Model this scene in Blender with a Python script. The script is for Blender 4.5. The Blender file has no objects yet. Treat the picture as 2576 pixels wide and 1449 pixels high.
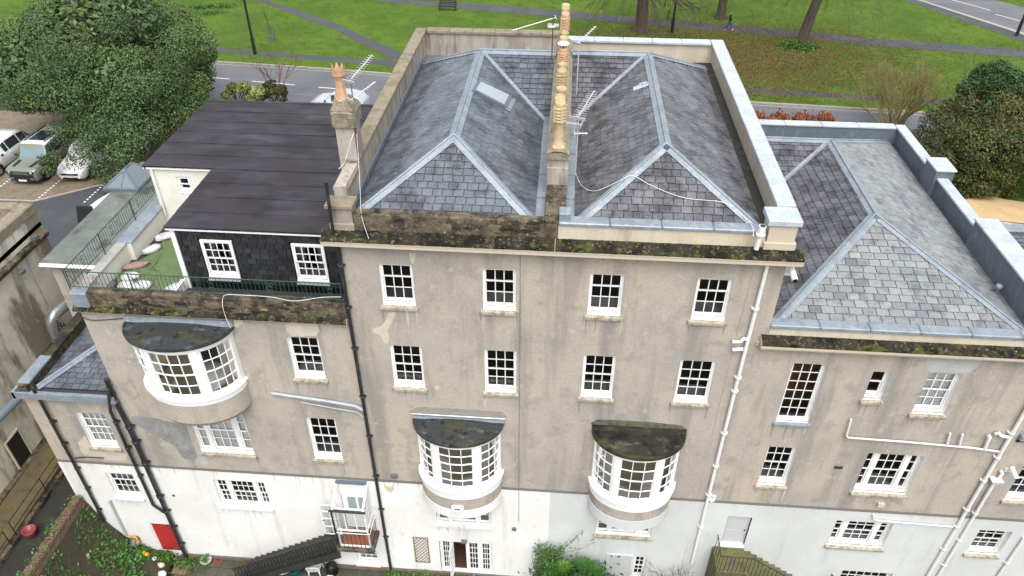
import bpy, math, random
import numpy as np
from mathutils import Vector, Matrix
R = math.radians
random.seed(7); rng = np.random.default_rng(7)
scene = bpy.context.scene
COL = scene.collection

# ------------------------------------------------------------------ camera
FPX = 1888.0                      # focal length in pixels of a 2576-wide frame
PIT, YAW, ROL = R(36.9), R(4.25), R(0.11)
CAM = np.array([0.0, -18.0, 28.85])
FW = np.array([-math.sin(YAW)*math.cos(PIT), math.cos(YAW)*math.cos(PIT), -math.sin(PIT)])
_r = np.array([math.cos(YAW), math.sin(YAW), 0.0]); _u = np.cross(_r, FW)
RT = math.cos(ROL)*_r + math.sin(ROL)*_u
UP = math.cos(ROL)*_u - math.sin(ROL)*_r
cd = bpy.data.cameras.new('camera'); cam = bpy.data.objects.new('camera', cd); COL.objects.link(cam)
cd.sensor_width = 36.0; cd.lens = 36.0*FPX/2576.0; cd.clip_start = 0.5; cd.clip_end = 3000
m = Matrix(((RT[0], UP[0], -FW[0], CAM[0]), (RT[1], UP[1], -FW[1], CAM[1]), (RT[2], UP[2], -FW[2], CAM[2]), (0, 0, 0, 1)))
cam.matrix_world = m
scene.camera = cam

# ------------------------------------------------------------------ sky, sun, exposure
SUN_EL, SUN_AZ = R(60), R(168)     # azimuth clockwise from +Y
w = bpy.data.worlds.new('World'); scene.world = w; w.use_nodes = True
nt = w.node_tree; bg = nt.nodes['Background']
sky = nt.nodes.new('ShaderNodeTexSky'); sky.sky_type = 'NISHITA'; sky.sun_disc = False
sky.sun_elevation = SUN_EL; sky.sun_rotation = SUN_AZ; sky.altitude = 50; sky.air_density = 1.2; sky.dust_density = 4.0
hs = nt.nodes.new('ShaderNodeHueSaturation'); hs.inputs['Saturation'].default_value = 0.30
nt.links.new(sky.outputs[0], hs.inputs['Color']); nt.links.new(hs.outputs[0], bg.inputs['Color'])
bg.inputs['Strength'].default_value = 0.15
sl = bpy.data.lights.new('sun', 'SUN'); sun = bpy.data.objects.new('sun', sl); COL.objects.link(sun)
sl.energy = 1.05; sl.angle = R(45); sl.color = (1.0, 0.97, 0.93)
sd = Vector((math.sin(SUN_AZ)*math.cos(SUN_EL), math.cos(SUN_AZ)*math.cos(SUN_EL), math.sin(SUN_EL)))
sun.rotation_euler = sd.to_track_quat('Z', 'Y').to_euler(); sun.location = sd*80
scene.view_settings.view_transform = 'Standard'; scene.view_settings.look = 'None'
scene.view_settings.gamma = 1; scene.view_settings.exposure = 0.82
scene.view_settings.use_curve_mapping = False
scene.render.engine = 'CYCLES'

# ------------------------------------------------------------------ pixel -> world
def ray(x, y): return FW*FPX + RT*(x-1288.0) - UP*(y-724.5)
def PY(x, y, Y=0.0): d = ray(x, y); return Vector(CAM + d*(Y-CAM[1])/d[1])
def PZ(x, y, Z=6.0): d = ray(x, y); return Vector(CAM + d*(Z-CAM[2])/d[2])
def PX(x, y, X): d = ray(x, y); return Vector(CAM + d*(X-CAM[0])/d[0])
def PP(x, y, p0, n):
    d = ray(x, y); n = np.array(n); return Vector(CAM + d*(n.dot(np.array(p0)-CAM))/n.dot(d))
def proj(p):
    v = np.array(p)-CAM; z = v.dot(FW); return (1288+FPX*v.dot(RT)/z, 724.5-FPX*v.dot(UP)/z)
def T(i, j, zx, zy): return (858.667*i+zx/3.0, 483.0*j+zy/3.0)   # tile of the photograph enlarged

# ------------------------------------------------------------------ materials
MATS = {}
def mat(name, base, layers=(), rough=0.8, spec=0.4, bump=None, fine=None, metal=0.0, tint=False, wet=None, alpha=None):
    """layers: (colour, scale(float or xyz), lo, hi, strength); bump: (scale, strength, distance); fine: (scale, amount)"""
    M = bpy.data.materials.new(name); M.use_nodes = True; t = M.node_tree; N = t.nodes; L = t.links
    b = N['Principled BSDF']
    geo = N.new('ShaderNodeNewGeometry')
    def noise(scale, detail=4.0, off=0.0):
        mp = N.new('ShaderNodeMapping'); L.new(geo.outputs['Position'], mp.inputs['Vector'])
        s = scale if isinstance(scale, tuple) else (scale,)*3
        mp.inputs['Scale'].default_value = s; mp.inputs['Location'].default_value = (off, off*1.7, off*0.6)
        n = N.new('ShaderNodeTexNoise'); n.inputs['Scale'].default_value = 1.0; n.inputs['Detail'].default_value = detail
        n.inputs['Roughness'].default_value = 0.6
        L.new(mp.outputs[0], n.inputs['Vector']); return n.outputs['Fac']
    def rgb(c):
        r = N.new('ShaderNodeRGB'); r.outputs[0].default_value = (c[0], c[1], c[2], 1); return r.outputs[0]
    cur = rgb(base)
    if tint:
        a = N.new('ShaderNodeAttribute'); a.attribute_name = 'tint'
        mx = N.new('ShaderNodeMix'); mx.data_type = 'RGBA'; mx.blend_type = 'MULTIPLY'; mx.inputs[0].default_value = 1
        L.new(cur, mx.inputs[6]); L.new(a.outputs['Color'], mx.inputs[7]); cur = mx.outputs[2]
    for k, (c, s, lo, hi, st) in enumerate(layers):
        f = noise(s, 5.0, 3.1*k+1.3)
        mr = N.new('ShaderNodeMapRange'); mr.inputs[1].default_value = lo; mr.inputs[2].default_value = hi
        mr.inputs[3].default_value = 0; mr.inputs[4].default_value = st; L.new(f, mr.inputs[0])
        mx = N.new('ShaderNodeMix'); mx.data_type = 'RGBA'; L.new(mr.outputs[0], mx.inputs[0])
        L.new(cur, mx.inputs[6]); mx.inputs[7].default_value = (c[0], c[1], c[2], 1); cur = mx.outputs[2]
    if fine:
        f = noise(fine[0], 3.0, 9.7)
        mr = N.new('ShaderNodeMapRange'); mr.inputs[1].default_value = 0.25; mr.inputs[2].default_value = 0.75
        mr.inputs[3].default_value = 1-fine[1]; mr.inputs[4].default_value = 1+fine[1]; L.new(f, mr.inputs[0])
        mx = N.new('ShaderNodeMix'); mx.data_type = 'RGBA'; mx.blend_type = 'MULTIPLY'; mx.inputs[0].default_value = 1
        L.new(cur, mx.inputs[6]); L.new(mr.outputs[0], mx.inputs[7]); cur = mx.outputs[2]
    L.new(cur, b.inputs['Base Color'])
    b.inputs['Roughness'].default_value = rough; b.inputs['Metallic'].default_value = metal
    b.inputs['Specular IOR Level'].default_value = spec
    if wet:   # (scale, lo, hi, roughness where wet)
        f = noise(wet[0], 4.0, 5.5); mr = N.new('ShaderNodeMapRange')
        mr.inputs[1].default_value = wet[1]; mr.inputs[2].default_value = wet[2]
        mr.inputs[3].default_value = rough; mr.inputs[4].default_value = wet[3]
        L.new(f, mr.inputs[0]); L.new(mr.outputs[0], b.inputs['Roughness'])
    if bump:
        f = noise(bump[0], 4.0, 2.2); bp = N.new('ShaderNodeBump')
        bp.inputs['Strength'].default_value = bump[1]; bp.inputs['Distance'].default_value = bump[2]
        L.new(f, bp.inputs['Height']); L.new(bp.outputs[0], b.inputs['Normal'])
    MATS[name] = M; return M

def glass(name, tintc=(0.97, 0.985, 0.98), refl=.7, dark=0.0):
    M = bpy.data.materials.new(name); M.use_nodes = True; t = M.node_tree; N = t.nodes; L = t.links
    out = N['Material Output']; N.remove(N['Principled BSDF'])
    tr = N.new('ShaderNodeBsdfTransparent'); tr.inputs[0].default_value = (*tintc, 1)
    gl = N.new('ShaderNodeBsdfGlossy'); gl.inputs['Roughness'].default_value = 0.04
    fr = N.new('ShaderNodeFresnel'); fr.inputs[0].default_value = 1.5
    mu = N.new('ShaderNodeMath'); mu.operation = 'MULTIPLY_ADD'; mu.inputs[1].default_value = refl*1.5; mu.inputs[2].default_value = 0.02
    mu.use_clamp = True
    mx = N.new('ShaderNodeMixShader')
    L.new(fr.outputs[0], mu.inputs[0]); L.new(mu.outputs[0], mx.inputs[0]); L.new(tr.outputs[0], mx.inputs[1]); L.new(gl.outputs[0], mx.inputs[2])
    L.new(mx.outputs[0], out.inputs['Surface']); MATS[name] = M; return M

mat('roughcast', (0.435, 0.392, 0.335), [((0.355, 0.328, 0.295), 0.4, .42, .60, .8), ((0.47, 0.415, 0.335), (0.45, 0.45, 0.2), .5, .64, .75),
    ((0.225, 0.215, 0.20), (1.3, 1.3, 0.12), .51, .68, .7), ((0.29, 0.235, 0.155), (2.2, 2.2, 0.3), .58, .72, .5), ((0.27, 0.255, 0.235), 1.6, .55, .68, .55), ((0.52, .48, .42), 3.0, .6, .7, .45)],
    rough=.95, spec=.15, bump=(40, .6, .015), fine=(24, .15))
mat('white_paint_wall', (0.79, 0.79, 0.765), [((0.69, 0.69, 0.66), 0.45, .43, .60, .7), ((0.50, 0.49, 0.43), (1.8, 1.8, .16), .58, .74, .55), ((0.46, 0.42, 0.34), 2.6, .64, .76, .5), ((.6, .6, .57), 5, .58, .7, .4)], rough=.8, spec=.25, bump=(9, .2, .02), fine=(20, .05))
mat('grey_paint_wall', (0.60, 0.625, 0.615), [((0.53, 0.55, 0.54), 0.45, .43, .60, .7), ((0.40, 0.40, 0.365), (1.8, 1.8, .16), .58, .74, .5), ((.42, .41, .36), 2.6, .65, .76, .45)], rough=.8, spec=.25, bump=(9, .2, .02), fine=(20, .05))
mat('white_timber', (0.82, 0.825, 0.815), [((0.68, 0.67, 0.63), 5.0, .6, .75, .45)], rough=.5, spec=.4)
mat('weathered_white', (0.78, 0.78, 0.75), [((0.35, 0.31, 0.25), (14, 14, 4), .58, .68, .8), ((0.6, .6, .56), 3, .5, .7, .5)], rough=.7)
mat('cream_render', (0.58, 0.52, 0.41), [((0.45, 0.39, 0.30), (1.5, 1.5, .5), .48, .66, .6), ((0.22, 0.20, 0.16), (2.5, 2.5, .35), .58, .75, .55), ((0.66, .60, .48), 4, .6, .72, .5)], rough=.9, spec=.2, bump=(22, .3, .012), fine=(20, .08))
mat('stone_pale', (0.54, 0.47, 0.37), [((0.60, 0.54, 0.43), .8, .45, .6, .5), ((0.30, 0.26, 0.21), (3, 3, 1), .58, .74, .5)], rough=.9, spec=.2, bump=(20, .2, .01), fine=(25, .07))
mat('stone_moss', (0.145, 0.120, 0.085), [((0.05, 0.045, 0.039), 2.2, .44, .57, .9), ((0.22, 0.175, 0.11), 4.2, .53, .64, .75), ((0.020, 0.019, 0.018), (1.3, 1.3, 4.5), .51, .62, .9), ((0.12, 0.118, 0.045), 5.5, .57, .67, .65), ((0.44, .41, .34), 8, .63, .70, .75)], rough=.98, spec=.1, bump=(16, .8, .03), fine=(30, .35))
mat('moss_ledge', (0.045, 0.040, 0.030), [((0.016, 0.016, 0.014), 1.6, .44, .57, .9), ((0.085, 0.098, 0.022), 3.4, .54, .64, .85), ((0.17, 0.145, 0.085), 7, .57, .66, .75), ((0.36, .33, .26), 10, .63, .70, .7)], rough=1, spec=.05, bump=(24, 1.0, .05), fine=(35, .4))
mat('stone_coping', (0.27, 0.235, 0.175), [((0.17, 0.14, 0.095), 2.2, .45, .62, .7), ((0.115, 0.105, 0.08), 6, .56, .70, .7), ((0.38, .34, .27), 9, .62, .72, .6), ((0.16, .15, .05), 3.3, .6, .72, .5)], rough=.97, spec=.1, bump=(20, .6, .02), fine=(45, .18))
mat('stained_render', (0.40, 0.365, 0.315), [((0.25, 0.22, 0.18), (1.8, 1.8, .4), .45, .6, .7), ((0.10, 0.09, 0.08), (3.5, 3.5, .35), .54, .70, .75), ((0.52, .48, .41), (2.6, 2.6, 1.2), .58, .7, .7)], rough=.95, spec=.15, bump=(18, .4, .015), fine=(30, .14))
mat('sill_stone', (0.42, 0.375, 0.305), [((0.18, 0.155, 0.105), 7, .46, .62, .75), ((0.10, 0.10, 0.055), 12, .58, .70, .6)], rough=.95, spec=.15, bump=(25, .4, .012), fine=(40, .15))
mat('white_sill', (0.70, 0.69, 0.65), [((0.42, 0.37, 0.29), 9, .5, .66, .6)], rough=.8)
mat('patch_cream', (0.55, 0.50, 0.41), [((0.46, 0.42, 0.35), 3, .45, .62, .7)], rough=.9, bump=(14, .3, .01), fine=(25, .06))
mat('patch_cement', (0.235, 0.235, 0.23), [((0.33, 0.335, 0.33), 1.6, .45, .62, .8), ((0.15, .15, .15), 5, .55, .68, .6)], rough=.9, bump=(14, .4, .012), fine=(20, .15))
mat('patch_grey', (0.46, 0.46, 0.45), [((0.36, 0.36, 0.36), 2.4, .45, .65, .7)], rough=.9, fine=(20, .08))
mat('slate', (0.108, 0.123, 0.143), [((0.038, 0.042, 0.047), (1.6, 1.6, 1.6), .47, .63, .8), ((0.19, .205, .225), 5.0, .56, .70, .5), ((0.10, .11, .07), 2.6, .60, .72, .4), ((0.44, .45, .45), 17, .68, .73, .8)], rough=.36, spec=.65, bump=(30, .25, .006), fine=(14, .16), tint=True, wet=(1.6, .45, .62, .26))
mat('slate_purple', (0.112, 0.115, 0.128), [((0.032, 0.034, 0.038), (1.7, 1.7, 1.7), .45, .60, .85), ((0.20, .205, .22), 5.0, .56, .70, .45), ((0.46, .47, .47), 16, .67, .72, .8)], rough=.36, spec=.65, bump=(30, .25, .006), fine=(14, .17), tint=True, wet=(1.6, .45, .62, .26))
mat('slate_lichen', (0.215, 0.228, 0.240), [((0.27, 0.29, 0.28), 1.2, .45, .60, .6), ((0.10, 0.105, 0.115), (3, 3, 3), .52, .64, .55), ((0.13, 0.14, 0.10), 6, .58, .68, .45), ((0.50, .52, .50), 15, .67, .73, .5)], rough=.48, spec=.5, bump=(28, .35, .008), fine=(15, .15), tint=True)
mat('slate_black', (0.020, 0.021, 0.023), [((0.035, 0.037, 0.040), 4, .5, .66, .6)], rough=.55, spec=.4, bump=(30, .2, .006), fine=(20, .2), tint=True)
mat('roof_deck', (0.05, 0.05, 0.055), rough=.9)
mat('lead', (0.255, 0.292, 0.33), [((0.185, 0.22, 0.258), 1.6, .45, .60, .75), ((0.38, 0.42, 0.46), (5, 5, 5), .56, .70, .6), ((0.12, .14, .165), 3.5, .60, .72, .55)], rough=.42, spec=.5, metal=.1, bump=(7, .25, .02), fine=(14, .12))
mat('lead_dark', (0.13, 0.155, 0.185), [((0.22, 0.25, 0.285), (5, 5, 1.5), .52, .70, .6), ((0.08, .09, .105), 3, .55, .7, .6)], rough=.5, spec=.5, metal=.1, fine=(18, .1))
mat('lead_bow', (0.040, 0.045, 0.047), [((0.062, 0.064, 0.022), (1.2, 3, 3), .52, .64, .75), ((0.12, 0.145, 0.17), (1.8, 4, 3), .57, .68, .7), ((0.012, 0.012, 0.010), 3.5, .55, .65, .85)], rough=.30, spec=.4, metal=.0, bump=(7, .15, .02), fine=(30, .15), wet=(1.2, .45, .6, .18))
mat('lead_mossy', (0.026, 0.025, 0.020), [((0.075, 0.074, 0.026), (1.0, 2.5, 4), .50, .64, .75), ((0.13, 0.13, 0.128), (2.0, 3, 4), .60, .70, .6), ((0.008, 0.008, 0.007), 2.0, .50, .62, .9)], rough=.45, spec=.35, bump=(14, .5, .03), fine=(30, .25))
mat('felt', (0.030, 0.025, 0.031), [((0.017, 0.014, 0.018), .7, .45, .60, .8), ((0.060, 0.053, 0.065), (0.6, 1.3, 1), .53, .70, .65), ((0.040, .026, .021), 1.5, .60, .72, .6), ((0.34, .33, .34), 22, .72, .74, .9)], rough=.62, spec=.4, bump=(40, .4, .008), fine=(30, .3), wet=((.45, 1.1, 1), .46, .64, .34))
mat('green_felt', (0.155, 0.172, 0.152), [((0.105, 0.12, 0.105), .8, .45, .60, .75), ((0.05, 0.045, 0.03), (1.0, .5, 1), .60, .66, .85), ((0.09, .105, .09), 3.0, .54, .68, .6), ((0.25, .27, .245), 2.0, .58, .70, .5)], rough=.5, spec=.4, bump=(30, .2, .006), fine=(30, .14), wet=(.8, .48, .62, .2))
mat('black_iron', (0.018, 0.019, 0.020), [((0.04, .043, .045), 8, .55, .7, .6)], rough=.42, spec=.5)
mat('green_iron', (0.030, 0.075, 0.062), [((0.055, .11, .09), 6, .5, .7, .6)], rough=.5)
mat('pipe_black', (0.022, 0.024, 0.027), [((0.07, 0.08, 0.085), (9, 9, 2), .52, .68, .7), ((0.03, .05, .02), (4, 4, 1), .62, .72, .6)], rough=.35, spec=.5)
mat('pipe_slategrey', (0.36, 0.40, 0.45), [((0.48, .52, .56), (7, 7, 2), .52, .7, .7), ((0.15, .17, .19), 4, .6, .72, .6)], rough=.4)
mat('pipe_white', (0.76, 0.765, 0.75), [((0.58, 0.57, 0.52), 5, .56, .72, .5)], rough=.4)
mat('pipe_grey', (0.40, 0.42, 0.44), [((0.28, .3, .32), 4, .5, .68, .5)], rough=.4)
mat('galv', (0.46, 0.48, 0.50), [((0.33, .35, .37), 5, .5, .68, .6)], rough=.32, metal=.75)
mat('duct_blue', (0.25, 0.31, 0.36), [((0.36, .41, .45), (3, 1, 3), .5, .68, .6)], rough=.35, metal=.3)
mat('aluminium', (0.70, 0.72, 0.74), rough=.35, metal=.5)
mat('rust', (0.15, 0.055, 0.035), [((0.08, .04, .03), 9, .5, .65, .7)], rough=.85)
mat('buff_clay', (0.55, 0.42, 0.25), [((0.40, 0.31, 0.19), 4, .48, .64, .7), ((0.28, 0.25, .17), 6, .56, .70, .6)], rough=.7, spec=.3, fine=(25, .1))
mat('terracotta', (0.54, 0.335, 0.20), [((0.64, 0.45, 0.31), 4, .52, .68, .7), ((0.34, .22, .14), 7, .58, .7, .5)], rough=.75, fine=(25, .08))
mat('mossy_clay', (0.42, 0.34, 0.19), [((0.52, 0.40, 0.23), 4, .5, .66, .7), ((0.17, 0.165, .07), 7, .54, .68, .7)], rough=.85, fine=(25, .12))
mat('flaunching', (0.29, 0.255, 0.185), [((0.16, 0.145, 0.09), 5, .46, .62, .8), ((0.42, .38, .30), 9, .58, .70, .7), ((0.14, .15, .04), 4, .6, .72, .7)], rough=.97, bump=(16, .8, .04), fine=(40, .2))
mat('mortar_dark', (0.12, .11, .10), rough=.95)
mat('brick_red', (0.17, 0.105, 0.075), [((0.25, 0.18, 0.14), 6, .5, .66, .6), ((0.08, .055, .045), 9, .52, .66, .7), ((.09, .10, .03), 4, .56, .68, .7)], rough=.95, bump=(25, .5, .015), fine=(30, .2))
mat('glass_black', (0.01, 0.012, 0.013), rough=.06, spec=.6)
mat('room', (0.075, 0.071, 0.067), rough=.9)
mat('room_dark', (0.024, 0.023, 0.023), rough=.9)
mat('floor_brown', (0.10, 0.05, 0.03), rough=.5)
mat('room_wood', (0.30, 0.13, 0.055), [((0.16, .07, .03), (2, 2, 9), .5, .65, .6)], rough=.5)
mat('room_green', (0.11, 0.14, 0.11), rough=.9)
mat('room_pale', (0.32, 0.31, 0.29), rough=.9)
mat('blind', (0.86, 0.87, 0.86), rough=.8)
mat('blind_blue', (0.34, 0.39, 0.42), rough=.8)
mat('curtain', (0.22, 0.23, 0.25), [((0.35, .36, .38), (22, 22, .5), .45, .6, .8)], rough=.9)
mat('books', (0.42, 0.30, 0.18), [((0.12, 0.22, 0.26), (30, 1, .2), .48, .52, .9), ((0.5, .16, .12), (24, 1, .2), .58, .6, .9), ((0.6, .55, .45), (34, 1, .2), .56, .58, .9)], rough=.7)
mat('asphalt', (0.135, 0.140, 0.150), [((0.10, 0.105, 0.112), .25, .45, .62, .7), ((0.18, .185, .195), (.12, 1.5, 1), .52, .68, .6)], rough=.7, spec=.4, bump=(60, .3, .006), fine=(30, .12), wet=(.3, .5, .65, .5))
mat('asphalt_dark', (0.062, 0.067, 0.076), [((0.09, 0.095, 0.104), .6, .5, .66, .7), ((0.05, .045, .03), 2.5, .58, .7, .4)], rough=.75, bump=(60, .3, .006), fine=(30, .15))
mat('road_paint', (0.74, 0.74, 0.71), [((0.45, .45, .44), 8, .55, .7, .6)], rough=.7)
mat('kerb', (0.36, 0.335, 0.295), [((0.22, .20, .17), 4, .5, .66, .6)], rough=.9, fine=(20, .1))
mat('grass', (0.072, 0.130, 0.020), [((0.11, 0.18, 0.026), .22, .42, .6, .8), ((0.045, 0.10, 0.018), 1.1, .5, .66, .65), ((0.145, 0.165, 0.04), 2.2, .56, .70, .65), ((.10, .08, .04), 1.4, .62, .76, .6)], rough=.95, spec=.1, bump=(9, .9, .12), fine=(9, .32))
mat('blade', (0.086, 0.160, 0.028), rough=.8, spec=.2, tint=True)
mat('dirt', (0.055, 0.045, 0.030), [((0.035, .05, .015), 1.8, .48, .62, .8), ((0.11, .085, .05), 4, .55, .7, .6)], rough=1, bump=(14, .9, .06), fine=(25, .3))
mat('litter', (0.125, 0.066, 0.030), rough=.9, tint=True)
mat('gravel', (0.52, 0.37, 0.20), [((0.42, .30, .16), 1.2, .45, .62, .6)], rough=.95, fine=(20, .12))
mat('setts', (0.20, 0.165, 0.115), [((0.13, .11, .08), 1.4, .45, .62, .7), ((.12, .12, .06), 2.5, .58, .7, .5)], rough=.9, fine=(10, .3), bump=(8, .5, .02))
mat('paving_wet', (0.060, 0.056, 0.046), [((0.04, 0.05, 0.018), 2.2, .46, .62, .75), ((0.12, .105, .075), 4, .56, .7, .6)], rough=.6, spec=.45, bump=(14, .3, .015), fine=(25, .2), tint=True)
mat('paving_pink', (0.25, 0.20, 0.16), [((0.17, .145, .11), 2, .45, .62, .6)], rough=.8, fine=(20, .15), tint=True)
mat('ramp_moss', (0.115, 0.095, 0.050), [((0.13, 0.105, 0.02), (.7, 1.4, 1), .5, .64, .75), ((0.05, .045, .03), 2.6, .5, .66, .6)], rough=.75, bump=(30, .5, .01), fine=(40, .25))
mat('alley_dark', (0.030, 0.029, 0.026), [((0.05, .055, .02), 2, .5, .66, .7)], rough=.7, bump=(20, .5, .02), fine=(30, .3))
mat('leaf_oak', (0.080, 0.130, 0.047), rough=.5, spec=.35, tint=True)
mat('leaf_ivy', (0.055, 0.130, 0.030), rough=.45, spec=.4, tint=True)
mat('leaf_bright', (0.058, 0.150, 0.020), rough=.45, spec=.4, tint=True)
mat('leaf_hedge', (0.060, 0.080, 0.028), rough=.6, tint=True)
mat('leaf_rust', (0.27, 0.105, 0.055), rough=.85, tint=True)
mat('leaf_rhodo', (0.17, 0.22, 0.085), rough=.6, tint=True)
mat('bark', (0.070, 0.053, 0.038), [((0.035, .027, .02), (9, 9, 1.5), .45, .62, .8), ((0.075, .085, .04), 3, .58, .7, .6)], rough=.95, bump=((18, 18, 3), .9, .03))
mat('twig', (0.10, 0.075, 0.05), rough=.9)
mat('twig_gold', (0.24, 0.20, 0.085), rough=.85)
mat('twig_red', (0.19, 0.11, 0.085), rough=.85)
mat('tarp', (0.105, 0.155, 0.062), [((0.135, .19, .08), 1.6, .45, .6, .6), ((0.07, .11, .045), 3, .55, .7, .6)], rough=.5, bump=((3, 3, 3), .5, .08))
mat('bag_white', (0.58, 0.58, 0.60), [((0.36, .34, .34), 4, .48, .60, .8), ((.74, .74, .75), 9, .56, .66, .6)], rough=.35, bump=(9, .9, .06))
mat('bag_brown', (0.26, 0.18, 0.14), [((0.5, .46, .44), 5, .56, .66, .8)], rough=.45, bump=(9, .7, .05))
mat('rubber_dark', (0.035, .036, .04), [((0.06, .062, .068), 2, .5, .66, .6)], rough=.6)
mat('red_door', (0.44, 0.030, 0.033), [((0.36, .03, .032), 2, .5, .7, .6)], rough=.45)
mat('grey_door', (0.50, 0.52, 0.515), rough=.6)
mat('trellis', (0.24, 0.185, 0.115), [((0.15, .12, .08), 6, .5, .66, .6)], rough=.9)
mat('tile_red', (0.23, 0.085, 0.05), [((0.15, .06, .04), 5, .5, .66, .6)], rough=.55)
mat('plastic_white', (0.80, .80, .79), rough=.35)
mat('plastic_black', (0.015, .015, .016), rough=.4)
mat('plastic_grey', (0.13, .135, .145), rough=.45)
mat('plastic_teal', (0.015, 0.21, 0.19), rough=.4)
mat('plastic_green', (0.02, .28, .09), rough=.4)
mat('plastic_yellow', (0.72, .36, .015), rough=.4)
mat('pot_red', (0.25, .055, .06), [((0.35, .12, .11), 5, .55, .7, .6)], rough=.4)
mat('car_white', (0.80, .81, .82), rough=.18, spec=.6)
mat('car_sage', (0.225, .245, .205), rough=.2, spec=.6, metal=.25)
mat('car_silver', (0.50, .55, .60), rough=.2, spec=.6, metal=.3)
mat('car_trim', (0.018, .019, .021), rough=.45)
mat('car_glass', (0.030, .045, .05), rough=.04, spec=.8)
mat('car_screen', (0.16, .25, .27), rough=.05, spec=.8)
mat('tyre', (0.018, .018, .019), rough=.85)
mat('alloy', (0.55, .56, .58), rough=.28, metal=.8)
mat('lamp_clear', (0.55, .57, .6), rough=.1, spec=.7)
mat('plate_text', (0.02, .02, .02), rough=.6)
mat('cloth_navy', (0.012, .016, .03), rough=.9)
mat('cloth_jeans', (0.04, .065, .12), rough=.9)
mat('cloth_teal', (0.02, .27, .24), rough=.9)
mat('skin', (0.45, .26, .18), rough=.6)
mat('hair', (0.03, .02, .015), rough=.6)
mat('bench_wood', (0.035, .026, .022), rough=.7)
mat('concrete', (0.36, .35, .33), [((0.26, .25, .23), 2.5, .48, .64, .6)], rough=.9, fine=(25, .1))
mat('vent_dark', (0.03, .03, .035), rough=.6)
mat('stone_white', (.66, .64, .6), [((.45, .42, .36), 8, .5, .66, .6)], rough=.9)
glass('pane_glass')
glass('clear_glass', (0.97, 0.98, 0.98), .25)
glass('skylight_glass', (0.6, 0.64, 0.66), 1.3)
# ------------------------------------------------------------------ objects
WO = {}                                            # world origin of every object made here
def link(o, parent, worigin):
    COL.objects.link(o)
    wo = Vector(worigin); WO[o.name] = wo
    if parent is not None:
        o.parent = parent; o.location = wo - WO[parent.name]
    else: o.location = wo
    return o
def tag(o, label=None, cat=None, group=None, kind=None):
    if label: o['label'] = label
    if cat: o['category'] = cat
    if group: o['group'] = group
    if kind: o['kind'] = kind
    return o
def thing(name, label, cat, loc, group=None):
    o = bpy.data.objects.new(name, None); o.empty_display_size = .3
    link(o, None, loc); return tag(o, label, cat, group)

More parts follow.
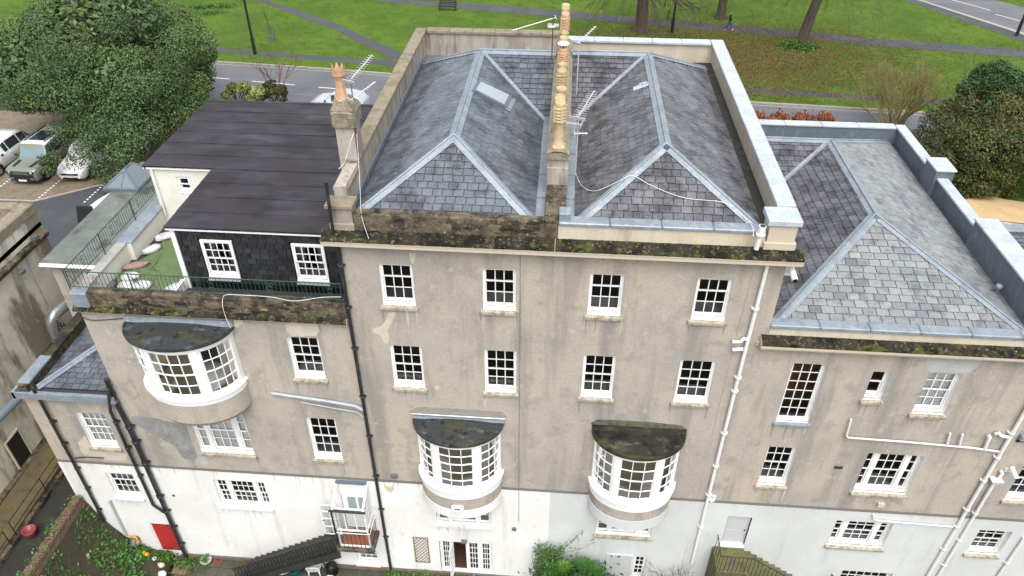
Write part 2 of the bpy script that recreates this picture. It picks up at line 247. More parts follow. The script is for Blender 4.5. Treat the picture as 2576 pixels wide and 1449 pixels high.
class MB:
    def __init__(s): s.v = []; s.f = []; s.sm = []; s.t = []; s.tint = None
    def face(s, pts, smooth=False):
        b = len(s.v); s.v += [tuple(p) for p in pts]; s.f.append(tuple(range(b, b+len(pts)))); s.sm.append(smooth); s.t.append(s.tint); return s
    def idx(s, verts, faces, smooth=False):
        b = len(s.v); s.v += [tuple(p) for p in verts]
        for f in faces: s.f.append(tuple(b+i for i in f)); s.sm.append(smooth); s.t.append(s.tint)
        return s
    def hexa(s, p):   # bottom 4 ccw, top 4 ccw
        return s.idx(p, [(3, 2, 1, 0), (4, 5, 6, 7), (0, 1, 5, 4), (1, 2, 6, 5), (2, 3, 7, 6), (3, 0, 4, 7)])
    def box(s, x0, x1, y0, y1, z0, z1):
        return s.hexa([(x0, y0, z0), (x1, y0, z0), (x1, y1, z0), (x0, y1, z0), (x0, y0, z1), (x1, y0, z1), (x1, y1, z1), (x0, y1, z1)])
    def cbox(s, x0, x1, y0, y1, z0, z1, c=.02):   # box with a chamfered top edge and upright edges
        def ring(d, z): 
            X0, X1, Y0, Y1 = x0+d, x1-d, y0+d, y1-d
            return [(X0+c, Y0, z), (X1-c, Y0, z), (X1, Y0+c, z), (X1, Y1-c, z), (X1-c, Y1, z), (X0+c, Y1, z), (X0, Y1-c, z), (X0, Y0+c, z)]
        v = ring(0, z0)+ring(0, z1-c)+ring(c*.9, z1); f = [tuple(range(7, -1, -1)), tuple(range(16, 24))]
        for k in (0, 8):
            for i in range(8): f.append((k+i, k+(i+1) % 8, k+8+(i+1) % 8, k+8+i))
        return s.idx(v, f)
    def obb(s, c, ax, ay, az, hx, hy, hz):
        c = Vector(c); ax, ay, az = Vector(ax)*hx, Vector(ay)*hy, Vector(az)*hz
        return s.hexa([c-ax-ay-az, c+ax-ay-az, c+ax+ay-az, c-ax+ay-az, c-ax-ay+az, c+ax-ay+az, c+ax+ay+az, c-ax+ay+az])
    def prism(s, pts, vec):
        pts = [Vector(p) for p in pts]; vec = Vector(vec); n = len(pts)
        f = [tuple(range(n-1, -1, -1)), tuple(range(n, 2*n))]+[(i, (i+1) % n, n+(i+1) % n, n+i) for i in range(n)]
        return s.idx(pts+[p+vec for p in pts], f)
    def tube(s, pts, r, n=8, caps=True):
        pts = [Vector(p) for p in pts]; rs = r if isinstance(r, (list, tuple)) else [r]*len(pts)
        V = []; prev = None
        for i, p in enumerate(pts):
            d = (pts[min(i+1, len(pts)-1)]-pts[max(i-1, 0)]).normalized()
            if prev is None: a = d.orthogonal().normalized()
            else:
                a = prev - d*prev.dot(d)
                a = a.normalized() if a.length > 1e-6 else d.orthogonal().normalized()
            prev = a; b = d.cross(a)
            for k in range(n):
                t = 2*math.pi*k/n; V.append(p+(a*math.cos(t)+b*math.sin(t))*rs[i])
        F = [(i*n+k, i*n+(k+1) % n, (i+1)*n+(k+1) % n, (i+1)*n+k) for i in range(len(pts)-1) for k in range(n)]
        b0 = len(s.v); s.idx(V, F, True)
        if caps:
            s.face([V[n-1-k] for k in range(n)]); s.face(V[-n:])
        return s
    def lathe(s, prof, c=(0, 0, 0), n=16, axis='Z', smooth=True):
        c = Vector(c); V = []
        for r, z in prof:
            for k in range(n):
                t = 2*math.pi*k/n
                a, b = r*math.cos(t), r*math.sin(t)
                V.append(c+(Vector((a, b, z)) if axis == 'Z' else Vector((z, a, b)) if axis == 'X' else Vector((a, z, b))))
        F = [(i*n+k, i*n+(k+1) % n, (i+1)*n+(k+1) % n, (i+1)*n+k) for i in range(len(prof)-1) for k in range(n)]
        return s.idx(V, F, smooth)
    def ring(s, xc, yc, z0, z1, ao, bo, ai, bi, t0, t1, n=16, za=None):
        """curved bar on the street side of a bow: outer/inner half ellipse"""
        V = []
        for k in range(n+1):
            t = t0+(t1-t0)*k/n; c, q = math.cos(t), math.sin(t)
            o = (xc+ao*c, yc-bo*q); i = (xc+ai*c, yc-bi*q)
            V += [(o[0], o[1], z0), (o[0], o[1], z1), (i[0], i[1], z1), (i[0], i[1], z0)]
        F = []
        for k in range(n):
            a = 4*k; b = a+4
            for j in range(4): F.append((a+j, a+(j+1) % 4, b+(j+1) % 4, b+j))
        F += [(0, 3, 2, 1), (4*n, 4*n+1, 4*n+2, 4*n+3)]
        return s.idx(V, F)
    def blob(s, c, rx, ry, rz, n=10, m=6, jit=.12, flat=0.0, rot=0.0):
        V = []; c = Vector(c)
        for i in range(m+1):
            ph = math.pi*i/m
            for k in range(n):
                t = 2*math.pi*k/n; q = 1+random.uniform(-jit, jit)
                x = math.sin(ph)*math.cos(t)*rx*q; y = math.sin(ph)*math.sin(t)*ry*q; z = max(math.cos(ph)*rz*q, -rz*(1-flat))
                V.append(c+Vector((x*math.cos(rot)-y*math.sin(rot), x*math.sin(rot)+y*math.cos(rot), z)))
        F = [(i*n+k, (i+1)*n+k, (i+1)*n+(k+1) % n, i*n+(k+1) % n) for i in range(m) for k in range(n)]
        return s.idx(V, F, True)
    def mesh(s, name, off):
        me = bpy.data.meshes.new(name); o = Vector(off)
        me.from_pydata([(v[0]-o.x, v[1]-o.y, v[2]-o.z) for v in s.v], [], s.f)
        me.polygons.foreach_set('use_smooth', s.sm)
        if any(t is not None for t in s.t):
            at = me.attributes.new('tint', 'FLOAT_COLOR', 'FACE')
            buf = np.ones((len(s.f), 4), dtype=np.float32)
            for i, t in enumerate(s.t):
                if t is not None: buf[i, :3] = t
            at.data.foreach_set('color', buf.ravel())
        me.update(); return me
    def build(s, name, mt, parent=None, origin=None, label=None, cat=None, group=None, kind=None):
        a = np.array(s.v); lo, hi = a.min(0), a.max(0)
        c = Vector(((lo[0]+hi[0])/2, (lo[1]+hi[1])/2, lo[2])) if origin is None else Vector(origin)
        me = s.mesh(name, c); me.materials.append(MATS[mt])
        o = bpy.data.objects.new(name, me); link(o, parent, c); tag(o, label, cat, group, kind); return o
_shared = {}
def shared(key, mkr, name, mt, parent, pos):
    """pieces that look alike share mesh data; mkr builds the piece round (0,0,0)"""
    if key not in _shared:
        b = mkr(); me = b.mesh(name, (0, 0, 0)); me.materials.append(MATS[mt]); _shared[key] = me
    o = bpy.data.objects.new(name, _shared[key]); return link(o, parent, pos)

def leaves(name, C, Nrm, size, mt, parent=None, tints=((1, 1, 1),), aspect=.55, jitter=.9, tintv=None, **kw):
    """a cloud of small folded leaf faces"""
    C = np.asarray(C, dtype=np.float64); n = len(C); Nrm = np.asarray(Nrm, dtype=np.float64)
    d = Nrm + rng.normal(0, jitter, (n, 3)); d /= np.linalg.norm(d, axis=1)[:, None]+1e-9
    a = np.cross(d, rng.normal(0, 1, (n, 3))); a /= np.linalg.norm(a, axis=1)[:, None]+1e-9
    b = np.cross(d, a)
    L = (size*rng.uniform(.6, 1.25, n))[:, None] if np.isscalar(size) else size[:, None]
    V = np.empty((n, 4, 3)); V[:, 0] = C-a*L; V[:, 1] = C+b*L*aspect+d*L*.12; V[:, 2] = C+a*L; V[:, 3] = C-b*L*aspect+d*L*.12
    c0 = V.reshape(-1, 3).mean(0); c0[2] = V[:, :, 2].min()
    me = bpy.data.meshes.new(name); me.vertices.add(4*n); me.vertices.foreach_set('co', (V-c0).ravel())
    me.loops.add(4*n); me.loops.foreach_set('vertex_index', np.arange(4*n, dtype=np.int32))
    me.polygons.add(n); me.polygons.foreach_set('loop_start', np.arange(0, 4*n, 4, dtype=np.int32))
    at = me.attributes.new('tint', 'FLOAT_COLOR', 'FACE'); tt = np.ones((n, 4), dtype=np.float32)
    if tintv is None:
        tl = np.array(tints); tintv = tl[rng.integers(0, len(tl), n)]
    tt[:, :3] = tintv*rng.uniform(.75, 1.25, n)[:, None]; at.data.foreach_set('color', tt.ravel())
    me.update(); me.validate(); me.materials.append(MATS[mt])
    o = bpy.data.objects.new(name, me); link(o, parent, c0); tag(o, **kw); return o

def sheet(name, pts, z, mt, parent=None, kind='structure', **kw):
    b = MB(); b.face([(p[0], p[1], z) for p in pts]); return b.build(name, mt, parent, kind=kind, **kw)

# ------------------------------------------------------------------ slates
def clip2(poly, clip):
    out = poly
    for i in range(len(clip)):
        a, b = clip[i], clip[(i+1) % len(clip)]; inp = out; out = []
        def side(p): return (b[0]-a[0])*(p[1]-a[1])-(b[1]-a[1])*(p[0]-a[0])
        for j in range(len(inp)):
            p, q = inp[j], inp[(j+1) % len(inp)]; sp, sq = side(p), side(q)
            if sp >= 0: out.append(p)
            if (sp > 0) != (sq > 0) and abs(sp-sq) > 1e-12:
                t = sp/(sp-sq); out.append((p[0]+(q[0]-p[0])*t, p[1]+(q[1]-p[1])*t))
        if len(out) < 3: return []
    return out
def area2(p): return .5*sum(p[i][0]*p[(i+1) % len(p)][1]-p[(i+1) % len(p)][0]*p[i][1] for i in range(len(p)))
def slate_slope(poly, gauge, width, pal, wj=.12, lift=.042, off=0.0, vbase=None, mt=None):
    """poly: convex slope, counter-clockwise seen from outside, first edge is the eave -> list of slates (top points, bottom points, tint)"""
    P = [Vector(p) for p in poly]; u = (P[1]-P[0]).normalized(); n = (P[1]-P[0]).cross(P[-1]-P[0]).normalized(); v = n.cross(u)
    o = P[0] if vbase is None else Vector(vbase)
    Q = [((p-o).dot(u), (p-o).dot(v)) for p in P]
    x0, x1 = min(q[0] for q in Q), max(q[0] for q in Q); y0, y1 = min(q[1] for q in Q), max(q[1] for q in Q)
    out = []; k = math.floor((y0)/gauge+1e-6)
    while k*gauge < y1:
        vb = k*gauge; x = x0 - width*(.5*(k % 2)) - random.uniform(0, .15)*width + off
        while x < x1:
            wd = width*random.uniform(1-wj, 1+wj); dv = random.uniform(-.010, .010); sk = random.uniform(-.006, .006)
            q = [(x+.011, vb+dv), (x+wd-.011, vb+dv+sk), (x+wd-.011, vb+gauge*1.12), (x+.011, vb+gauge*1.12)]
            x += wd
            c = clip2(q, Q)
            if len(c) < 3 or area2(c) < .0012: continue
            dh = random.uniform(0, .006)
            def pt(a, t): 
                h = (lift+dh)*(1-.75*min(max((a[1]-vb)/(gauge*1.12), 0), 1))
                return o+u*a[0]+v*a[1]+n*(h-t)
            out.append(([pt(a, 0) for a in c], [pt(a, .011) for a in c], random.choice(pal), mt))
        k += 1
    return out
def put_slates(house_slates, roof, mt, limit=300):
    """the largest in view as single objects, the rest as one part"""
    def sz(s):
        q = [proj(p) for p in s[0]]; return abs(area2(q))
    L = sorted(house_slates, key=lambda s: -sz(s)); rests = {}
    for i, (tp, bt, ti, sm) in enumerate(L):
        sm = sm or mt; b = MB() if i < limit else rests.setdefault(sm, MB())
        j = random.uniform(.85, 1.15); b.tint = (ti[0]*j, ti[1]*j, ti[2]*j)
        n = len(tp)
        b.idx(tp+bt, [tuple(range(n))]+[(k, n+k, n+(k+1) % n, (k+1) % n) for k in range(n)])
        if i < limit: b.build('slate', sm, roof, origin=sum(tp, Vector())/n)
    for sm, rest in rests.items(): rest.build('slate_courses', sm, roof, kind='stuff')

def flashing(roof, a, b, n1, n2, w=.17, roll=.035, seg=1.6, mt='lead', name='hip_flashing', lift=.045):
    """lead over a hip or ridge: two wings lying on the slopes and a roll, in laps"""
    a, b = Vector(a), Vector(b); d = (b-a).normalized(); Ltot = (b-a).length
    k = max(1, round(Ltot/seg))
    for i in range(k):
        p = a+d*(Ltot*i/k); q = a+d*(Ltot*(i+1)/k+.02); e = .004*(i % 2)
        m = MB()
        for nn in (n1, n2):
            nn = Vector(nn).normalized(); s = d.cross(nn).normalized()
            other = Vector(n2 if nn == Vector(n1).normalized() else n1)
            if s.dot(other) > 0: s = -s
            up = nn*(lift+e)
            m.prism([p+up, q+up, q+up+s*w, p+up+s*w], nn*.012)
        zz = Vector((0, 0, lift+.03+e))
        m.tube([p+zz, q+zz], roll, 8)
        m.build(name, mt, roof)

# ------------------------------------------------------------------ walls with openings
def wall_grid(m, x0, x1, z0, z1, ops, y=0.0):
    xs = sorted({x0, x1} | {min(max(v, x0), x1) for o in ops for v in o[:2]})
    zs = sorted({z0, z1} | {min(max(v, z0), z1) for o in ops for v in o[2:4]})
    for i in range(len(xs)-1):
        for j in range(len(zs)-1):
            cx, cz = (xs[i]+xs[i+1])/2, (zs[j]+zs[j+1])/2
            if any(o[0] < cx < o[1] and o[2] < cz < o[3] for o in ops): continue
            m.face([(xs[i], y, zs[j]), (xs[i+1], y, zs[j]), (xs[i+1], y, zs[j+1]), (xs[i], y, zs[j+1])])
    return m

def room(parent, x0, x1, y0, z0, z1, mt='room', depth=2.2, ex=.35, name='room'):
    m = MB(); X0, X1, Y1, Z0, Z1 = x0-ex, x1+ex, y0+depth, z0-.75, z1+.25
    m.face([(X0, Y1, Z0), (X1, Y1, Z0), (X1, Y1, Z1), (X0, Y1, Z1)])
    m.face([(X0, y0, Z0), (X0, Y1, Z0), (X0, Y1, Z1), (X0, y0, Z1)]); m.face([(X1, y0, Z0), (X1, Y1, Z0), (X1, Y1, Z1), (X1, y0, Z1)])
    m.face([(X0, y0, Z0), (X1, y0, Z0), (X1, Y1, Z0), (X0, Y1, Z0)]); m.face([(X0, y0, Z1), (X1, y0, Z1), (X1, Y1, Z1), (X0, Y1, Z1)])
    for (a, b, c, d) in ((X0, x0, Z0, Z1), (x1, X1, Z0, Z1), (x0, x1, Z0, z0), (x0, x1, z1, Z1)):
        m.face([(a, y0, c), (b, y0, c), (b, y0, d), (a, y0, d)])
    return m.build(name, mt, parent)

def sash_light(win, xa, xb, za, zb, cols, ru, rl, yf, fixed=False, bar=.03):
    """one light: upper and lower sash with glazing bars, every pane a piece of its own"""
    def one(x0, x1, z0, z1, rows, y, name, st=.045, top=.045, bot=.05):
        m = MB(); d = .035
        m.box(x0, x0+st, y, y+d, z0, z1); m.box(x1-st, x1, y, y+d, z0, z1)
        m.box(x0+st, x1-st, y, y+d, z1-top, z1); m.box(x0+st, x1-st, y, y+d, z0, z0+bot)
        gx0, gx1, gz0, gz1 = x0+st, x1-st, z0+bot, z1-top
        cw = (gx1-gx0)/cols; rh = (gz1-gz0)/rows
        for c in range(1, cols): m.box(gx0+c*cw-bar/2, gx0+c*cw+bar/2, y+.004, y+d-.004, gz0, gz1)
        for r in range(1, rows): m.box(gx0, gx1, y+.006, y+d-.006, gz0+r*rh-bar/2, gz0+r*rh+bar/2)
        s = m.build(name, 'white_timber', win)
        for c in range(cols):
            for r in range(rows):
                k = ('pane', round(cw, 3), round(rh, 3))
                shared(k, lambda: MB().face([(-cw/2, 0, -rh/2), (cw/2, 0, -rh/2), (cw/2, 0, rh/2), (-cw/2, 0, rh/2)]), 'pane', 'pane_glass', win,
                       (gx0+(c+.5)*cw, y+d*.5+random.uniform(-.002, .002), gz0+(r+.5)*rh))
    if fixed or ru == 0: one(xa, xb, za, zb, ru+rl, yf+.02, 'sash', bot=.06); return
    zm = za+(zb-za)*(rl+.15)/(ru+rl+.15)
    one(xa, xb, zm-.02, zb, ru, yf+.015, 'upper_sash'); one(xa, xb, za, zm+.02, rl, yf+.055, 'lower_sash', bot=.13)

def window(parent, x0, x1, z0, z1, cols, ru, rl, rev=.09, y0=0.0, lights=None, sill='sill_stone', rm='room', blind=None, curtain=False, books=False, sillw=.07, name='window', silld=.11, rvm='white_timber', depth=2.2):
    """sash window in an opening; lights: list of (fraction0, fraction1, cols)"""
    yf = y0+rev; jw = .06
    m = MB(); m.box(x0, x0+jw, yf, yf+.11, z0, z1); m.box(x1-jw, x1, yf, yf+.11, z0, z1); m.box(x0+jw, x1-jw, yf, yf+.11, z1-jw, z1)
    m.hexa([(x0+.001, yf-.05, z0), (x1-.001, yf-.05, z0), (x1-.001, yf+.11, z0), (x0+.001, yf+.11, z0), (x0+.001, yf-.05, z0+.03), (x1-.001, yf-.05, z0+.03), (x1-.001, yf+.002, z0+.075), (x0+.001, yf+.002, z0+.075)])
    win = None
    Ls = [(x0+jw, x1-jw, cols)]
    if lights:
        Ls = []; W = x1-x0-2*jw
        for k, (a, b, c) in enumerate(lights): Ls.append((x0+jw+a*W, x0+jw+b*W, c))
        for k in range(len(Ls)-1): m.box(Ls[k][1], Ls[k+1][0], yf-.015, yf+.11, z0+.06, z1-jw)
    win = m.build(name, 'white_timber', parent)
    for a, b, c in Ls: sash_light(win, a, b, z0+.06, z1-jw, c, ru, rl, yf)
    r = MB(); e = .004
    r.face([(x0+e, y0-.001, z0), (x0+e, yf, z0), (x0+e, yf, z1), (x0+e, y0-.001, z1)]); r.face([(x1-e, y0-.001, z0), (x1-e, yf, z0), (x1-e, yf, z1), (x1-e, y0-.001, z1)])
    r.face([(x0, y0-.001, z1-e), (x1, y0-.001, z1-e), (x1, yf, z1-e), (x0, yf, z1-e)]); r.face([(x0, y0, z0+.001), (x1, y0, z0+.001), (x1, yf, z0+.001), (x0, yf, z0+.001)])
    r.build('reveal', rvm, win)
    if sill:
        s = MB(); o = sillw
        s.hexa([(x0-o, y0-silld, z0-.12), (x1+o, y0-silld, z0-.12), (x1+o, y0-.001, z0-.12), (x0-o, y0-.001, z0-.12), (x0-o, y0-silld, z0-.03), (x1+o, y0-silld, z0-.03), (x1+o, y0-.001, z0-.004), (x0-o, y0-.001, z0-.004)])
        s.hexa([(x0+.01, y0-.0005, z0-.05), (x1-.01, y0-.0005, z0-.05), (x1-.01, yf-.02, z0-.05), (x0+.01, yf-.02, z0-.05), (x0+.01, y0-.0005, z0-.002), (x1-.01, y0-.0005, z0-.002), (x1-.01, yf-.02, z0+.006), (x0+.01, yf-.02, z0+.006)])
        s.build('sill', sill, win)
    room(win, x0, x1, yf+.12, z0, z1, rm, depth)
    if sill and depth > 1.5 and not books:
        b = MB(); b.box(x0+.02, x1-.02, yf+.125, yf+.62, z0-.02, z0+.15); b.build('window_board', random.choice(('blind', 'blind_blue', 'white_sill')), win)
    if blind:       # (fraction of the height covered from the top, material)
        fr, bm = blind; zb = z1-jw-(z1-z0-jw)*fr; b = MB(); nf = 7
        for k in range(nf):
            za, zc = zb+(z1-zb)*k/nf, zb+(z1-zb)*(k+1)/nf
            b.face([(x0+.05, yf+.125+.012*(k % 2), za), (x1-.05, yf+.125+.012*(k % 2), za), (x1-.05, yf+.125+.012*((k+1) % 2), zc), (x0+.05, yf+.125+.012*((k+1) % 2), zc)])
        b.build('blind', bm, win)
    if curtain:
        for (a, b_) in ((x0+.03, x0+.03+(x1-x0)*.30), (x1-.03-(x1-x0)*.26, x1-.03)):
            b = MB(); n = 10
            for k in range(n):
                xa, xc = a+(b_-a)*k/n, a+(b_-a)*(k+1)/n
                b.face([(xa, yf+.22+.03*(k % 2), z0-.1), (xc, yf+.22+.03*((k+1) % 2), z0-.1), (xc, yf+.22+.03*((k+1) % 2), z1+.1), (xa, yf+.22+.03*(k % 2), z1+.1)])
            b.build('curtain', 'curtain', win)
    if books:
        b = MB(); x = x0+.08
        while x < x1-.08:
            wdt = random.uniform(.025, .06); h = random.uniform(.2, .3); b.box(x, x+wdt*.92, yf+.2, yf+.36, z0+.06, z0+.06+h); x += wdt
        b.build('book_row', 'books', win, kind='stuff')
    return win

def opening(w): return (w[0], w[1], w[2], w[3])
def irregular(parent, pts, y, mt, name='repair_patch', t=.006, jit=.018):
    """thin patch of plaster with a ragged outline on the wall plane y; pts in photo pixels"""
    q = [PY(px_, py_, y) for px_, py_ in pts]; out = []
    for i in range(len(q)):
        a, b = q[i], q[(i+1) % len(q)]; n = max(2, int((b-a).length/.07))
        for k in range(n):
            p = a.lerp(b, k/n); out.append(Vector((p.x+random.uniform(-jit, jit), y-t, p.z+random.uniform(-jit, jit))))
    c = sum(out, Vector())/len(out); m = MB(); n = len(out)
    m.idx(out+[p+Vector((0, t+.001, 0)) for p in out], [tuple(range(n))]+[(i, (i+1) % n, n+(i+1) % n, n+i) for i in range(n)])
    return m.build(name, mt, parent)
# ------------------------------------------------------------------ helpers for the houses
mat('coping_pale', (0.46, 0.505, 0.54), [((0.36, .41, .45), 1.5, .45, .60, .75), ((.60, .63, .65), 5, .57, .7, .6), ((.27, .31, .34), 4, .62, .74, .5)], rough=.45, spec=.5, fine=(14, .09))
mat('gutter_dirt', (0.035, 0.034, 0.030), [((.09, .095, .10), 4, .56, .66, .7), ((.03, .04, .012), 3, .55, .66, .7)], rough=.8, fine=(20, .3))
mat('neigh_wall', (0.70, 0.665, 0.57), [((0.50, .465, .37), .7, .42, .6, .7), ((0.17, .145, .10), (.55, .55, .16), .50, .58, .85), ((0.10, .09, .075), (1.8, 1.8, .25), .56, .68, .8), ((.68, .65, .57), 2.5, .58, .7, .5)], rough=.9, spec=.2, bump=(14, .3, .02), fine=(20, .1))
mat('soot', (0.135, 0.125, 0.085), [((.06, .058, .045), 5, .48, .6, .8)], rough=.95, fine=(25, .3))
mat('streak_dark', (0.30, 0.275, 0.24), [((.24, .22, .19), 6, .45, .6, .6)], rough=.95, fine=(25, .2))
mat('streak_pale', (0.50, 0.47, 0.42), rough=.95, fine=(25, .15))
GF = 5.9; ZF = 6.0                       # top of the painted storey; street level (garden is 0)
def moss_strip(parent, x0, x1, ya, za, yb, zb, mt='moss_ledge', name='moss_bed', amp=.025):
    nx = max(4, int((x1-x0)/.10)); ny = 4; m = MB(); V = []
    for j in range(ny+1):
        for i in range(nx+1):
            f = j/ny; h = random.uniform(0, amp)*(1.0 if 0 < j < ny else .4)+.012
            V.append((x0+(x1-x0)*i/nx, ya+(yb-ya)*f, za+(zb-za)*f+h))
    F = [(j*(nx+1)+i, j*(nx+1)+i+1, (j+1)*(nx+1)+i+1, (j+1)*(nx+1)+i) for j in range(ny) for i in range(nx)]
    # front lip
    b = len(V); V += [(v[0], v[1]-.004, v[2]-.06) for v in V[:nx+1]]; F += [(b+i, b+i+1, i+1, i) for i in range(nx)]
    m.idx(V, F, True); return m.build(name, mt, parent)
def cornice(parent, x0, x1, zb, h=.42, pr=.40, moss='moss_ledge'):
    f = MB(); f.box(x0+.3 if x0 < -6 else x0, x1-.25 if x1 > 6 else x1, -.055, -.001, zb, zb+h*.26)
    f.build('frieze', 'stone_pale', parent)
    z1, z2, z3 = zb+h*.62+.002, zb+h*.86, zb+h
    prof = [(0.0, z1-.14), (-.10, z1-.13), (-pr*.8, z1-.10), (-pr+.02, z1-.06), (-pr+.02, z2-.04), (-pr, z2-.03), (-pr, z3), (-.003, z3+.13), (0.0, z3+.13)]
    m = MB(); m.prism([(x0, y, z) for y, z in prof], (x1-x0, 0, 0)); m.build('cornice', 'stone_pale', parent)
    moss_strip(parent, x0+.01, x1-.01, -pr-.006, z3, -.012, z3+.13, moss)

def ell(xc, a, b, t, y0=0.0): return Vector((xc+a*math.cos(t), y0-b*math.sin(t), 0))
def bow(parent, xc, a, b, zr, zs, zw, zb, zbot, cols, ru, rl, roofm, rm, lights=((10, 54), (66, 114), (126, 170)), low='white_paint_wall', band=5.88):
    D = R
    top = zr-.24; m = MB(); n = 28
    # frame: head, posts, sill, apron
    m.ring(xc, 0, top, zr-.07, a+.03, b+.03, a-.14, b-.14, 0, math.pi, n)
    m.ring(xc, 0, zs-.10, zs-.02, a+.09, b+.09, a-.16, b-.16, 0, math.pi, n)
    m.ring(xc, 0, zw, zs-.10, a+.03, b+.03, a-.14, b-.14, 0, math.pi, n)
    ed = [0]+[v for l in lights for v in l]+[180]
    for k in range(0, len(ed), 2):
        m.ring(xc, 0, zs-.02, top, a, b, a-.13, b-.13, D(ed[k]), D(ed[k+1]), 4)
        if k not in (0, len(ed)-2): m.ring(xc, 0, zs-.02, top, a+.035, b+.035, a, b, D(ed[k]+3), D(ed[k+1]-3), 2)
    bw = m.build('bow_window', 'white_timber', parent)
    for la, lb in lights:
        s = MB(); zt = top; z0 = zs-.02; zm = z0+(zt-z0)*(rl+.1)/(ru+rl+.1); N = cols
        ts = [D(la+(lb-la)*i/N) for i in range(N+1)]
        rows = [z0+.07+(zm-.02-z0-.07)*r/rl for r in range(rl+1)], [zm+.02+(zt-.05-zm-.02)*r/ru for r in range(ru+1)]
        for q, rr in enumerate(rows):
            aa, bb = (a-.075, b-.075) if q == 0 else (a-.04, b-.04)
            zlo, zhi = (z0, zm+.02) if q == 0 else (zm-.02, zt)
            for i, t in enumerate(ts):
                p = ell(xc, aa, bb, t); tg = Vector((-aa*math.sin(t), -bb*math.cos(t), 0)).normalized(); nn = Vector((-tg.y, tg.x, 0))
                hw = .028 if i in (0, N) else .014
                s.obb(Vector((p.x, p.y, (zlo+zhi)/2)), tg, nn, (0, 0, 1), hw, .018, (zhi-zlo)/2)
            for i in range(N):
                p, q2 = ell(xc, aa, bb, ts[i]), ell(xc, aa, bb, ts[i+1]); tg = (q2-p).normalized(); nn = Vector((-tg.y, tg.x, 0)); L = (q2-p).length/2; c = (p+q2)/2
                for k, z in enumerate(rr):
                    hz = .014
                    if k == 0: hz = .04 if q == 0 else .022
                    elif k == len(rr)-1: hz = .022 if q == 0 else .03
                    s.obb(Vector((c.x, c.y, z)), tg, nn, (0, 0, 1), L, .016, hz)
                for k in range(len(rr)-1):
                    g = MB(); g.face([(p.x, p.y, rr[k]), (q2.x, q2.y, rr[k]), (q2.x, q2.y, rr[k+1]), (p.x, p.y, rr[k+1])]); g.build('pane', 'pane_glass', bw)
        s.build('sash', 'white_timber', bw)
    # lead roof
    r = MB(); A, B = a+.12, b+.12; nr, ntt = 7, 28; V = []
    for i in range(nr+1):
        q = i/nr
        for k in range(ntt+1):
            t = math.pi*k/ntt; V.append((xc+A*q*math.cos(t), -B*q*math.sin(t)-.002, zr+.10*(1-q*q)))
    r.idx(V, [(i*(ntt+1)+k, (i+1)*(ntt+1)+k, (i+1)*(ntt+1)+k+1, i*(ntt+1)+k+1) for i in range(nr) for k in range(ntt)], True)
    r.ring(xc, 0, zr-.07, zr+.012, A, B, A-.05, B-.05, 0, math.pi, ntt)
    r.ring(xc, 0, zr+.012, zr+.05, A-.005, B-.005, A-.06, B-.06, 0, math.pi, ntt)
    rf = r.build('bow_roof', roofm, bw)
    f = MB(); f.prism([(xc-A, -.002, zr+.02), (xc-A, -.10, zr+.04), (xc-A, -.03, zr+.24), (xc-A, -.002, zr+.24)], (2*A, 0, 0)); f.build('flashing', 'lead' if roofm == 'lead_bow' else 'lead_mossy', bw)
    if roofm == 'lead_bow' and xc > -6:
        f = MB(); f.tube([(xc-A-.02, -.06, zr+.22), (xc+A+.02, -.06, zr+.22)], .045, 8); f.build('roof_roll', 'galv', bw)
    u = MB(); u.face([(xc+(a-.02)*math.cos(math.pi*k/20), -(b-.02)*math.sin(math.pi*k/20), top+.02) for k in range(21)]); u.build('ceiling', 'room_pale', bw)
    u = MB(); u.face([(xc+(a-.05)*math.cos(math.pi*k/20), -(b-.05)*math.sin(math.pi*k/20), zs-.06) for k in range(21)]); u.build('window_board', rm if rm == 'room_wood' else 'white_timber', bw) if band else None
    if not band:
        u = MB(); u.ring(xc, 0, zs-.78, zs-.101, a-.201, b-.201, a-.215, b-.215, 0, math.pi, 24); u.build('lining', 'room', bw)
        u = MB(); u.face([(xc+(a-.05)*math.cos(math.pi*k/20), -(b-.05)*math.sin(math.pi*k/20), zs-.78) for k in range(21)]); u.build('floor', 'bench_wood', bw)
    # rendered base
    d = MB(); zlow = max(zb, band) if band else zb
    d.ring(xc, 0, zlow, zw, a+.005, b+.005, a-.2, b-.2, 0, math.pi, n); d.build('base', 'roughcast', bw)
    if band and zbot < band:
        d = MB(); d.ring(xc, 0, zbot, band, a+.02, b+.02, a-.2, b-.2, 0, math.pi, n); d.face([(xc+a*math.cos(math.pi*k/20), -b*math.sin(math.pi*k/20), zbot+.005) for k in range(21)]); d.build('soffit', low, bw)
    else:
        # tapering corbel below
        V = []; nn = 24
        for j, (q, z) in enumerate(((1.0, zb), (.93, zb-.18), (.80, zbot), (.70, zbot))):
            for k in range(nn+1):
                t = math.pi*k/nn; V.append((xc+a*q*math.cos(t), -b*q*math.sin(t), z))
        d = MB(); d.idx(V, [(j*(nn+1)+k, j*(nn+1)+k+1, (j+1)*(nn+1)+k+1, (j+1)*(nn+1)+k) for j in range(3) for k in range(nn)], True)
        d.face(V[-(nn+1):]); d.build('corbel', 'roughcast', bw)
    if rm == 'room_dark' and band:
        u = MB(); u.ring(xc, 0, top-.52, top-.02, a-.15, b-.15, a-.16, b-.16, R(12), R(168), 20); u.build('blind', 'blind', bw)
    room(bw, xc-1.25, xc+1.25, .14, zs-.05, top+.02, rm, 3.2)
    return bw

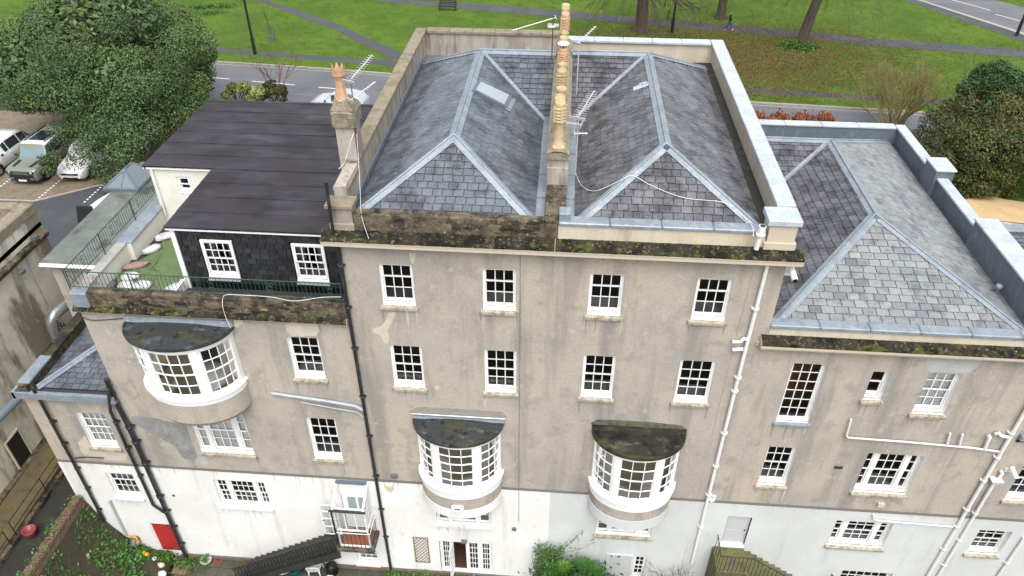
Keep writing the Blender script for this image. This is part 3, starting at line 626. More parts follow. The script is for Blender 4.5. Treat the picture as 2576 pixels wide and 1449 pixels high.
def side_and_back(parent, x0, x1, yb, z0, z1, mt='roughcast'):
    m = MB()
    m.face([(x0, .001, z0), (x0, yb, z0), (x0, yb, z1), (x0, .001, z1)]); m.build('side_wall', mt, parent)
    m = MB(); m.face([(x1, .001, z0), (x1, yb, z0), (x1, yb, z1), (x1, .001, z1)]); m.build('side_wall', mt, parent)
    m = MB(); m.face([(x0, yb, z0), (x1, yb, z0), (x1, yb, z1), (x0, yb, z1)]); m.build('back_wall', mt, parent)
def front(parent, x0, x1, z1, up, lo, lowm, zlo0=-.3, sl=None):
    m = MB(); wall_grid(m, x0, x1, GF, z1, up); m.build('wall', 'roughcast', parent)
    m = MB(); wall_grid(m, x0, x1, zlo0, GF-.03, lo, -.04); m.face([(x0, -.04, GF-.03), (x1, -.04, GF-.03), (x1, .001, GF), (x0, .001, GF)]); m.build('painted_wall', lowm, parent)
    m = MB(); m.hexa([(x0, -.065, GF-.035), (x1, -.065, GF-.035), (x1, -.0015, GF-.035), (x0, -.0015, GF-.035), (x0, -.065, GF-.005), (x1, -.065, GF-.005), (x1, -.0015, GF+.03), (x0, -.0015, GF+.03)])
    m.build('string_course', 'lead_dark' if False else 'mortar_dark', parent)

def hip_roof(house, xl, xr, ye, ze, xr_, ya, zr, yfar, cross_to, mt, pal, gauge, width, yback, side='L', lim=300, lpal=None, mats=None):
    """hipped range running back from the garden front, meeting a cross range at the street side"""
    dk = MB(); S = []
    A = (xr_, ya, zr); B = (xr_, yfar, zr)
    yv = yfar-(yback-yfar)
    if side == 'L':
        slopes = [[(xl, ye, ze), (xr, ye, ze), A], [(xl, yback, ze), (xl, ye, ze), A, B],
                  [(xr, ye, ze), (xr, yv, ze), B, A], [(xr, yv, ze), (cross_to, yv, ze), (cross_to, yfar, zr), B]]
        back = [(cross_to, yback, ze), (xl, yback, ze), B, (cross_to, yfar, zr)]
    else:
        slopes = [[(xl, ye, ze), (xr, ye, ze), A], [(xl, yv, ze), (xl, ye, ze), A, B],
                  [(xr, ye, ze), (xr, yback, ze), B, A], [(cross_to, yv, ze), (xl, yv, ze), B, (cross_to, yfar, zr)]]
        back = [(xr, yback, ze), (cross_to, yback, ze), (cross_to, yfar, zr), B]
    for p in slopes+[back]: dk.face(p)
    rf = dk.build('roof', 'roof_deck', house)
    for i, p in enumerate(slopes+[back]): S += slate_slope(p, gauge, width, PAL_P if mats and mats[i] == 'slate_purple' else pal, mt=mats[i] if mats else None)
    put_slates(S, rf, mt, lim)
    N = []
    for p in slopes+[back]:
        P = [Vector(q) for q in p]; N.append((P[1]-P[0]).cross(P[-1]-P[0]).normalized())
    c1, c2 = Vector((xl, ye, ze)), Vector((xr, ye, ze)); A, B = Vector(A), Vector(B)
    flashing(rf, c1, A, N[0], N[1]); flashing(rf, c2, A, N[0], N[2])
    flashing(rf, A, B, N[1], N[2], name='ridge_flashing')
    if side == 'L':
        flashing(rf, B, (cross_to, yfar, zr), N[3], N[4], name='ridge_flashing'); flashing(rf, (xl, yback, ze), B, N[1], N[4])
        v0, v1 = Vector((xr, yv, ze)), B; n1, n2 = N[2], N[3]
    else:
        flashing(rf, (cross_to, yfar, zr), B, N[3], N[4], name='ridge_flashing'); flashing(rf, (xr, yback, ze), B, N[2], N[4])
        v0, v1 = Vector((xl, yv, ze)), B; n1, n2 = N[1], N[3]
    # valley lead
    d = (v1-v0).normalized(); m = MB()
    for nn, oth in ((n1, n2), (n2, n1)):
        s = d.cross(nn).normalized()
        if s.dot(oth) < 0: s = -s
        m.prism([v0+nn*.04, v1+nn*.04, v1+nn*.04+s*.11, v0+nn*.04+s*.11], nn*.01)
    m.build('valley_flashing', 'lead', rf)
    return rf, N
PAL_B = [(1, 1, 1), (.93, .97, 1.0), (1.08, 1.06, 1.02), (.86, .9, .95), (1.02, .96, .99), (1.15, 1.16, 1.15)]
PAL_P = [(1, 1, 1), (1.06, .98, 1.0), (.9, .9, .92), (1.1, 1.08, 1.06), (.8, .82, .86), (1.2, 1.18, 1.15), (.98, .92, .93)]
PAL_L = [(1, 1, 1), (1, 1, 1), (.94, .99, .95), (1.1, 1.11, 1.06), (.80, .82, .84), (1.02, .96, .97), (.70, .70, .73), (1.16, 1.17, 1.13), (1.03, .97, .97), (.86, .92, .94)]

# ------------------------------------------------------------------ tall house with the brown weathered parapet
HL = thing('tall_house', 'tall rendered house with brown mossy stone parapet and a roof window', 'house', (-3.3, 7, 0))
topz = (14.42, 15.97); midz = (10.90, 12.76)
front(HL, -6.5, -.1, 16.58, [(-5.35, -4.32, *topz), (-2.23, -1.21, *topz), (-5.33, -4.27, *midz), (-2.24, -1.18, *midz), (-3.2-1.25, -3.2+1.25, 6.9, 9.23)],
      [(-4.30, -2.14, 3.46, 5.25), (-4.30, -2.12, .18, 2.30)], 'white_paint_wall')
window(HL, -5.35, -4.32, *topz, 3, 1, 2, rm='room'); window(HL, -2.23, -1.21, *topz, 3, 1, 2, rm='room')
window(HL, -5.33, -4.27, *midz, 3, 2, 2, rm='room_green', books=True); window(HL, -2.24, -1.18, *midz, 3, 2, 2, books=True)
bow(HL, -3.2, 1.49, 1.13, 9.45, 6.96, 6.50, 5.9, 5.42, 3, 2, 3, 'lead_bow', 'room_dark')
window(HL, -4.30, -2.14, 3.46, 5.25, 3, 2, 2, y0=-.04, lights=[(0, .2, 1), (.27, .73, 3), (.8, 1, 1)], sill='white_sill')
side_and_back(HL, -6.5, -.1, 14.4, 0, 17.2)
cornice(HL, -6.85, -.1, 16.58)
# front parapet
m = MB(); m.cbox(-5.9, -.43, .0, .32, 17.12, 17.68, .015); m.build('front_parapet', 'stone_moss', HL)
m = MB(); m.cbox(-.43, -.035, .0, .32, 17.12, 17.69, .015); m.build('front_parapet', 'stone_moss', HL)
m = MB(); m.cbox(-6.62, -5.9, -.05, .5, 17.12, 17.35); m.cbox(-6.55, -5.93, .0, .46, 17.35, 17.86); m.build('corner_pier', 'stained_render', HL)
m = MB(); m.cbox(-6.68, -5.86, -.08, .52, 17.86, 17.97); m.build('pier_cap', 'stone_coping', HL)
m = MB(); m.box(-6.5, -6.15, .46, 14.05, 16.9, 18.28); m.build('side_parapet', 'stained_render', HL)
y = .52; 
for k in range(12):
    L = 1.38 if k == 0 else 1.12
    if k == 0: m = MB(); m.cbox(-6.56, -6.09, y, y+L-.006, 18.10, 18.22); y0c = y
    else: m = MB(); m.cbox(-6.56, -6.09, y, min(y+L, 14.46)-.006, 18.284, 18.40)
    if k == 1: pass
    m.build('coping_stone', 'stone_coping', HL); y += L
m = MB(); m.box(-6.15, -.2, 14.05, 14.4, 16.9, 18.24); m.build('back_parapet', 'stained_render', HL)
for k in range(6):
    m = MB(); m.cbox(-6.08+k*.985, -6.08+(k+1)*.985-.006, 13.98, 14.46, 18.244, 18.36); m.build('coping_stone', 'stone_coping', HL)
m = MB(); m.box(-6.15, -.43, .3, 14.05, 17.0, 17.27); m.build('gutter_floor', 'lead_dark', HL)
rfL, NL = hip_roof(HL, -6.0, -.75, .45, 17.36, -3.3, 2.7, 18.9, 10.1, -.45, 'slate', PAL_B, .235, .30, 12.8, 'L')
m = MB()      # lead upstand along the side parapet and the valley gutter by the stack
m.prism([(-6.149, .5, 17.27), (-6.05, .5, 17.27), (-6.10, .5, 17.52), (-6.149, .5, 17.55)], (0, 12.5, 0)); m.build('gutter_flashing', 'lead_dark', HL)
for k in range(5):
    m = MB(); m.box(-.74, -.455, .5+k*1.42, .5+(k+1)*1.42-.01, 17.275, 17.33+.03*k); m.build('gutter_lead', 'lead', HL)
# roof window on the slope towards the stack
nS = NL[2]; p0 = (-.75, .45, 17.36)
q = [PP(*T(1, 0, *c), p0, nS) for c in ((975, 700), (1020, 628), (1272, 745), (1228, 832))]
nv = Vector(nS); m = MB(); m.prism([p+nv*.02 for p in q], nv*.13); sk = m.build('roof_window', 'lead_dark', rfL)
cq = sum(q, Vector())/4; gq = [cq+(p-cq)*.84+nv*.156 for p in q]; m = MB(); m.prism(gq, nv*.006); m.build('roof_window_pane', 'blind_blue', sk)
m = MB(); m.prism([q[2]+nv*.05, q[3]+nv*.05, q[3]+(q[3]-q[0])*.16+nv*.05, q[2]+(q[2]-q[1])*.16+nv*.05], nv*.012); m.build('apron_flashing', 'lead', sk)
# plaster repairs
irregular(HL, [T(1, 1, *c) for c in ((365, 905), (412, 905), (395, 955), (350, 1040), (362, 1110), (355, 1150), (318, 1140), (300, 1085), (240, 1060), (235, 1035), (300, 1015), (330, 975), (345, 935))], 0, 'patch_cream')
irregular(HL, [T(1, 1, *c) for c in ((515, 460), (562, 460), (555, 530), (535, 550), (520, 510))], 0, 'patch_cream')
irregular(HL, [T(1, 2, *c) for c in ((708, 15), (735, 10), (742, 35), (722, 48), (705, 35))], 0, 'patch_cream')
# french doors, one leaf standing open
fd = MB(); x0, x1, z0, z1, yf = -4.30, -2.12, .18, 2.30, .05
for (a, b) in ((x0, x0+.07), (-3.84, -3.76), (-3.22, -3.14), (-2.68, -2.60), (x1-.07, x1)): fd.box(a, b, yf, yf+.1, z0, z1)
fd.box(x0, x1, yf+.002, yf+.098, z1-.08, z1); fd.box(x0, x1, yf-.06, yf+.1, z0-.05, z0+.02)
fdo = fd.build('french_doors', 'white_timber', HL)
def leaf(parent, a, b, y, z0, z1, cols, rows, name='door_leaf', rot=None):
    mm = MB(); P = []
    st = .07; mm.box(a, a+st, y, y+.04, z0, z1); mm.box(b-st, b, y, y+.04, z0, z1); mm.box(a+st, b-st, y, y+.04, z1-.08, z1); mm.box(a+st, b-st, y, y+.04, z0, z0+.14)
    cw = (b-a-2*st)/cols; rh = (z1-z0-.22)/rows
    for c in range(1, cols): mm.box(a+st+c*cw-.013, a+st+c*cw+.013, y+.004, y+.036, z0+.14, z1-.08)
    for r in range(1, rows): mm.box(a+st, b-st, y+.006, y+.034, z0+.14+r*rh-.013, z0+.14+r*rh+.013)
    def tr(p):
        if rot is None: return p
        an, hx, hy = rot; dx, dy = p[0]-hx, p[1]-hy
        return (hx+dx*math.cos(an)-dy*math.sin(an), hy+dx*math.sin(an)+dy*math.cos(an), p[2])
    mm.v = [tr(p) for p in mm.v]; lf = mm.build(name, 'white_timber', parent)
    for c in range(cols):
        for r in range(rows):
            g = MB(); xa, xb, za, zb = a+st+c*cw, a+st+(c+1)*cw, z0+.14+r*rh, z0+.14+(r+1)*rh
            g.face([tr(p) for p in ((xa, y+.02, za), (xb, y+.02, za), (xb, y+.02, zb), (xa, y+.02, zb))]); g.build('pane', 'pane_glass', parent)
leaf(fdo, x0+.07, -3.84, yf+.03, .2, 2.22, 3, 5); leaf(fdo, -3.14, -2.68, yf+.03, .2, 2.22, 3, 5); leaf(fdo, -2.60, x1-.07, yf+.03, .2, 2.22, 3, 5)
leaf(fdo, -3.76, -3.22, yf+.03, .2, 2.22, 3, 5, name='open_leaf', rot=(R(-98), -3.76, yf+.03))
room(fdo, x0, x1, .16, .18, 2.30, 'room_dark', 2.5)
m = MB(); m.face([(x0, .15, .17), (x1, .15, .17), (x1, 2.4, .17), (x0, 2.4, .17)]); m.build('wood_floor', 'floor_brown', fdo)
m = MB(); m.box(-3.36, -3.14, -.19, -.04, 2.42, 2.52); m.build('outside_lamp', 'plastic_grey', HL)
m = MB(); m.prism([T3 for T3 in [(-3.42, -1.14, 6.18), (-3.02, -1.14, 6.18), (-2.98, -1.14, 6.08), (-3.12, -1.14, 5.9), (-3.32, -1.14, 5.9), (-3.46, -1.14, 6.08)]], (0, -.10, 0)); ab = m.build('alarm_box', 'plastic_white', HL)
m = MB(); m.box(-3.32, -3.12, -1.246, -1.241, 6.03, 6.10); m.build('alarm_label', 'plastic_grey', ab)

# ------------------------------------------------------------------ tall house with the lead-capped parapet
HR = thing('tall_house', 'tall rendered house with pale lead capped parapet and white corner pier', 'house', (3.2, 7, 0))
front(HR, -.1, 6.5, 16.58, [(.96, 1.98, *topz), (4.09, 5.11, *topz), (.96, 2.01, *midz), (4.03, 5.15, *midz), (3.05-1.25, 3.05+1.25, 6.85, 9.13)],
      [(1.96, 4.10, 3.46, 5.2), (3.62, 4.12, .6, 2.13)], 'grey_paint_wall')
# the first part of the low wall is still painted white
m = MB(); m.box(-.1, .12, -.046, -.0405, -.3, GF-.04); m.build('paint_edge', 'white_paint_wall', HR)
window(HR, .96, 1.98, *topz, 3, 1, 2, rm='room'); window(HR, 4.09, 5.11, *topz, 3, 1, 2, rm='room')
window(HR, .96, 2.01, *midz, 3, 2, 2); window(HR, 4.03, 5.15, *midz, 3, 2, 2, rm='room_green')
bow(HR, 3.05, 1.49, 1.13, 9.36, 6.88, 6.42, 5.9, 5.36, 3, 2, 2, 'lead_mossy', 'room_wood', low='grey_paint_wall')
window(HR, 1.96, 4.10, 3.46, 5.2, 3, 2, 2, y0=-.04, lights=[(0, .2, 1), (.27, .73, 3), (.8, 1, 1)])
window(HR, 3.62, 4.12, .6, 2.13, 2, 2, 2, y0=-.04, sill=None)
m = MB(); m.box(2.6, 3.5, -.055, -.041, .1, 2.15); gd = m.build('garden_door', 'grey_door', HR)
m = MB(); m.box(2.52, 2.6, -.075, -.041, .1, 2.22); m.box(3.5, 3.58, -.075, -.041, .1, 2.22); m.box(2.6, 3.5, -.075, -.041, 2.15, 2.22); m.build('door_frame', 'grey_paint_wall', gd)
side_and_back(HR, -.1, 6.5, 14.4, 0, 17.2)
cornice(HR, -.1, 6.82, 16.58)
m = MB(); m.box(-.03, 5.72, .0, .3, 17.12, 17.60); m.build('front_parapet', 'cream_render', HR)
for k in range(4):
    m = MB(); m.cbox(-.02+k*1.435, -.02+(k+1)*1.435-.008, -.05, .36, 17.60, 17.70, .03); m.build('lead_cap', 'lead', HR)
m = MB(); m.cbox(-.025, .30, .01, .40, 17.702, 17.96, .02); m.build('lead_upstand', 'lead', HR)
m = MB(); m.cbox(5.70, 6.58, -.09, .62, 17.12, 17.34, .01); m.cbox(5.76, 6.52, -.05, .56, 17.34, 17.92, .01); m.build('corner_pier', 'stone_pale', HR)
m = MB(); m.cbox(5.68, 6.60, -.12, .66, 17.92, 18.08, .02); m.build('pier_cap', 'coping_pale', HR)
m = MB(); m.box(6.15, 6.5, .56, 14.05, 16.9, 18.04); m.build('side_parapet', 'cream_render', HR)
y = .67
for k in range(13):
    e = min(y+1.065, 14.45); m = MB(); m.cbox(6.04, 6.57, y, e-.007, 18.045, 18.145, .02); m.build('coping_slab', 'coping_pale', HR); y += 1.065
m = MB(); m.box(-.1, 6.15, 14.05, 14.4, 16.9, 18.04); m.build('back_parapet', 'cream_render', HR)
for k in range(5):
    m = MB(); m.cbox(-.1+k*1.225, -.1+(k+1)*1.225-.007, 13.95, 14.45, 18.045, 18.145, .02); m.build('coping_slab', 'coping_pale', HR)
m = MB(); m.box(.155, 6.15, .3, 14.05, 17.0, 17.27); m.build('gutter_floor', 'gutter_dirt', HR)
rfR, NR = hip_roof(HR, .45, 5.75, .45, 17.36, 3.05, 2.7, 18.85, 10.4, .17, 'slate_purple', PAL_P, .235, .29, 13.1, 'R')
for k in range(5):
    m = MB(); m.box(.16, .44, .5+k*1.42, .5+(k+1)*1.42-.01, 17.275, 17.33+.03*k); m.build('gutter_lead', 'lead', HR)
# two pale replacement slates by the ridge and moss along the gutter
for c in (((2205, 665), (2330, 625), (2325, 650), (2210, 692)), ((2250, 635), (2310, 620), (2312, 640), (2255, 655))):
    nn = Vector(NR[1]); m = MB(); m.prism([PP(*T(1, 0, *z), (.45, .45, 17.36), NR[1])+nn*.036 for z in c], nn*.008); m.build('pale_slate', 'coping_pale', rfR)
# alarm box
m = MB(); m.prism([PY(*T(2, 2, *c), -.001) for c in ((185, 835), (250, 838), (240, 868), (218, 880), (192, 862))], (0, -.09, 0)); ab = m.build('alarm_box', 'plastic_white', HR)
q0 = PY(*T(2, 2, 216, 852), -.095); m = MB(); m.box(q0.x-.10, q0.x+.10, -.098, -.0915, q0.z-.03, q0.z+.02); m.build('alarm_label', 'plastic_teal', ab)
# ------------------------------------------------------------------ chimneys
def pot(parent, c, h, r, mt, kind='plain'):
    x, y, z = c
    if kind == 'louvre':      # square foot, shaft, louvred drum
        m = MB(); m.cbox(x-r*1.15, x+r*1.15, y-r*1.15, y+r*1.15, z, z+.10, .04)
        m.lathe([(r*1.12, .10), (r*.98, .16), (r*.92, h*.30), (r*.90, h*.55), (r*1.0, h*.57)], (x, y, z), 16)
        k = 5; hh = h*.57
        for i in range(k):
            a = hh+(h*.90-hh)*i/k; b = hh+(h*.90-hh)*(i+1)/k
            m.lathe([(r*.82, a), (r*1.16, a+.012), (r*1.16, a+.03), (r*.88, b-.01)], (x, y, z), 16)
        m.lathe([(r*.95, h*.89), (r*1.02, h*.93), (r*.95, h), (r*.76, h), (r*.70, h-.3)], (x, y, z), 16)
        for t in range(4):
            an = t*math.pi/2+.4; m.box(x+r*1.03*math.cos(an)-.03, x+r*1.03*math.cos(an)+.03, y+r*1.03*math.sin(an)-.03, y+r*1.03*math.sin(an)+.03, z+hh, z+h*.9)
    elif kind == 'crown':
        m = MB(); m.lathe([(r*1.5, 0), (r*1.25, .05), (r*1.0, .28), (r*.92, h*.35), (r*.9, h*.62), (r*1.05, h*.63), (r*1.05, h*.66), (r*1.3, h*.70), (r*1.32, h*.80)], (x, y, z), 8, smooth=False)
        n = 8; V = []
        for k in range(n):
            t0, t1 = 2*math.pi*k/n, 2*math.pi*(k+1)/n; tm = (t0+t1)/2
            p = lambda t, rr, zz: (x+rr*math.cos(t), y+rr*math.sin(t), z+zz)
            m.face([p(t0, r*1.32, h*.80), p(t1, r*1.32, h*.80), p(tm, r*1.42, h)]); m.face([p(t0, r*1.22, h*.80), p(t1, r*1.22, h*.80), p(tm, r*1.38, h)])
        m.lathe([(r*1.22, h*.8), (r*1.1, h*.70), (r*.8, h*.5)], (x, y, z), 8, smooth=False)
    else:
        m = MB(); m.lathe([(r*1.12, 0), (r*1.1, .06), (r*.98, .10), (r*.92, h*.8), (r*.96, h*.84), (r*1.08, h*.86), (r*1.08, h*.97), (r*1.0, h), (r*.80, h), (r*.74, h-.3)], (x, y, z), 16)
    p = m.build('chimney_pot', mt, parent)
    f = MB(); f.lathe([(r*.74, h-.29), (0.001, h-.3)], (x, y, z), 16); f.build('flue', 'vent_dark', p)
    return p
ST = thing('chimney_stack', 'long rendered chimney stack between the two slate roofs carrying thirteen clay pots', 'chimney', (-.13, 7, 17.2))
m = MB(); m.cbox(-.43, .155, .32, 2.06, 17.0, 17.74, .02); m.build('party_wall', 'stone_moss', ST); m = MB(); m.box(-.40, .13, 12.0, 14.05, 17.0, 17.9); m.build('party_wall', 'stone_moss', ST)
m = MB(); m.cbox(-.46, .185, 2.06, 2.5, 17.0, 18.30, .02); m.build('stack_end', 'stained_render', ST)
m = MB(); m.box(-.449, .175, 2.12, 12.0, 17.0, 18.76); m.build('stack', 'stained_render', ST)
# flaunching: rough mortar bed with a rounded top
V = []; ny, nx = 70, 8
for j in range(ny+1):
    yy = 2.06+(12.06-2.06)*j/ny
    for i in range(nx+1):
        q = i/nx*2-1; e = min(1, (min(j, ny-j)/2.0)); V.append((-.137+q*.34, yy, 18.70+.20*(1-q**4)*(.6+.4*e)+random.uniform(-.018, .018)))
m = MB(); m.idx(V, [(j*(nx+1)+i, j*(nx+1)+i+1, (j+1)*(nx+1)+i+1, (j+1)*(nx+1)+i) for j in range(ny) for i in range(nx)], True)
m.prism([(-.477, 2.06, 18.56), (.203, 2.06, 18.56), (.203, 2.06, 18.71), (-.477, 2.06, 18.71)], (0, 10, 0)); m.build('flaunching', 'flaunching', ST)
for (yy, zt, r, mt, kd) in ((2.30, 20.30, .155, 'buff_clay', 'louvre'), (3.06, 20.08, .15, 'buff_clay', 'plain'), (3.62, 19.92, .15, 'mossy_clay', 'plain'), (4.25, 19.92, .145, 'buff_clay', 'plain'),
        (5.15, 20.15, .15, 'mossy_clay', 'louvre'), (6.45, 19.86, .145, 'mossy_clay', 'plain'), (7.3, 20.10, .15, 'terracotta', 'louvre'), (8.65, 19.86, .145, 'mossy_clay', 'plain'), (9.25, 19.82, .145, 'buff_clay', 'plain'),
        (9.85, 19.80, .145, 'mossy_clay', 'plain'), (10.35, 20.35, .15, 'terracotta', 'louvre'), (11.05, 20.32, .15, 'mossy_clay', 'plain'), (11.55, 20.30, .15, 'buff_clay', 'plain')):
    p = pot(ST, (-.15+random.uniform(-.015, .015), yy, 18.86), zt-18.86, r, mt, kd)
    if abs(yy-7.3) < .01:
        m = MB(); m.lathe([(.001, .16), (.2, .155), (.215, .13), (.2, .12)], (-.15, yy, zt), 16)
        for t in range(6): m.tube([(-.15+.12*math.cos(t*1.05), yy+.12*math.sin(t*1.05), zt-.02), (-.15+.14*math.cos(t*1.05), yy+.14*math.sin(t*1.05), zt+.13)], .012, 5)
        m.build('cowl', 'plastic_white', p)

SC = thing('chimney_stack', 'slim mossy topped chimney on the brown parapet with one crown pot', 'chimney', (-6.4, 2.3, 16.5))
m = MB(); m.hexa([(-6.68, 1.93, 16.3), (-6.13, 1.93, 16.3), (-6.13, 2.65, 16.3), (-6.68, 2.65, 16.3), (-6.68, 1.93, 19.45), (-6.13, 1.93, 19.45), (-6.13, 2.65, 19.45), (-6.68, 2.65, 19.45)]); m.build('stack', 'stained_render', SC)
m = MB(); m.cbox(-6.76, -6.05, 1.85, 2.73, 19.45, 19.95, .07); m.hexa([(-6.74, 1.88, 19.94), (-6.08, 1.88, 19.94), (-6.08, 2.70, 19.94), (-6.74, 2.70, 19.94), (-6.60, 1.96, 20.26), (-6.24, 1.96, 20.26), (-6.24, 2.4, 20.26), (-6.60, 2.4, 20.26)]); m.build('stack_cap', 'flaunching', SC)
pot(SC, (-6.42, 2.14, 20.22), 1.02, .15, 'terracotta', 'crown')
m = MB(); m.tube([(-6.08, 1.95, 18.6), (-6.08, 1.95, 19.4)], .03, 6); m.build('bracket', 'rust', SC)

mat('cream_wall', (0.72, 0.70, 0.63), [((0.6, .57, .5), 2, .5, .68, .5), ((.4, .37, .3), (3, 3, .6), .6, .74, .5)], rough=.85)
# ------------------------------------------------------------------ house with the roof terrace
TH = thing('terrace_house', 'rendered house with railed roof terrace above a wide bow window', 'house', (-11, 5, 0))
bz = (11.06, 12.89)
front(TH, -15.45, -6.5, 13.62, [(-8.73, -7.66, *bz), (-8.71, -7.63, 6.92, 9.10), (-13.07, -11.0, 6.91, 9.1), (-12.2-1.3, -12.2+1.3, 10.9, 13.0)],
      [(-13.0, -10.95, 3.74, 5.33), (-8.0, -6.98, 2.82, 4.95), (-7.85, -6.95, .38, 1.30)], 'white_paint_wall')
window(TH, -8.73, -7.66, *bz, 3, 2, 2, rm='room_green', rev=.12); window(TH, -8.71, -7.63, 6.92, 9.10, 3, 2, 2, rm='room', rev=.12, curtain=False)
window(TH, -13.07, -11.0, 6.91, 9.1, 3, 2, 2, lights=[(0, .17, 1), (.26, .74, 3), (.83, 1, 1)], blind=(.93, 'blind'), rm='room_pale')
window(TH, -13.0, -10.95, 3.74, 5.33, 4, 2, 2, y0=-.04, lights=[(0, .2, 2), (.28, .76, 4), (.84, 1, 2)], sill='white_sill', rm='room')
window(TH, -7.85, -6.95, .38, 1.30, 3, 1, 2, y0=-.04, sill='white_sill')
bow(TH, -12.2, 1.70, 1.22, 13.22, 10.98, 10.66, 9.80, 9.45, 4, 2, 2, 'lead_bow', 'room_dark', band=None)
side_and_back(TH, -15.45, -6.5, 12.0, 0, 13.6)
m = MB(); m.prism([(-15.55, y, z) for y, z in ((0, 13.56), (-.06, 13.56), (-.20, 13.66), (-.20, 13.72), (-.06, 13.82), (0, 13.82))], (9.0, 0, 0)); m.build('cornice', 'stone_pale', TH)
moss_strip(TH, -15.54, -6.56, -.206, 13.72, -.062, 13.82)
m = MB(); m.cbox(-14.95, -6.53, -.06, .24, 13.8, 14.42, .03); m.build('front_parapet', 'stone_moss', TH)
m = MB(); m.cbox(-15.5, -14.95, -.12, .30, 13.8, 14.36, .03); m.build('corner_block', 'lead', TH)
m = MB(); m.box(-15.2, -6.55, .24, 11.4, 13.3, 13.52); m.build('terrace_floor', 'rubber_dark', TH)
m = MB(); m.box(-15.5, -15.2, .30, 6.4, 13.3, 14.20); m.box(-15.2, -15.02, 3.0, 6.4, 13.5, 14.2); m.build('side_parapet', 'cream_wall', TH)
m = MB(); m.cbox(-15.54, -15.16, .31, 3.0, 14.20, 14.26); m.build('parapet_coping', 'concrete', TH); m = MB(); m.cbox(-15.56, -14.98, 3.0, 6.4, 14.207, 14.28); m.build('lead_capping', 'lead', TH)
m = MB(); m.box(-12.4, -6.6, .26, .9, 13.52, 13.75); m.build('planter_ledge', 'green_felt', TH)
# terrace railing
RA = thing('terrace_railing', 'green painted iron railing with scrolls round the roof terrace', 'railing', (-11, .1, 14.4))
m = MB(); m.tube([(-15.5, .06, 15.10), (-6.62, .06, 15.10)], .018, 6); m.tube([(-15.5, .06, 15.10), (-15.5, 6.5, 15.10)], .018, 6); m.build('top_rail', 'green_iron', RA)
m = MB(); m.tube([(-15.5, .06, 14.50), (-6.62, .06, 14.50)], .014, 6); m.tube([(-15.5, .06, 14.50), (-15.5, 6.5, 14.50)], .014, 6); m.build('bottom_rail', 'green_iron', RA)
def balu(pos, h, mt, parent, r=.009): shared(('bal', h, mt, r), lambda: MB().tube([(0, 0, 0), (0, 0, h)], r, 5), 'baluster', mt, parent, pos)
for k in range(66):
    if k % 14 in (6, 7): continue
    balu((-15.44+k*.135, .06, 14.50), .60, 'green_iron', RA)
for k in range(47):
    if k % 14 in (6, 7): continue
    balu((-15.5, .15+k*.135, 14.50), .60, 'green_iron', RA)
def scroll(c, ax):
    m = MB()
    for (du, dz, r) in ((-.055, .16, .055), (.055, .16, .055), (0, .30, .07), (-.055, .44, .055), (.055, .44, .055)):
        m.tube([Vector(c)+Vector(ax)*(du+r*math.cos(t*math.pi/5))+Vector((0, 0, dz+r*math.sin(t*math.pi/5))) for t in range(11)], .009, 4, False)
    m.build('scroll', 'green_iron', RA)
for k in (6, 20, 34, 48, 62): scroll((-15.44+(k+.5)*.135, .06, 14.5), (1, 0, 0))
for k in (6, 20, 34): scroll((-15.5, .15+(k+.5)*.135, 14.5), (0, 1, 0))
for xx in (-15.5, -13.4, -11.2, -9.0, -6.65):
    m = MB(); m.tube([(xx, .06, 14.38), (xx, .06, 15.14)], .02, 6); m.tube([(xx+.05, .06, 15.0), (xx+.05, .9, 13.54)], .010, 5); m.build('post', 'green_iron', RA)
for yy in (2.2, 4.4, 6.5):
    m = MB(); m.tube([(-15.5, yy, 14.25), (-15.5, yy, 15.14)], .02, 6); m.build('post', 'green_iron', RA)
# plaster marks
irregular(TH, [T(0, 1, *c) for c in ((2155, 995), (2200, 985), (2330, 985), (2400, 1000), (2410, 1050), (2385, 1088), (2200, 1088), (2160, 1050))], 0, 'patch_cream')
irregular(TH, [T(0, 1, *c) for c in ((1765, 960), (1830, 965), (1845, 990), (1790, 1020), (1762, 1015))], 0, 'patch_cream')
irregular(TH, [T(0, 2, *c) for c in ((1000, 240), (1180, 258), (1290, 290), (1400, 300), (1440, 420), (1490, 545), (1470, 575), (1390, 565), (1310, 460), (1230, 420), (1150, 350), (1040, 320), (990, 300))], 0, 'patch_cement')
irregular(TH, [T(0, 2, *c) for c in ((1490, 545), (1470, 578), (1500, 600), (1570, 605), (1545, 540), (1500, 500))], 0, 'patch_grey')
m = MB(); q0 = PY(*T(0, 2, 1310, 840), -.045); m.box(q0.x-.05, q0.x+.05, -.06, -.041, q0.z-.06, q0.z+.05); m.build('vent_hole', 'vent_dark', TH)
q0 = PY(*T(0, 2, 1330, 850), -.042); irregular(TH, [T(0, 2, *c) for c in ((1280, 815), (1360, 820), (1365, 880), (1300, 880))], -.04, 'white_paint_wall')

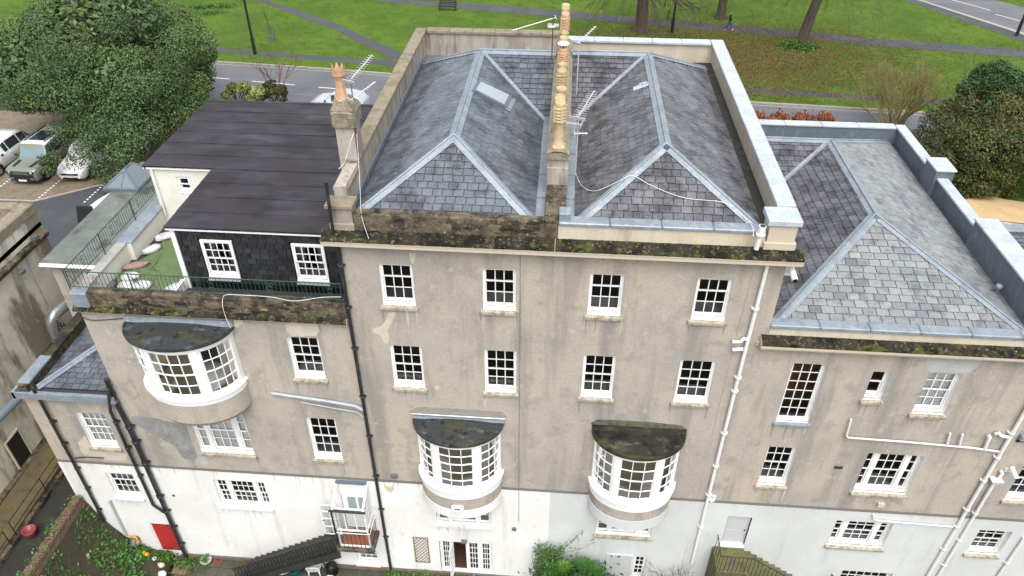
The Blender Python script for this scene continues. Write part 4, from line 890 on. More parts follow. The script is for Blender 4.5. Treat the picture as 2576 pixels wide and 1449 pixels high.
# ------------------------------------------------------------------ rooftop extension with black slate-hung wall
PH = thing('rooftop_extension', 'flat roofed rooftop extension hung with black slates facing the terrace', 'extension', (-10.5, 6, 13.5))
yp = 1.58; wz = (14.06, 15.50); w1 = (-11.60, -10.55); w2 = (-8.58, -7.52)
m = MB(); wall_grid(m, -12.42, -6.52, 13.5, 15.95, [(*w1, *wz), (*w2, *wz)], yp); m.build('wall', 'slate_black', PH)
S = []; 
for (a, b, c, d) in ((-12.36, w1[0]-.06, 13.78, 15.86), (w1[1]+.06, w2[0]-.06, 13.78, 15.86), (w2[1]+.06, -6.53, 13.78, 15.86), (w1[0]-.06, w1[1]+.06, wz[1]+.05, 15.86), (w2[0]-.06, w2[1]+.06, wz[1]+.05, 15.86), (w1[0]-.06, w1[1]+.06, 13.78, wz[0]-.12), (w2[0]-.06, w2[1]+.06, 13.78, wz[0]-.12)):
    S += slate_slope([(a, yp-.004, c), (b, yp-.004, c), (b, yp-.004, d), (a, yp-.004, d)], .21, .30, [(1, 1, 1), (1.3, 1.3, 1.35), (.8, .8, .85), (1.6, 1.65, 1.7)], vbase=(-12.36, yp-.004, 13.78), lift=.022)
wl = bpy.data.objects[[o.name for o in PH.children][0]]; put_slates(S, wl, 'slate_black')
for ww, cu in ((w1, True), (w2, True)): window(PH, *ww, *wz, 4, 2, 2, rev=-.02, y0=yp-.04, sill='coping_pale', curtain=cu, sillw=.02, silld=.10, rm='room')
m = MB(); m.box(-12.53, -12.37, yp-.05, yp+.1, 13.5, 15.93); m.build('corner_board', 'white_timber', PH)
m = MB(); m.box(-12.60, -6.52, yp-.12, yp-.02, 15.87, 15.985); m.box(-15.2, -12.5, 5.42, 5.5, 15.87, 15.985); m.box(-15.24, -15.14, 5.42, 11.4, 15.87, 15.985); m.build('fascia', 'white_timber', PH)
m = MB(); wall_grid(m, -15.1, -12.42, 11.0, 15.95, [(-14.15, -13.65, 14.85, 15.55)], 5.52); m.face([(-15.1, 5.52, 11), (-15.1, 11.3, 11), (-15.1, 11.3, 15.95), (-15.1, 5.52, 15.95)]); m.face([(-12.42, yp, 13.5), (-12.42, 5.52, 13.5), (-12.42, 5.52, 15.95), (-12.42, yp, 15.95)]); m.face([(-15.1, 11.3, 11), (-6.52, 11.3, 11), (-6.52, 11.3, 15.95), (-15.1, 11.3, 15.95)]); m.build('cream_wall', 'cream_wall', PH)
window(PH, -14.15, -13.65, 14.85, 15.55, 1, 1, 1, rev=.03, y0=5.52, sill=None)
m = MB(); m.tube([(-14.95, 5.44, 15.86), (-14.95, 5.44, 13.9)], .035, 8); m.build('downpipe', 'pipe_white', PH)
def fbox(x0, x1, y0, y1):
    m = MB(); nx = 14; V = []
    for j in range(3):
        for i in range(nx+1): V.append((x0+(x1-x0)*i/nx, y0+(y1-y0)*j/2, 16.0+.013*(2-j)/2+random.uniform(-.004, .004)))
    m.idx(V, [(j*(nx+1)+i, j*(nx+1)+i+1, (j+1)*(nx+1)+i+1, (j+1)*(nx+1)+i) for j in range(2) for i in range(nx)], True)
    b = [(v[0], v[1], v[2]-.018) for v in V[:nx+1]]; m.idx(V[:nx+1]+b, [(i, i+1, nx+2+i, nx+1+i) for i in range(nx)]); return m.build('felt_strip', 'felt', PH)
y = 1.44
while y < 11.4:
    x0 = -12.62 if y < 5.4 else -15.26; e = min(y+.98, 11.45)
    if y < 5.4 < e: e = 5.4
    fbox(x0, -6.52, y, e+.03); y = e
m = MB(); m.box(-12.62, -6.52, 1.44, 5.4, 15.955, 15.985); m.box(-15.26, -6.52, 5.4, 11.45, 15.955, 15.985); m.build('roof_deck', 'felt', PH)

# ------------------------------------------------------------------ low side extension
LE = thing('low_extension', 'low rendered side extension with small slate roof behind a lead gutter', 'extension', (-17.3, 3, 0))
front(LE, -19.1, -15.45, 9.52, [(-17.40, -16.28, 6.82, 8.68)], [(-17.35, -16.25, 3.86, 5.33), (-16.5, -15.57, .36, 2.20)], 'white_paint_wall')
window(LE, -17.40, -16.28, 6.82, 8.68, 4, 2, 2, rev=.14, blind=(.95, 'blind'), rm='room_pale'); window(LE, -17.35, -16.25, 3.86, 5.33, 4, 1, 2, y0=-.04, sill='white_sill', blind=(.3, 'blind_blue'), rm='room_pale')
side_and_back(LE, -19.1, -15.45, 6.0, 0, 9.5)
m = MB(); m.box(-16.45, -15.62, .0, .05, .36, 2.16); rd = m.build('red_door', 'red_door', LE)
m = MB(); m.box(-16.5, -16.45, -.03, .08, .36, 2.2); m.box(-15.62, -15.57, -.03, .08, .36, 2.2); m.box(-16.5, -15.57, -.03, .08, 2.16, 2.2); m.build('door_frame', 'white_timber', rd)
for xx in (-16.22, -15.78): m = MB(); m.box(xx-.05, xx+.05, -.012, -.001, 2.02, 2.07); m.build('hinge', 'black_iron', rd)
m = MB(); m.face([(-16.5, .08, .36), (-15.57, .08, .36), (-15.57, .08, 2.2), (-16.5, .08, 2.2)]); m.build('door_backing', 'room', rd)
m = MB(); m.box(-19.1, -18.78, .02, 6.0, 9.3, 9.88); m.build('side_parapet', 'stone_moss', LE)
for k in range(4): m = MB(); m.cbox(-19.16, -18.72, .12+k*1.46, .12+(k+1)*1.46-.01, 9.885, 9.96, .02); m.build('coping_slab', 'lead_mossy' if k > 0 else 'lead', LE)
m = MB(); m.box(-19.2, -15.42, -.24, .09, 9.50, 9.58); m.box(-19.2, -15.42, -.28, -.22, 9.52, 9.82); m.box(-19.22, -19.1, -.28, .1, 9.52, 9.83); m.build('front_gutter', 'lead', LE)
dk = MB(); P1 = [(-18.65, .3, 9.55), (-15.47, .3, 9.55), (-15.47, 4.1, 10.65)]; P2 = [(-18.65, 6, 9.55), (-18.65, .3, 9.55), (-15.47, 4.1, 10.65), (-15.47, 6, 10.65)]
dk.face(P1); dk.face(P2); dk.box(-18.78, -15.46, .09, 6, 9.4, 9.5); rf = dk.build('roof', 'roof_deck', LE)
put_slates(slate_slope(P1, .23, .31, PAL_B)+slate_slope(P2, .23, .31, PAL_P), rf, 'slate', 200)
n1 = (Vector(P1[1])-Vector(P1[0])).cross(Vector(P1[2])-Vector(P1[0])).normalized(); n2 = (Vector(P2[1])-Vector(P2[0])).cross(Vector(P2[3])-Vector(P2[0])).normalized()
flashing(rf, P1[0], P1[2], n1, n2)
m = MB(); m.prism([(-15.452, .4, 9.62), (-15.62, .4, 9.60), (-15.62, 4.1, 10.66), (-15.452, 4.1, 10.72)], (0, 0, .05)); m.build('abutment_flashing', 'lead', rf)
irregular(LE, [T(0, 2, *c) for c in ((640, 385), (690, 475), (760, 500), (900, 515), (960, 530), (955, 580), (660, 565), (610, 500), (590, 440))], 0, 'patch_cream')

# ------------------------------------------------------------------ side annex with green flat roof and lantern
AN = thing('side_annex', 'rendered annex with wet greenish flat roof and a glazed lantern', 'extension', (-18.4, 10, 5))
m = MB(); wall_grid(m, -21.2, -15.5, 3.0, 10.86, [(-19.9, -18.7, 9.4, 10.5)], 6.15); m.face([(-21.2, 6.15, 3), (-21.2, 14.8, 3), (-21.2, 14.8, 10.86), (-21.2, 6.15, 10.86)]); m.face([(-21.2, 14.8, 3), (-15.5, 14.8, 3), (-15.5, 14.8, 10.86), (-21.2, 14.8, 10.86)])
m.face([(-15.5, 11.3, 3), (-15.5, 14.8, 3), (-15.5, 14.8, 10.86), (-15.5, 11.3, 10.86)]); m.build('wall', 'roughcast', AN)
window(AN, -19.9, -18.7, 9.4, 10.5, 3, 1, 1, y0=6.15)
m = MB(); m.box(-21.42, -15.5, 5.98, 14.95, 10.88, 10.985); m.build('roof', 'green_felt', AN)
m = MB(); m.box(-21.44, -15.5, 5.93, 5.98, 10.80, 10.95); m.build('fascia', 'white_timber', AN)
m = MB(); m.tube([(-21.44, 5.9, 10.86), (-15.5, 5.9, 10.86)], .05, 8); m.build('gutter', 'pipe_white', AN)
mat('lantern_glass', (0.16, 0.19, 0.205), rough=.12, spec=.5)
lq = [PZ(*T(0, 0, *c), 11.1) for c in ((830, 1410), (1060, 1415), (1130, 1290), (955, 1268))]
lc = sum(lq, Vector())/4; dx = Vector((1, 0, 0))
lx, ly = .82, 1.1; B4 = [Vector((lc.x-lx, lc.y-ly, 11.12)), Vector((lc.x+lx, lc.y-ly, 11.12)), Vector((lc.x+lx, lc.y+ly, 11.12)), Vector((lc.x-lx, lc.y+ly, 11.12))]
r0, r1 = Vector((lc.x, lc.y-.35, 11.75)), Vector((lc.x, lc.y+.35, 11.75))
m = MB(); m.box(lc.x-lx-.06, lc.x+lx+.06, lc.y-ly-.06, lc.y+ly+.06, 10.98, 11.12); la = m.build('roof_lantern', 'lead_dark', AN)
for f in ((B4[0], B4[1], r0), (B4[1], B4[2], r1, r0), (B4[2], B4[3], r1), (B4[3], B4[0], r0, r1)): m = MB(); m.face(f); m.build('lantern_pane', 'lantern_glass', la)
m = MB()
for a, b in ((B4[0], r0), (B4[1], r0), (B4[2], r1), (B4[3], r1), (r0, r1), (B4[0], B4[1]), (B4[1], B4[2]), (B4[2], B4[3]), (B4[3], B4[0]), ((B4[0]+B4[1])/2, r0)): m.tube([a, b], .045, 6)
m.build('lantern_bars', 'lead_dark', la)

# ------------------------------------------------------------------ hipped house to the right of the white pier
RB = thing('hipped_house', 'rendered house with lichen covered hipped slate roof and lead gutter', 'house', (10.8, 6, 0))
front(RB, 6.5, 15.35, 13.60, [(7.50, 8.56, 10.24, 12.87), (10.0, 10.56, 11.47, 12.70), (11.68, 12.69, 10.97, 12.78), (7.53, 8.52, 6.98, 9.0), (10.90, 12.75, 6.90, 8.96)],
      [(10.78, 12.83, 3.74, 5.25), (6.82, 7.72, 3.20, 5.09), (11.80, 13.75, .2, 2.14)], 'grey_paint_wall')
window(RB, 7.50, 8.56, 10.24, 12.87, 3, 0, 6, rev=.14, sill='lead', rm='room_wood', rvm='white_timber', depth=1.2); window(RB, 10.0, 10.56, 11.47, 12.70, 1, 1, 1, rev=.16, rm='room_wood', rvm='white_timber', depth=1.0)
window(RB, 11.68, 12.69, 10.97, 12.78, 3, 2, 2, rev=.16, rvm='white_timber', blind=(.93, 'blind'), rm='room_pale'); window(RB, 7.53, 8.52, 6.98, 9.0, 3, 2, 2, rev=.16, rvm='white_timber', rm='room_green')
window(RB, 10.90, 12.75, 6.90, 8.96, 3, 2, 2, rev=.16, rvm='white_timber', lights=[(0, .15, 1), (.24, .76, 3), (.85, 1, 1)], rm='room_wood')
window(RB, 10.78, 12.83, 3.74, 5.25, 3, 2, 2, rev=.16, y0=-.04, rvm='white_timber', lights=[(0, .15, 1), (.24, .76, 3), (.85, 1, 1)])
window(RB, 11.80, 13.75, .2, 2.14, 6, 0, 4, rev=.16, y0=-.04, rvm='white_timber', sill=None)
side_and_back(RB, 6.5, 15.35, 14.2, 0, 13.9)
m = MB(); m.box(6.82, 7.72, .06, .11, 3.34, 5.07); sd_ = m.build('side_door', 'grey_door', RB)
for (a, b, c, d) in ((6.90, 7.64, 3.5, 4.15), (6.90, 7.64, 4.27, 4.97)): m = MB(); m.box(a, b, .052, .059, c, d); m.build('door_panel', 'grey_door', sd_)
m = MB(); m.blob((7.6, .03, 4.2), .03, .03, .03, 8, 5, 0); m.build('door_knob', 'black_iron', sd_)
m = MB(); m.box(6.82, 7.72, -.08, .11, 3.20, 3.34); m.build('door_step', 'white_timber', sd_)
f = MB(); f.box(6.2, 15.35, -.05, -.001, 13.56, 13.70); f.build('frieze', 'stone_pale', RB)
m = MB(); m.prism([(6.15 if False else 6.28, y, z) for y, z in ((0, 13.70), (-.10, 13.68), (-.32, 13.64), (-.34, 13.70), (-.34, 13.84), (-.003, 13.97), (0, 13.97))], (9.15, 0, 0)); m.build('cornice', 'stone_pale', RB)
moss_strip(RB, 6.29, 15.42, -.346, 13.84, -.012, 13.97)
m = MB(); m.box(6.51, 15.3, .0, .28, 13.9, 14.26); m.build('front_parapet', 'cream_render', RB)
for k in range(6): m = MB(); m.cbox(6.505+k*1.47, 6.505+(k+1)*1.47-.008, -.05, .34, 14.26, 14.39, .03); m.build('lead_cap', 'lead', RB)
m = MB(); m.box(6.51, 15.0, .28, 13.9, 13.6, 13.84); m.build('gutter_floor', 'lead_dark', RB)
rfB, NB = hip_roof(RB, 6.75, 14.5, .5, 13.92, 10.62, 4.65, 15.58, 10.35, 6.55, 'slate_lichen', PAL_L, .265, .40, 14.0, 'R', mats=('slate_lichen', 'slate_purple', 'slate_lichen', 'slate_purple', 'slate_lichen'))
m = MB(); m.box(14.68, 15.0, .3, 14.2, 13.6, 14.62); m.build('side_parapet', 'lead_dark', RB)
y = .36
for k in range(10): m = MB(); m.cbox(14.62, 15.06, y, y+1.37, 14.622, 14.70, .02); m.build('lead_cap', 'coping_pale', RB); y += 1.38
m = MB(); m.box(6.6, 14.68, 13.85, 14.2, 13.6, 14.62); m.build('back_parapet', 'lead_dark', RB)
for k in range(5): m = MB(); m.cbox(6.6+k*1.6, 6.6+(k+1)*1.6-.008, 13.8, 14.25, 14.622, 14.70, .02); m.build('lead_cap', 'coping_pale', RB)
for (ya, yb, zt) in ((9.2, 10.25, 15.0), (.9, 5.6, 15.0)):
    m = MB(); m.box(14.52, 15.22, ya, yb, 13.7, zt); pb = m.build('parapet_pier', 'lead_dark', RB)
    n = max(2, round((yb-ya)/.95))
    for k in range(n): m = MB(); m.cbox(14.47, 15.27, ya-.05+(yb-ya+.1)*k/n, ya-.05+(yb-ya+.1)*(k+1)/n-.006, zt+.001, zt+.07, .02); m.build('lead_cap', 'coping_pale', pb)
q0 = PP(*T(2, 1, 2360, 770), (14.5, .5, 13.92), NB[2]); m = MB(); m.lathe([(.07, 0), (.07, .22), (.10, .23), (.11, .33), (.09, .38), (.001, .39)], q0, 12); m.build('vent_cowl', 'lead', rfB)
irregular(RB, [T(2, 1, *c) for c in ((1850, 1240), (2200, 1250), (2265, 1265), (2230, 1320), (2160, 1365), (1860, 1355), (1830, 1320))], 0, 'patch_grey')
q0 = PY(*T(2, 2, 1175, 630), -.005); m = MB(); m.box(q0.x-.14, q0.x+.14, -.02, -.001, q0.z-.06, q0.z+.06); m.build('air_vent', 'vent_dark', RB)
q0 = PY(*T(2, 2, 1495, 912), -.05); m = MB(); m.box(q0.x-.11, q0.x+.11, -.10, -.001, q0.z-.09, q0.z+.09); m.build('junction_box', 'stone_pale', RB)

# ------------------------------------------------------------------ end house, the last of the row
EH = thing('end_house', 'lower rendered house at the row end with a lead edged roof deck', 'house', (19, 6, 0))
front(EH, 15.35, 24, 10.0, [(16.1, 17.3, 6.95, 8.9)], [(15.92, 17.09, 3.77, 5.22)], 'grey_paint_wall')
window(EH, 16.1, 17.3, 6.95, 8.9, 3, 2, 2, rev=.16, rvm='white_timber'); window(EH, 15.92, 17.09, 3.77, 5.22, 3, 2, 2, rev=.16, y0=-.04, rvm='white_timber')
side_and_back(EH, 15.36, 24, 12, 0, 10.0)
m = MB(); m.box(15.36, 24, .0, 12, 9.9, 10.1); m.build('roof_deck', 'lead', EH)
m = MB(); m.cbox(15.36, 24, -.16, .25, 10.1, 10.32, .03); m.build('lead_cap', 'lead', EH)
dk = MB(); P1 = [(15.6, 6.0, 9.9), (26, 6.0, 9.9), (26, 12.2, 10.6), (15.6, 12.2, 10.6)]
dk.face(P1); dk.box(15.36, 26, 12.2, 12.5, 5.9, 10.66); rf = dk.build('roof', 'roof_deck', EH)
put_slates(slate_slope(P1, .26, .36, PAL_B), rf, 'slate', 200)
m = MB(); m.cbox(15.4, 26, 12.05, 12.6, 10.66, 10.74); m.build('ridge_cap', 'lead', EH)

# ------------------------------------------------------------------ neighbouring house across the passage
NB_ = thing('neighbour_house', 'stained cream house with mossy parapet across the side passage', 'house', (-27, -2, 3))
m = MB(); m.face([(-22.6, -14, 2), (-22.6, 8.3, 2), (-22.6, 8.3, 12.0), (-22.6, -14, 12.0)]); m.face([(-22.6, 8.3, 2), (-34, 8.3, 2), (-34, 8.3, 12.0), (-22.6, 8.3, 12.0)]); m.build('wall', 'neigh_wall' if 'neigh_wall' in MATS else 'cream_render', NB_)
m = MB(); m.box(-34, -22.6, -14, 8.3, 11.3, 11.5); m.build('roof', 'lead_dark', NB_)
for (a, b, c, d) in ((-23.15, -22.56, -14, 8.34), (-34, -23.15, 7.8, 8.34)):
    m = MB(); m.cbox(a, b, c, d, 12.0, 12.42, .05); m.build('parapet', 'stone_coping', NB_)
m = MB(); m.box(-23.15, -22.605, -14, 7.8, 11.5, 12.0); m.build('parapet_back', 'stained_render', NB_)
m = MB(); m.prism([(-22.599, -14, 10.75), (-22.48, -14, 10.78), (-22.40, -14, 10.95), (-22.40, -14, 11.02), (-22.599, -14, 11.10)], (0, 22.3, 0)); m.build('string_course', 'stone_moss', NB_)
m = MB(); m.box(-22.599, -22.35, -14, 8.2, 3.0, 3.3); m.build('plinth', 'stone_moss', NB_)
m = MB(); m.box(-22.598, -22.57, 1.45, 2.25, 3.32, 4.85); dd = m.build('black_door', 'plastic_black', NB_)
m = MB(); m.box(-22.598, -22.54, 1.38, 1.45, 3.32, 4.92); m.box(-22.598, -22.54, 2.25, 2.32, 3.32, 4.92); m.box(-22.598, -22.54, 1.45, 2.25, 4.85, 4.92); m.build('door_frame', 'cream_render', dd)
m = MB(); m.box(-22.598, -22.585, .7, 1.05, 5.3, 5.75); m.build('wall_plate', 'plastic_grey', NB_)
# ------------------------------------------------------------------ ground, street and park
sheet('lower_ground', [(-700, -700), (700, -700), (700, 9.0), (-700, 9.0)], -.35, 'dirt')
sheet('ground', [(-900, 8.5), (900, 8.5), (900, 1500), (-900, 1500)], 5.86, 'grass')
m = MB(); m.box(-700, -23.5, 8.2, 8.6, -.4, 5.87); m.box(24.2, 700, 8.2, 8.6, -.4, 5.87); m.box(-23.5, 24.2, 8.9, 9.1, -.4, 5.87); m.build('retaining_wall', 'stained_render', kind='structure')
def far_edge(x): # far kerb of the street, from the photograph
    return np.interp(x, [-90, -28.2, -19.7, 13.9, 19.7, 90], [47.2, 42.15, 41.36, 37.15, 36.75, 31.5])
xs = list(np.linspace(-90, 90, 37))
road = [(x, far_edge(x)) for x in xs]+[(x, far_edge(x)-7.4) for x in reversed(xs)]
sheet('street', road, 5.90, 'asphalt')
# park lawn raised behind its kerb
V = [(x, far_edge(x)+.14) for x in xs]; m = MB()
n = len(xs); top = [(x, y, 6.02) for x, y in V]; far = [(x*3, 420, 6.02) for x in xs]
m.idx(top+far, [(i, i+1, n+i+1, n+i) for i in range(n-1)]); m.idx(top+[(x, y, 5.87) for x, y, z in top], [(i, n+i, n+i+1, i+1) for i in range(n-1)])
m.build('park_lawn', 'grass', kind='structure')
ks = MB(); kerb_root = None
m = MB()
for i in range(n-1):
    a, b = Vector((*V[i], 5.88)), Vector((*V[i+1], 5.88)); m.prism([a-Vector((0, .14, 0)), b-Vector((0, .14, 0)), b, a], (0, 0, .13))
m.build('kerb', 'kerb', kind='structure')
def band(name, upper, lower, z, mt, zz=6.0):
    p = [PZ(x, y, zz) for x, y in upper]+[PZ(x, y, zz) for x, y in reversed(lower)]
    b = MB(); n = len(upper)
    b.idx([(q.x, q.y, z) for q in p], [(i, i+1, 2*n-2-i, 2*n-1-i) for i in range(n-1)]); return b.build(name, mt, kind='structure')
ext = lambda p, q, f: (p[0]+(q[0]-p[0])*f, p[1]+(q[1]-p[1])*f)
A, B = T(0, 0, 1680, 365), T(0, 0, 2576, 437); C, D = T(2, 0, 500, 667), T(2, 0, 1240, 708); C2, D2 = T(2, 0, 500, 702), T(2, 0, 1240, 745)
A2, B2 = T(0, 0, 1680, 393), T(0, 0, 2576, 470)
band('footway', [ext(A, B, -.9), A, B, T(1, 0, 430, 462), C, D, ext(C, D, 2.0)], [ext(A2, B2, -.9), A2, B2, T(1, 0, 430, 505), C2, D2, ext(C2, D2, 2.0)], 6.026, 'asphalt_dark')
band('diagonal_path', [T(0, 0, 1880, -40), T(0, 0, 2000, 0), T(0, 0, 2300, 92), T(0, 0, 2576, 196), T(1, 0, 200, 290), T(1, 0, 380, 365), T(1, 0, 520, 440)],
     [T(0, 0, 1830, -30), T(0, 0, 1960, 12), T(0, 0, 2250, 125), T(0, 0, 2540, 232), T(1, 0, 120, 318), T(1, 0, 300, 400), T(1, 0, 350, 450)], 6.030, 'asphalt_dark')
band('park_path', [T(1, 0, 100, -40), T(1, 0, 380, 0), T(1, 0, 900, 22), T(1, 0, 1500, 70), T(1, 0, 2576, 160), T(2, 0, 840, 230), T(2, 0, 1400, 288), T(2, 0, 2576, 378), T(2, 0, 3400, 440)],
     [T(1, 0, 60, -20), T(1, 0, 250, 8), T(1, 0, 900, 68), T(1, 0, 1500, 118), T(1, 0, 2576, 215), T(2, 0, 840, 285), T(2, 0, 1400, 345), T(2, 0, 2576, 437), T(2, 0, 3400, 502)], 6.034, 'asphalt_dark')
band('far_road', [T(2, 0, 2150, -60), T(2, 0, 2340, -4), T(2, 0, 2576, 58), T(2, 0, 3400, 260)], [T(2, 0, 1600, -60), T(2, 0, 1790, 0), T(2, 0, 2576, 255), T(2, 0, 3400, 520)], 6.030, 'asphalt')
band('far_kerb', [T(2, 0, 1610, -60), T(2, 0, 1790, 0), T(2, 0, 2576, 250), T(2, 0, 3400, 515)], [T(2, 0, 1585, -60), T(2, 0, 1760, 0), T(2, 0, 2576, 268), T(2, 0, 3400, 535)], 6.05, 'kerb')
band('far_footway', [T(2, 0, 1580, -60), T(2, 0, 1755, 0), T(2, 0, 2576, 270), T(2, 0, 3400, 537)], [T(2, 0, 1480, -60), T(2, 0, 1690, 8), T(2, 0, 2576, 320), T(2, 0, 3400, 590)], 6.027, 'asphalt_dark')
# lane dashes
dv = (Vector((-21.4, 37.94, 0))-Vector((-25.2, 38.48, 0))).normalized(); s0 = Vector((-25.2, 38.48, 5.904))
for k in range(-8, 14):
    a = s0+dv*(k*5.75); b = a+dv*3.75; nn = Vector((-dv.y, dv.x, 0))*.055
    if k > 0: off = Vector((0, 0.02*k, 0))
    m = MB(); m.prism([a-nn, b-nn, b+nn, a+nn], (0, 0, .004)); m.build('lane_dash', 'road_paint', kind='structure')
for k in range(3):
    a, b = PZ(*T(2, 0, 2030+k*330, 0+k*110), 6), PZ(*T(2, 0, 2320+k*330, 80+k*110), 6); a.z = b.z = 6.034; d = (b-a).normalized(); nn = Vector((-d.y, d.x, 0))*.05
    m = MB(); m.prism([a-nn, b-nn, b+nn, a+nn], (0, 0, .004)); m.build('lane_dash', 'road_paint', kind='structure')
# pale edge line by the far kerb
m = MB(); X = [x for x in xs if -60 <= x <= 60]
for i in range(len(X)-1):
    m.prism([(X[i], far_edge(X[i])-.35, 5.904), (X[i+1], far_edge(X[i+1])-.35, 5.904), (X[i+1], far_edge(X[i+1])-.25, 5.904), (X[i], far_edge(X[i])-.25, 5.904)], (0, 0, .004))
m.build('edge_line', 'kerb', kind='structure')
# car park: setts, drive and flagged yard
sheet('car_park', [(-60, 18.9), (-31.46, 18.8), (-28.84, 20.8), (-25.5, 22.6), (-25.5, 33), (-60, 33)], 5.95, 'setts')
sheet('drive', [(-60, 8.6), (-20.5, 8.6), (-21.3, 22), (-25.5, 23.2), (-28.9, 20.85), (-31.5, 18.9), (-60, 18.9)], 5.93, 'asphalt_dark')
m = MB(); pts = [Vector((-60, 18.9, 5.935)), Vector((-31.46, 18.85, 5.935)), Vector((-28.84, 20.85, 5.935)), Vector((-25.5, 22.65, 5.935))]
for a, b in zip(pts, pts[1:]): d = (b-a).normalized(); nn = Vector((-d.y, d.x, 0))*.07; m.prism([a-nn, b-nn, b+nn, a+nn], (0, 0, .04))
m.build('drive_kerb', 'kerb', kind='structure')
for (bx) in (-31.4, -34.6, -28.4):
    for k in range(16):
        shared('stud', lambda: MB().cbox(-.06, .06, -.06, .06, 0, .018, .01), 'bay_marker_stud', 'road_paint', None, (bx+.005*k, 19.0+k*.29, 5.951))['kind'] = 'structure'
YD = sheet('yard', [(-27, 8.7), (-21.3, 8.7), (-21.3, 17), (-26, 17)], 5.945, 'mortar_dark')
yy = 9.0
while yy < 16.6:
    xx = -26.4-random.uniform(0, .3); h = random.choice((.5, .62, .7))
    while xx < -21.6:
        wd = random.uniform(.5, .95); m = MB(); t = random.uniform(.75, 1.2); m.tint = (t, t*.98, t*.95); m.cbox(xx+.012, xx+wd-.012, yy+.012, yy+h-.012, 5.93, 5.963+random.uniform(0, .008), .008); m.build('flagstone', 'paving_pink', YD); xx += wd
    yy += h
# gravel drive and its kerb on the right, dead hedge
sheet('gravel_drive', [PZ(*p, 5.9)[:2] for p in ((2405, 478), (2440, 472), (2480, 488), (2520, 500), (2600, 512), (2800, 520), (2900, 640), (2640, 592), (2576, 562), (2452, 548), (2425, 520))], 5.90, 'gravel')
q = [PZ(*p, 5.9) for p in ((2448, 556), (2576, 572), (2760, 600))]
m = MB(); m.tube([v+Vector((0, 0, .05)) for v in q], .16, 4); m.build('gravel_edging', 'stained_render', kind='structure')
# ------------------------------------------------------------------ rear garden
PA = MB().box(-15.6, 9, -7, -.045, -.4, -.03).build('patio', 'mortar_dark', kind='structure')
yy = -.06
for rw in range(6):
    h = random.choice((.45, .55, .65)); xx = -15.4-random.uniform(0, .5)
    while xx < 8.6:
        wd = random.uniform(.5, .95); t = random.uniform(.6, 1.35); m = MB(); m.tint = (t, t, t*.95); m.cbox(xx+.012, xx+wd-.012, yy-h+.012, yy-.012, -.06, random.uniform(-.006, .012), .01); m.build('paving_slab', 'paving_wet', PA); xx += wd
    yy -= h
m = MB(); m.box(-15.45, 4.5, -.11, -.0405, -.3, .17); PLN = m.build('brick_plinth', 'mortar_dark', TH)
for r in range(2):
    xx = -15.44
    while xx < -.2:
        L = .215; shared('plb', lambda: MB().cbox(-.104, .104, -.014, .014, -.034, .034, .006), 'brick', 'brick_red', PLN, (xx+.11+(.11 if r else 0), -.118, .045+.078*r)); xx += .228
# side passage: ramp, sunk path, kerb, brick wall and bank
m = MB(); m.hexa([(-22.6, -16, 2.4), (-21.0, -16, 2.4), (-21.0, 5, 2.4), (-22.6, 5, 2.4), (-22.6, -16, 2.75), (-21.0, -16, 2.75), (-21.0, 5, 3.35), (-22.6, 5, 3.35)]); m.build('ramp', 'ramp_moss', kind='structure')
m = MB(); m.box(-21.0, -20.82, -16, 5, 2.3, 3.08); m.build('ramp_kerb', 'stone_moss', kind='structure')
m = MB(); m.box(-20.82, -19.05, -16, 5.9, 2.2, 2.85); m.build('passage', 'alley_dark', kind='structure')
m = MB()
for k in range(9): m.box(-22.6, -19.1, 5+k*.36, 8.9, 3.2+k*.29, 3.2+(k+1)*.29+.001*k)
m.build('passage_steps', 'paving_wet', kind='structure')
BW = MB().box(-19.12, -18.84, -12, -.06, -.3, 3.72).build('garden_wall', 'mortar_dark', label='low brick garden wall with ivy between passage and bank', cat='wall')
def brick(pos, rot): 
    o = shared(('gb', rot), lambda: MB().cbox(*((-.105, .105, -.05, .05) if not rot else (-.05, .05, -.105, .105)), -.033, .033, .008), 'brick', 'brick_red', BW, pos); return o
for r in range(46):
    if r < 34: continue
    for k in range(28): brick((-18.845, -.2-k*.225-(.11 if r % 2 else 0), .06+r*.079), True)
for r in range(2):
    for k in range(50): shared(('gt', 0), lambda: MB().cbox(-.165, .165, -.051, .051, -.034, .034, .01), 'brick', 'brick_red', BW, (-18.965+random.uniform(-.02, .02), -.14-k*.113-.05*r, 3.755+.072*r+random.uniform(-.008, .008))) if (r == 0 or random.random() < .8) else None
V = []; nx, ny = 24, 40
for j in range(ny+1):
    for i in range(nx+1):
        u = i/nx; x = -18.86+2.9*u; yb = -.05-9*j/ny; z = 3.3*(1-u)**3.0+.28-.04*u+random.uniform(-.05, .05)
        V.append((x, yb, z if i < nx else -.05))
m = MB(); m.idx(V, [(j*(nx+1)+i, j*(nx+1)+i+1, (j+1)*(nx+1)+i+1, (j+1)*(nx+1)+i) for j in range(ny) for i in range(nx)], True); m.build('bank', 'dirt', kind='structure')

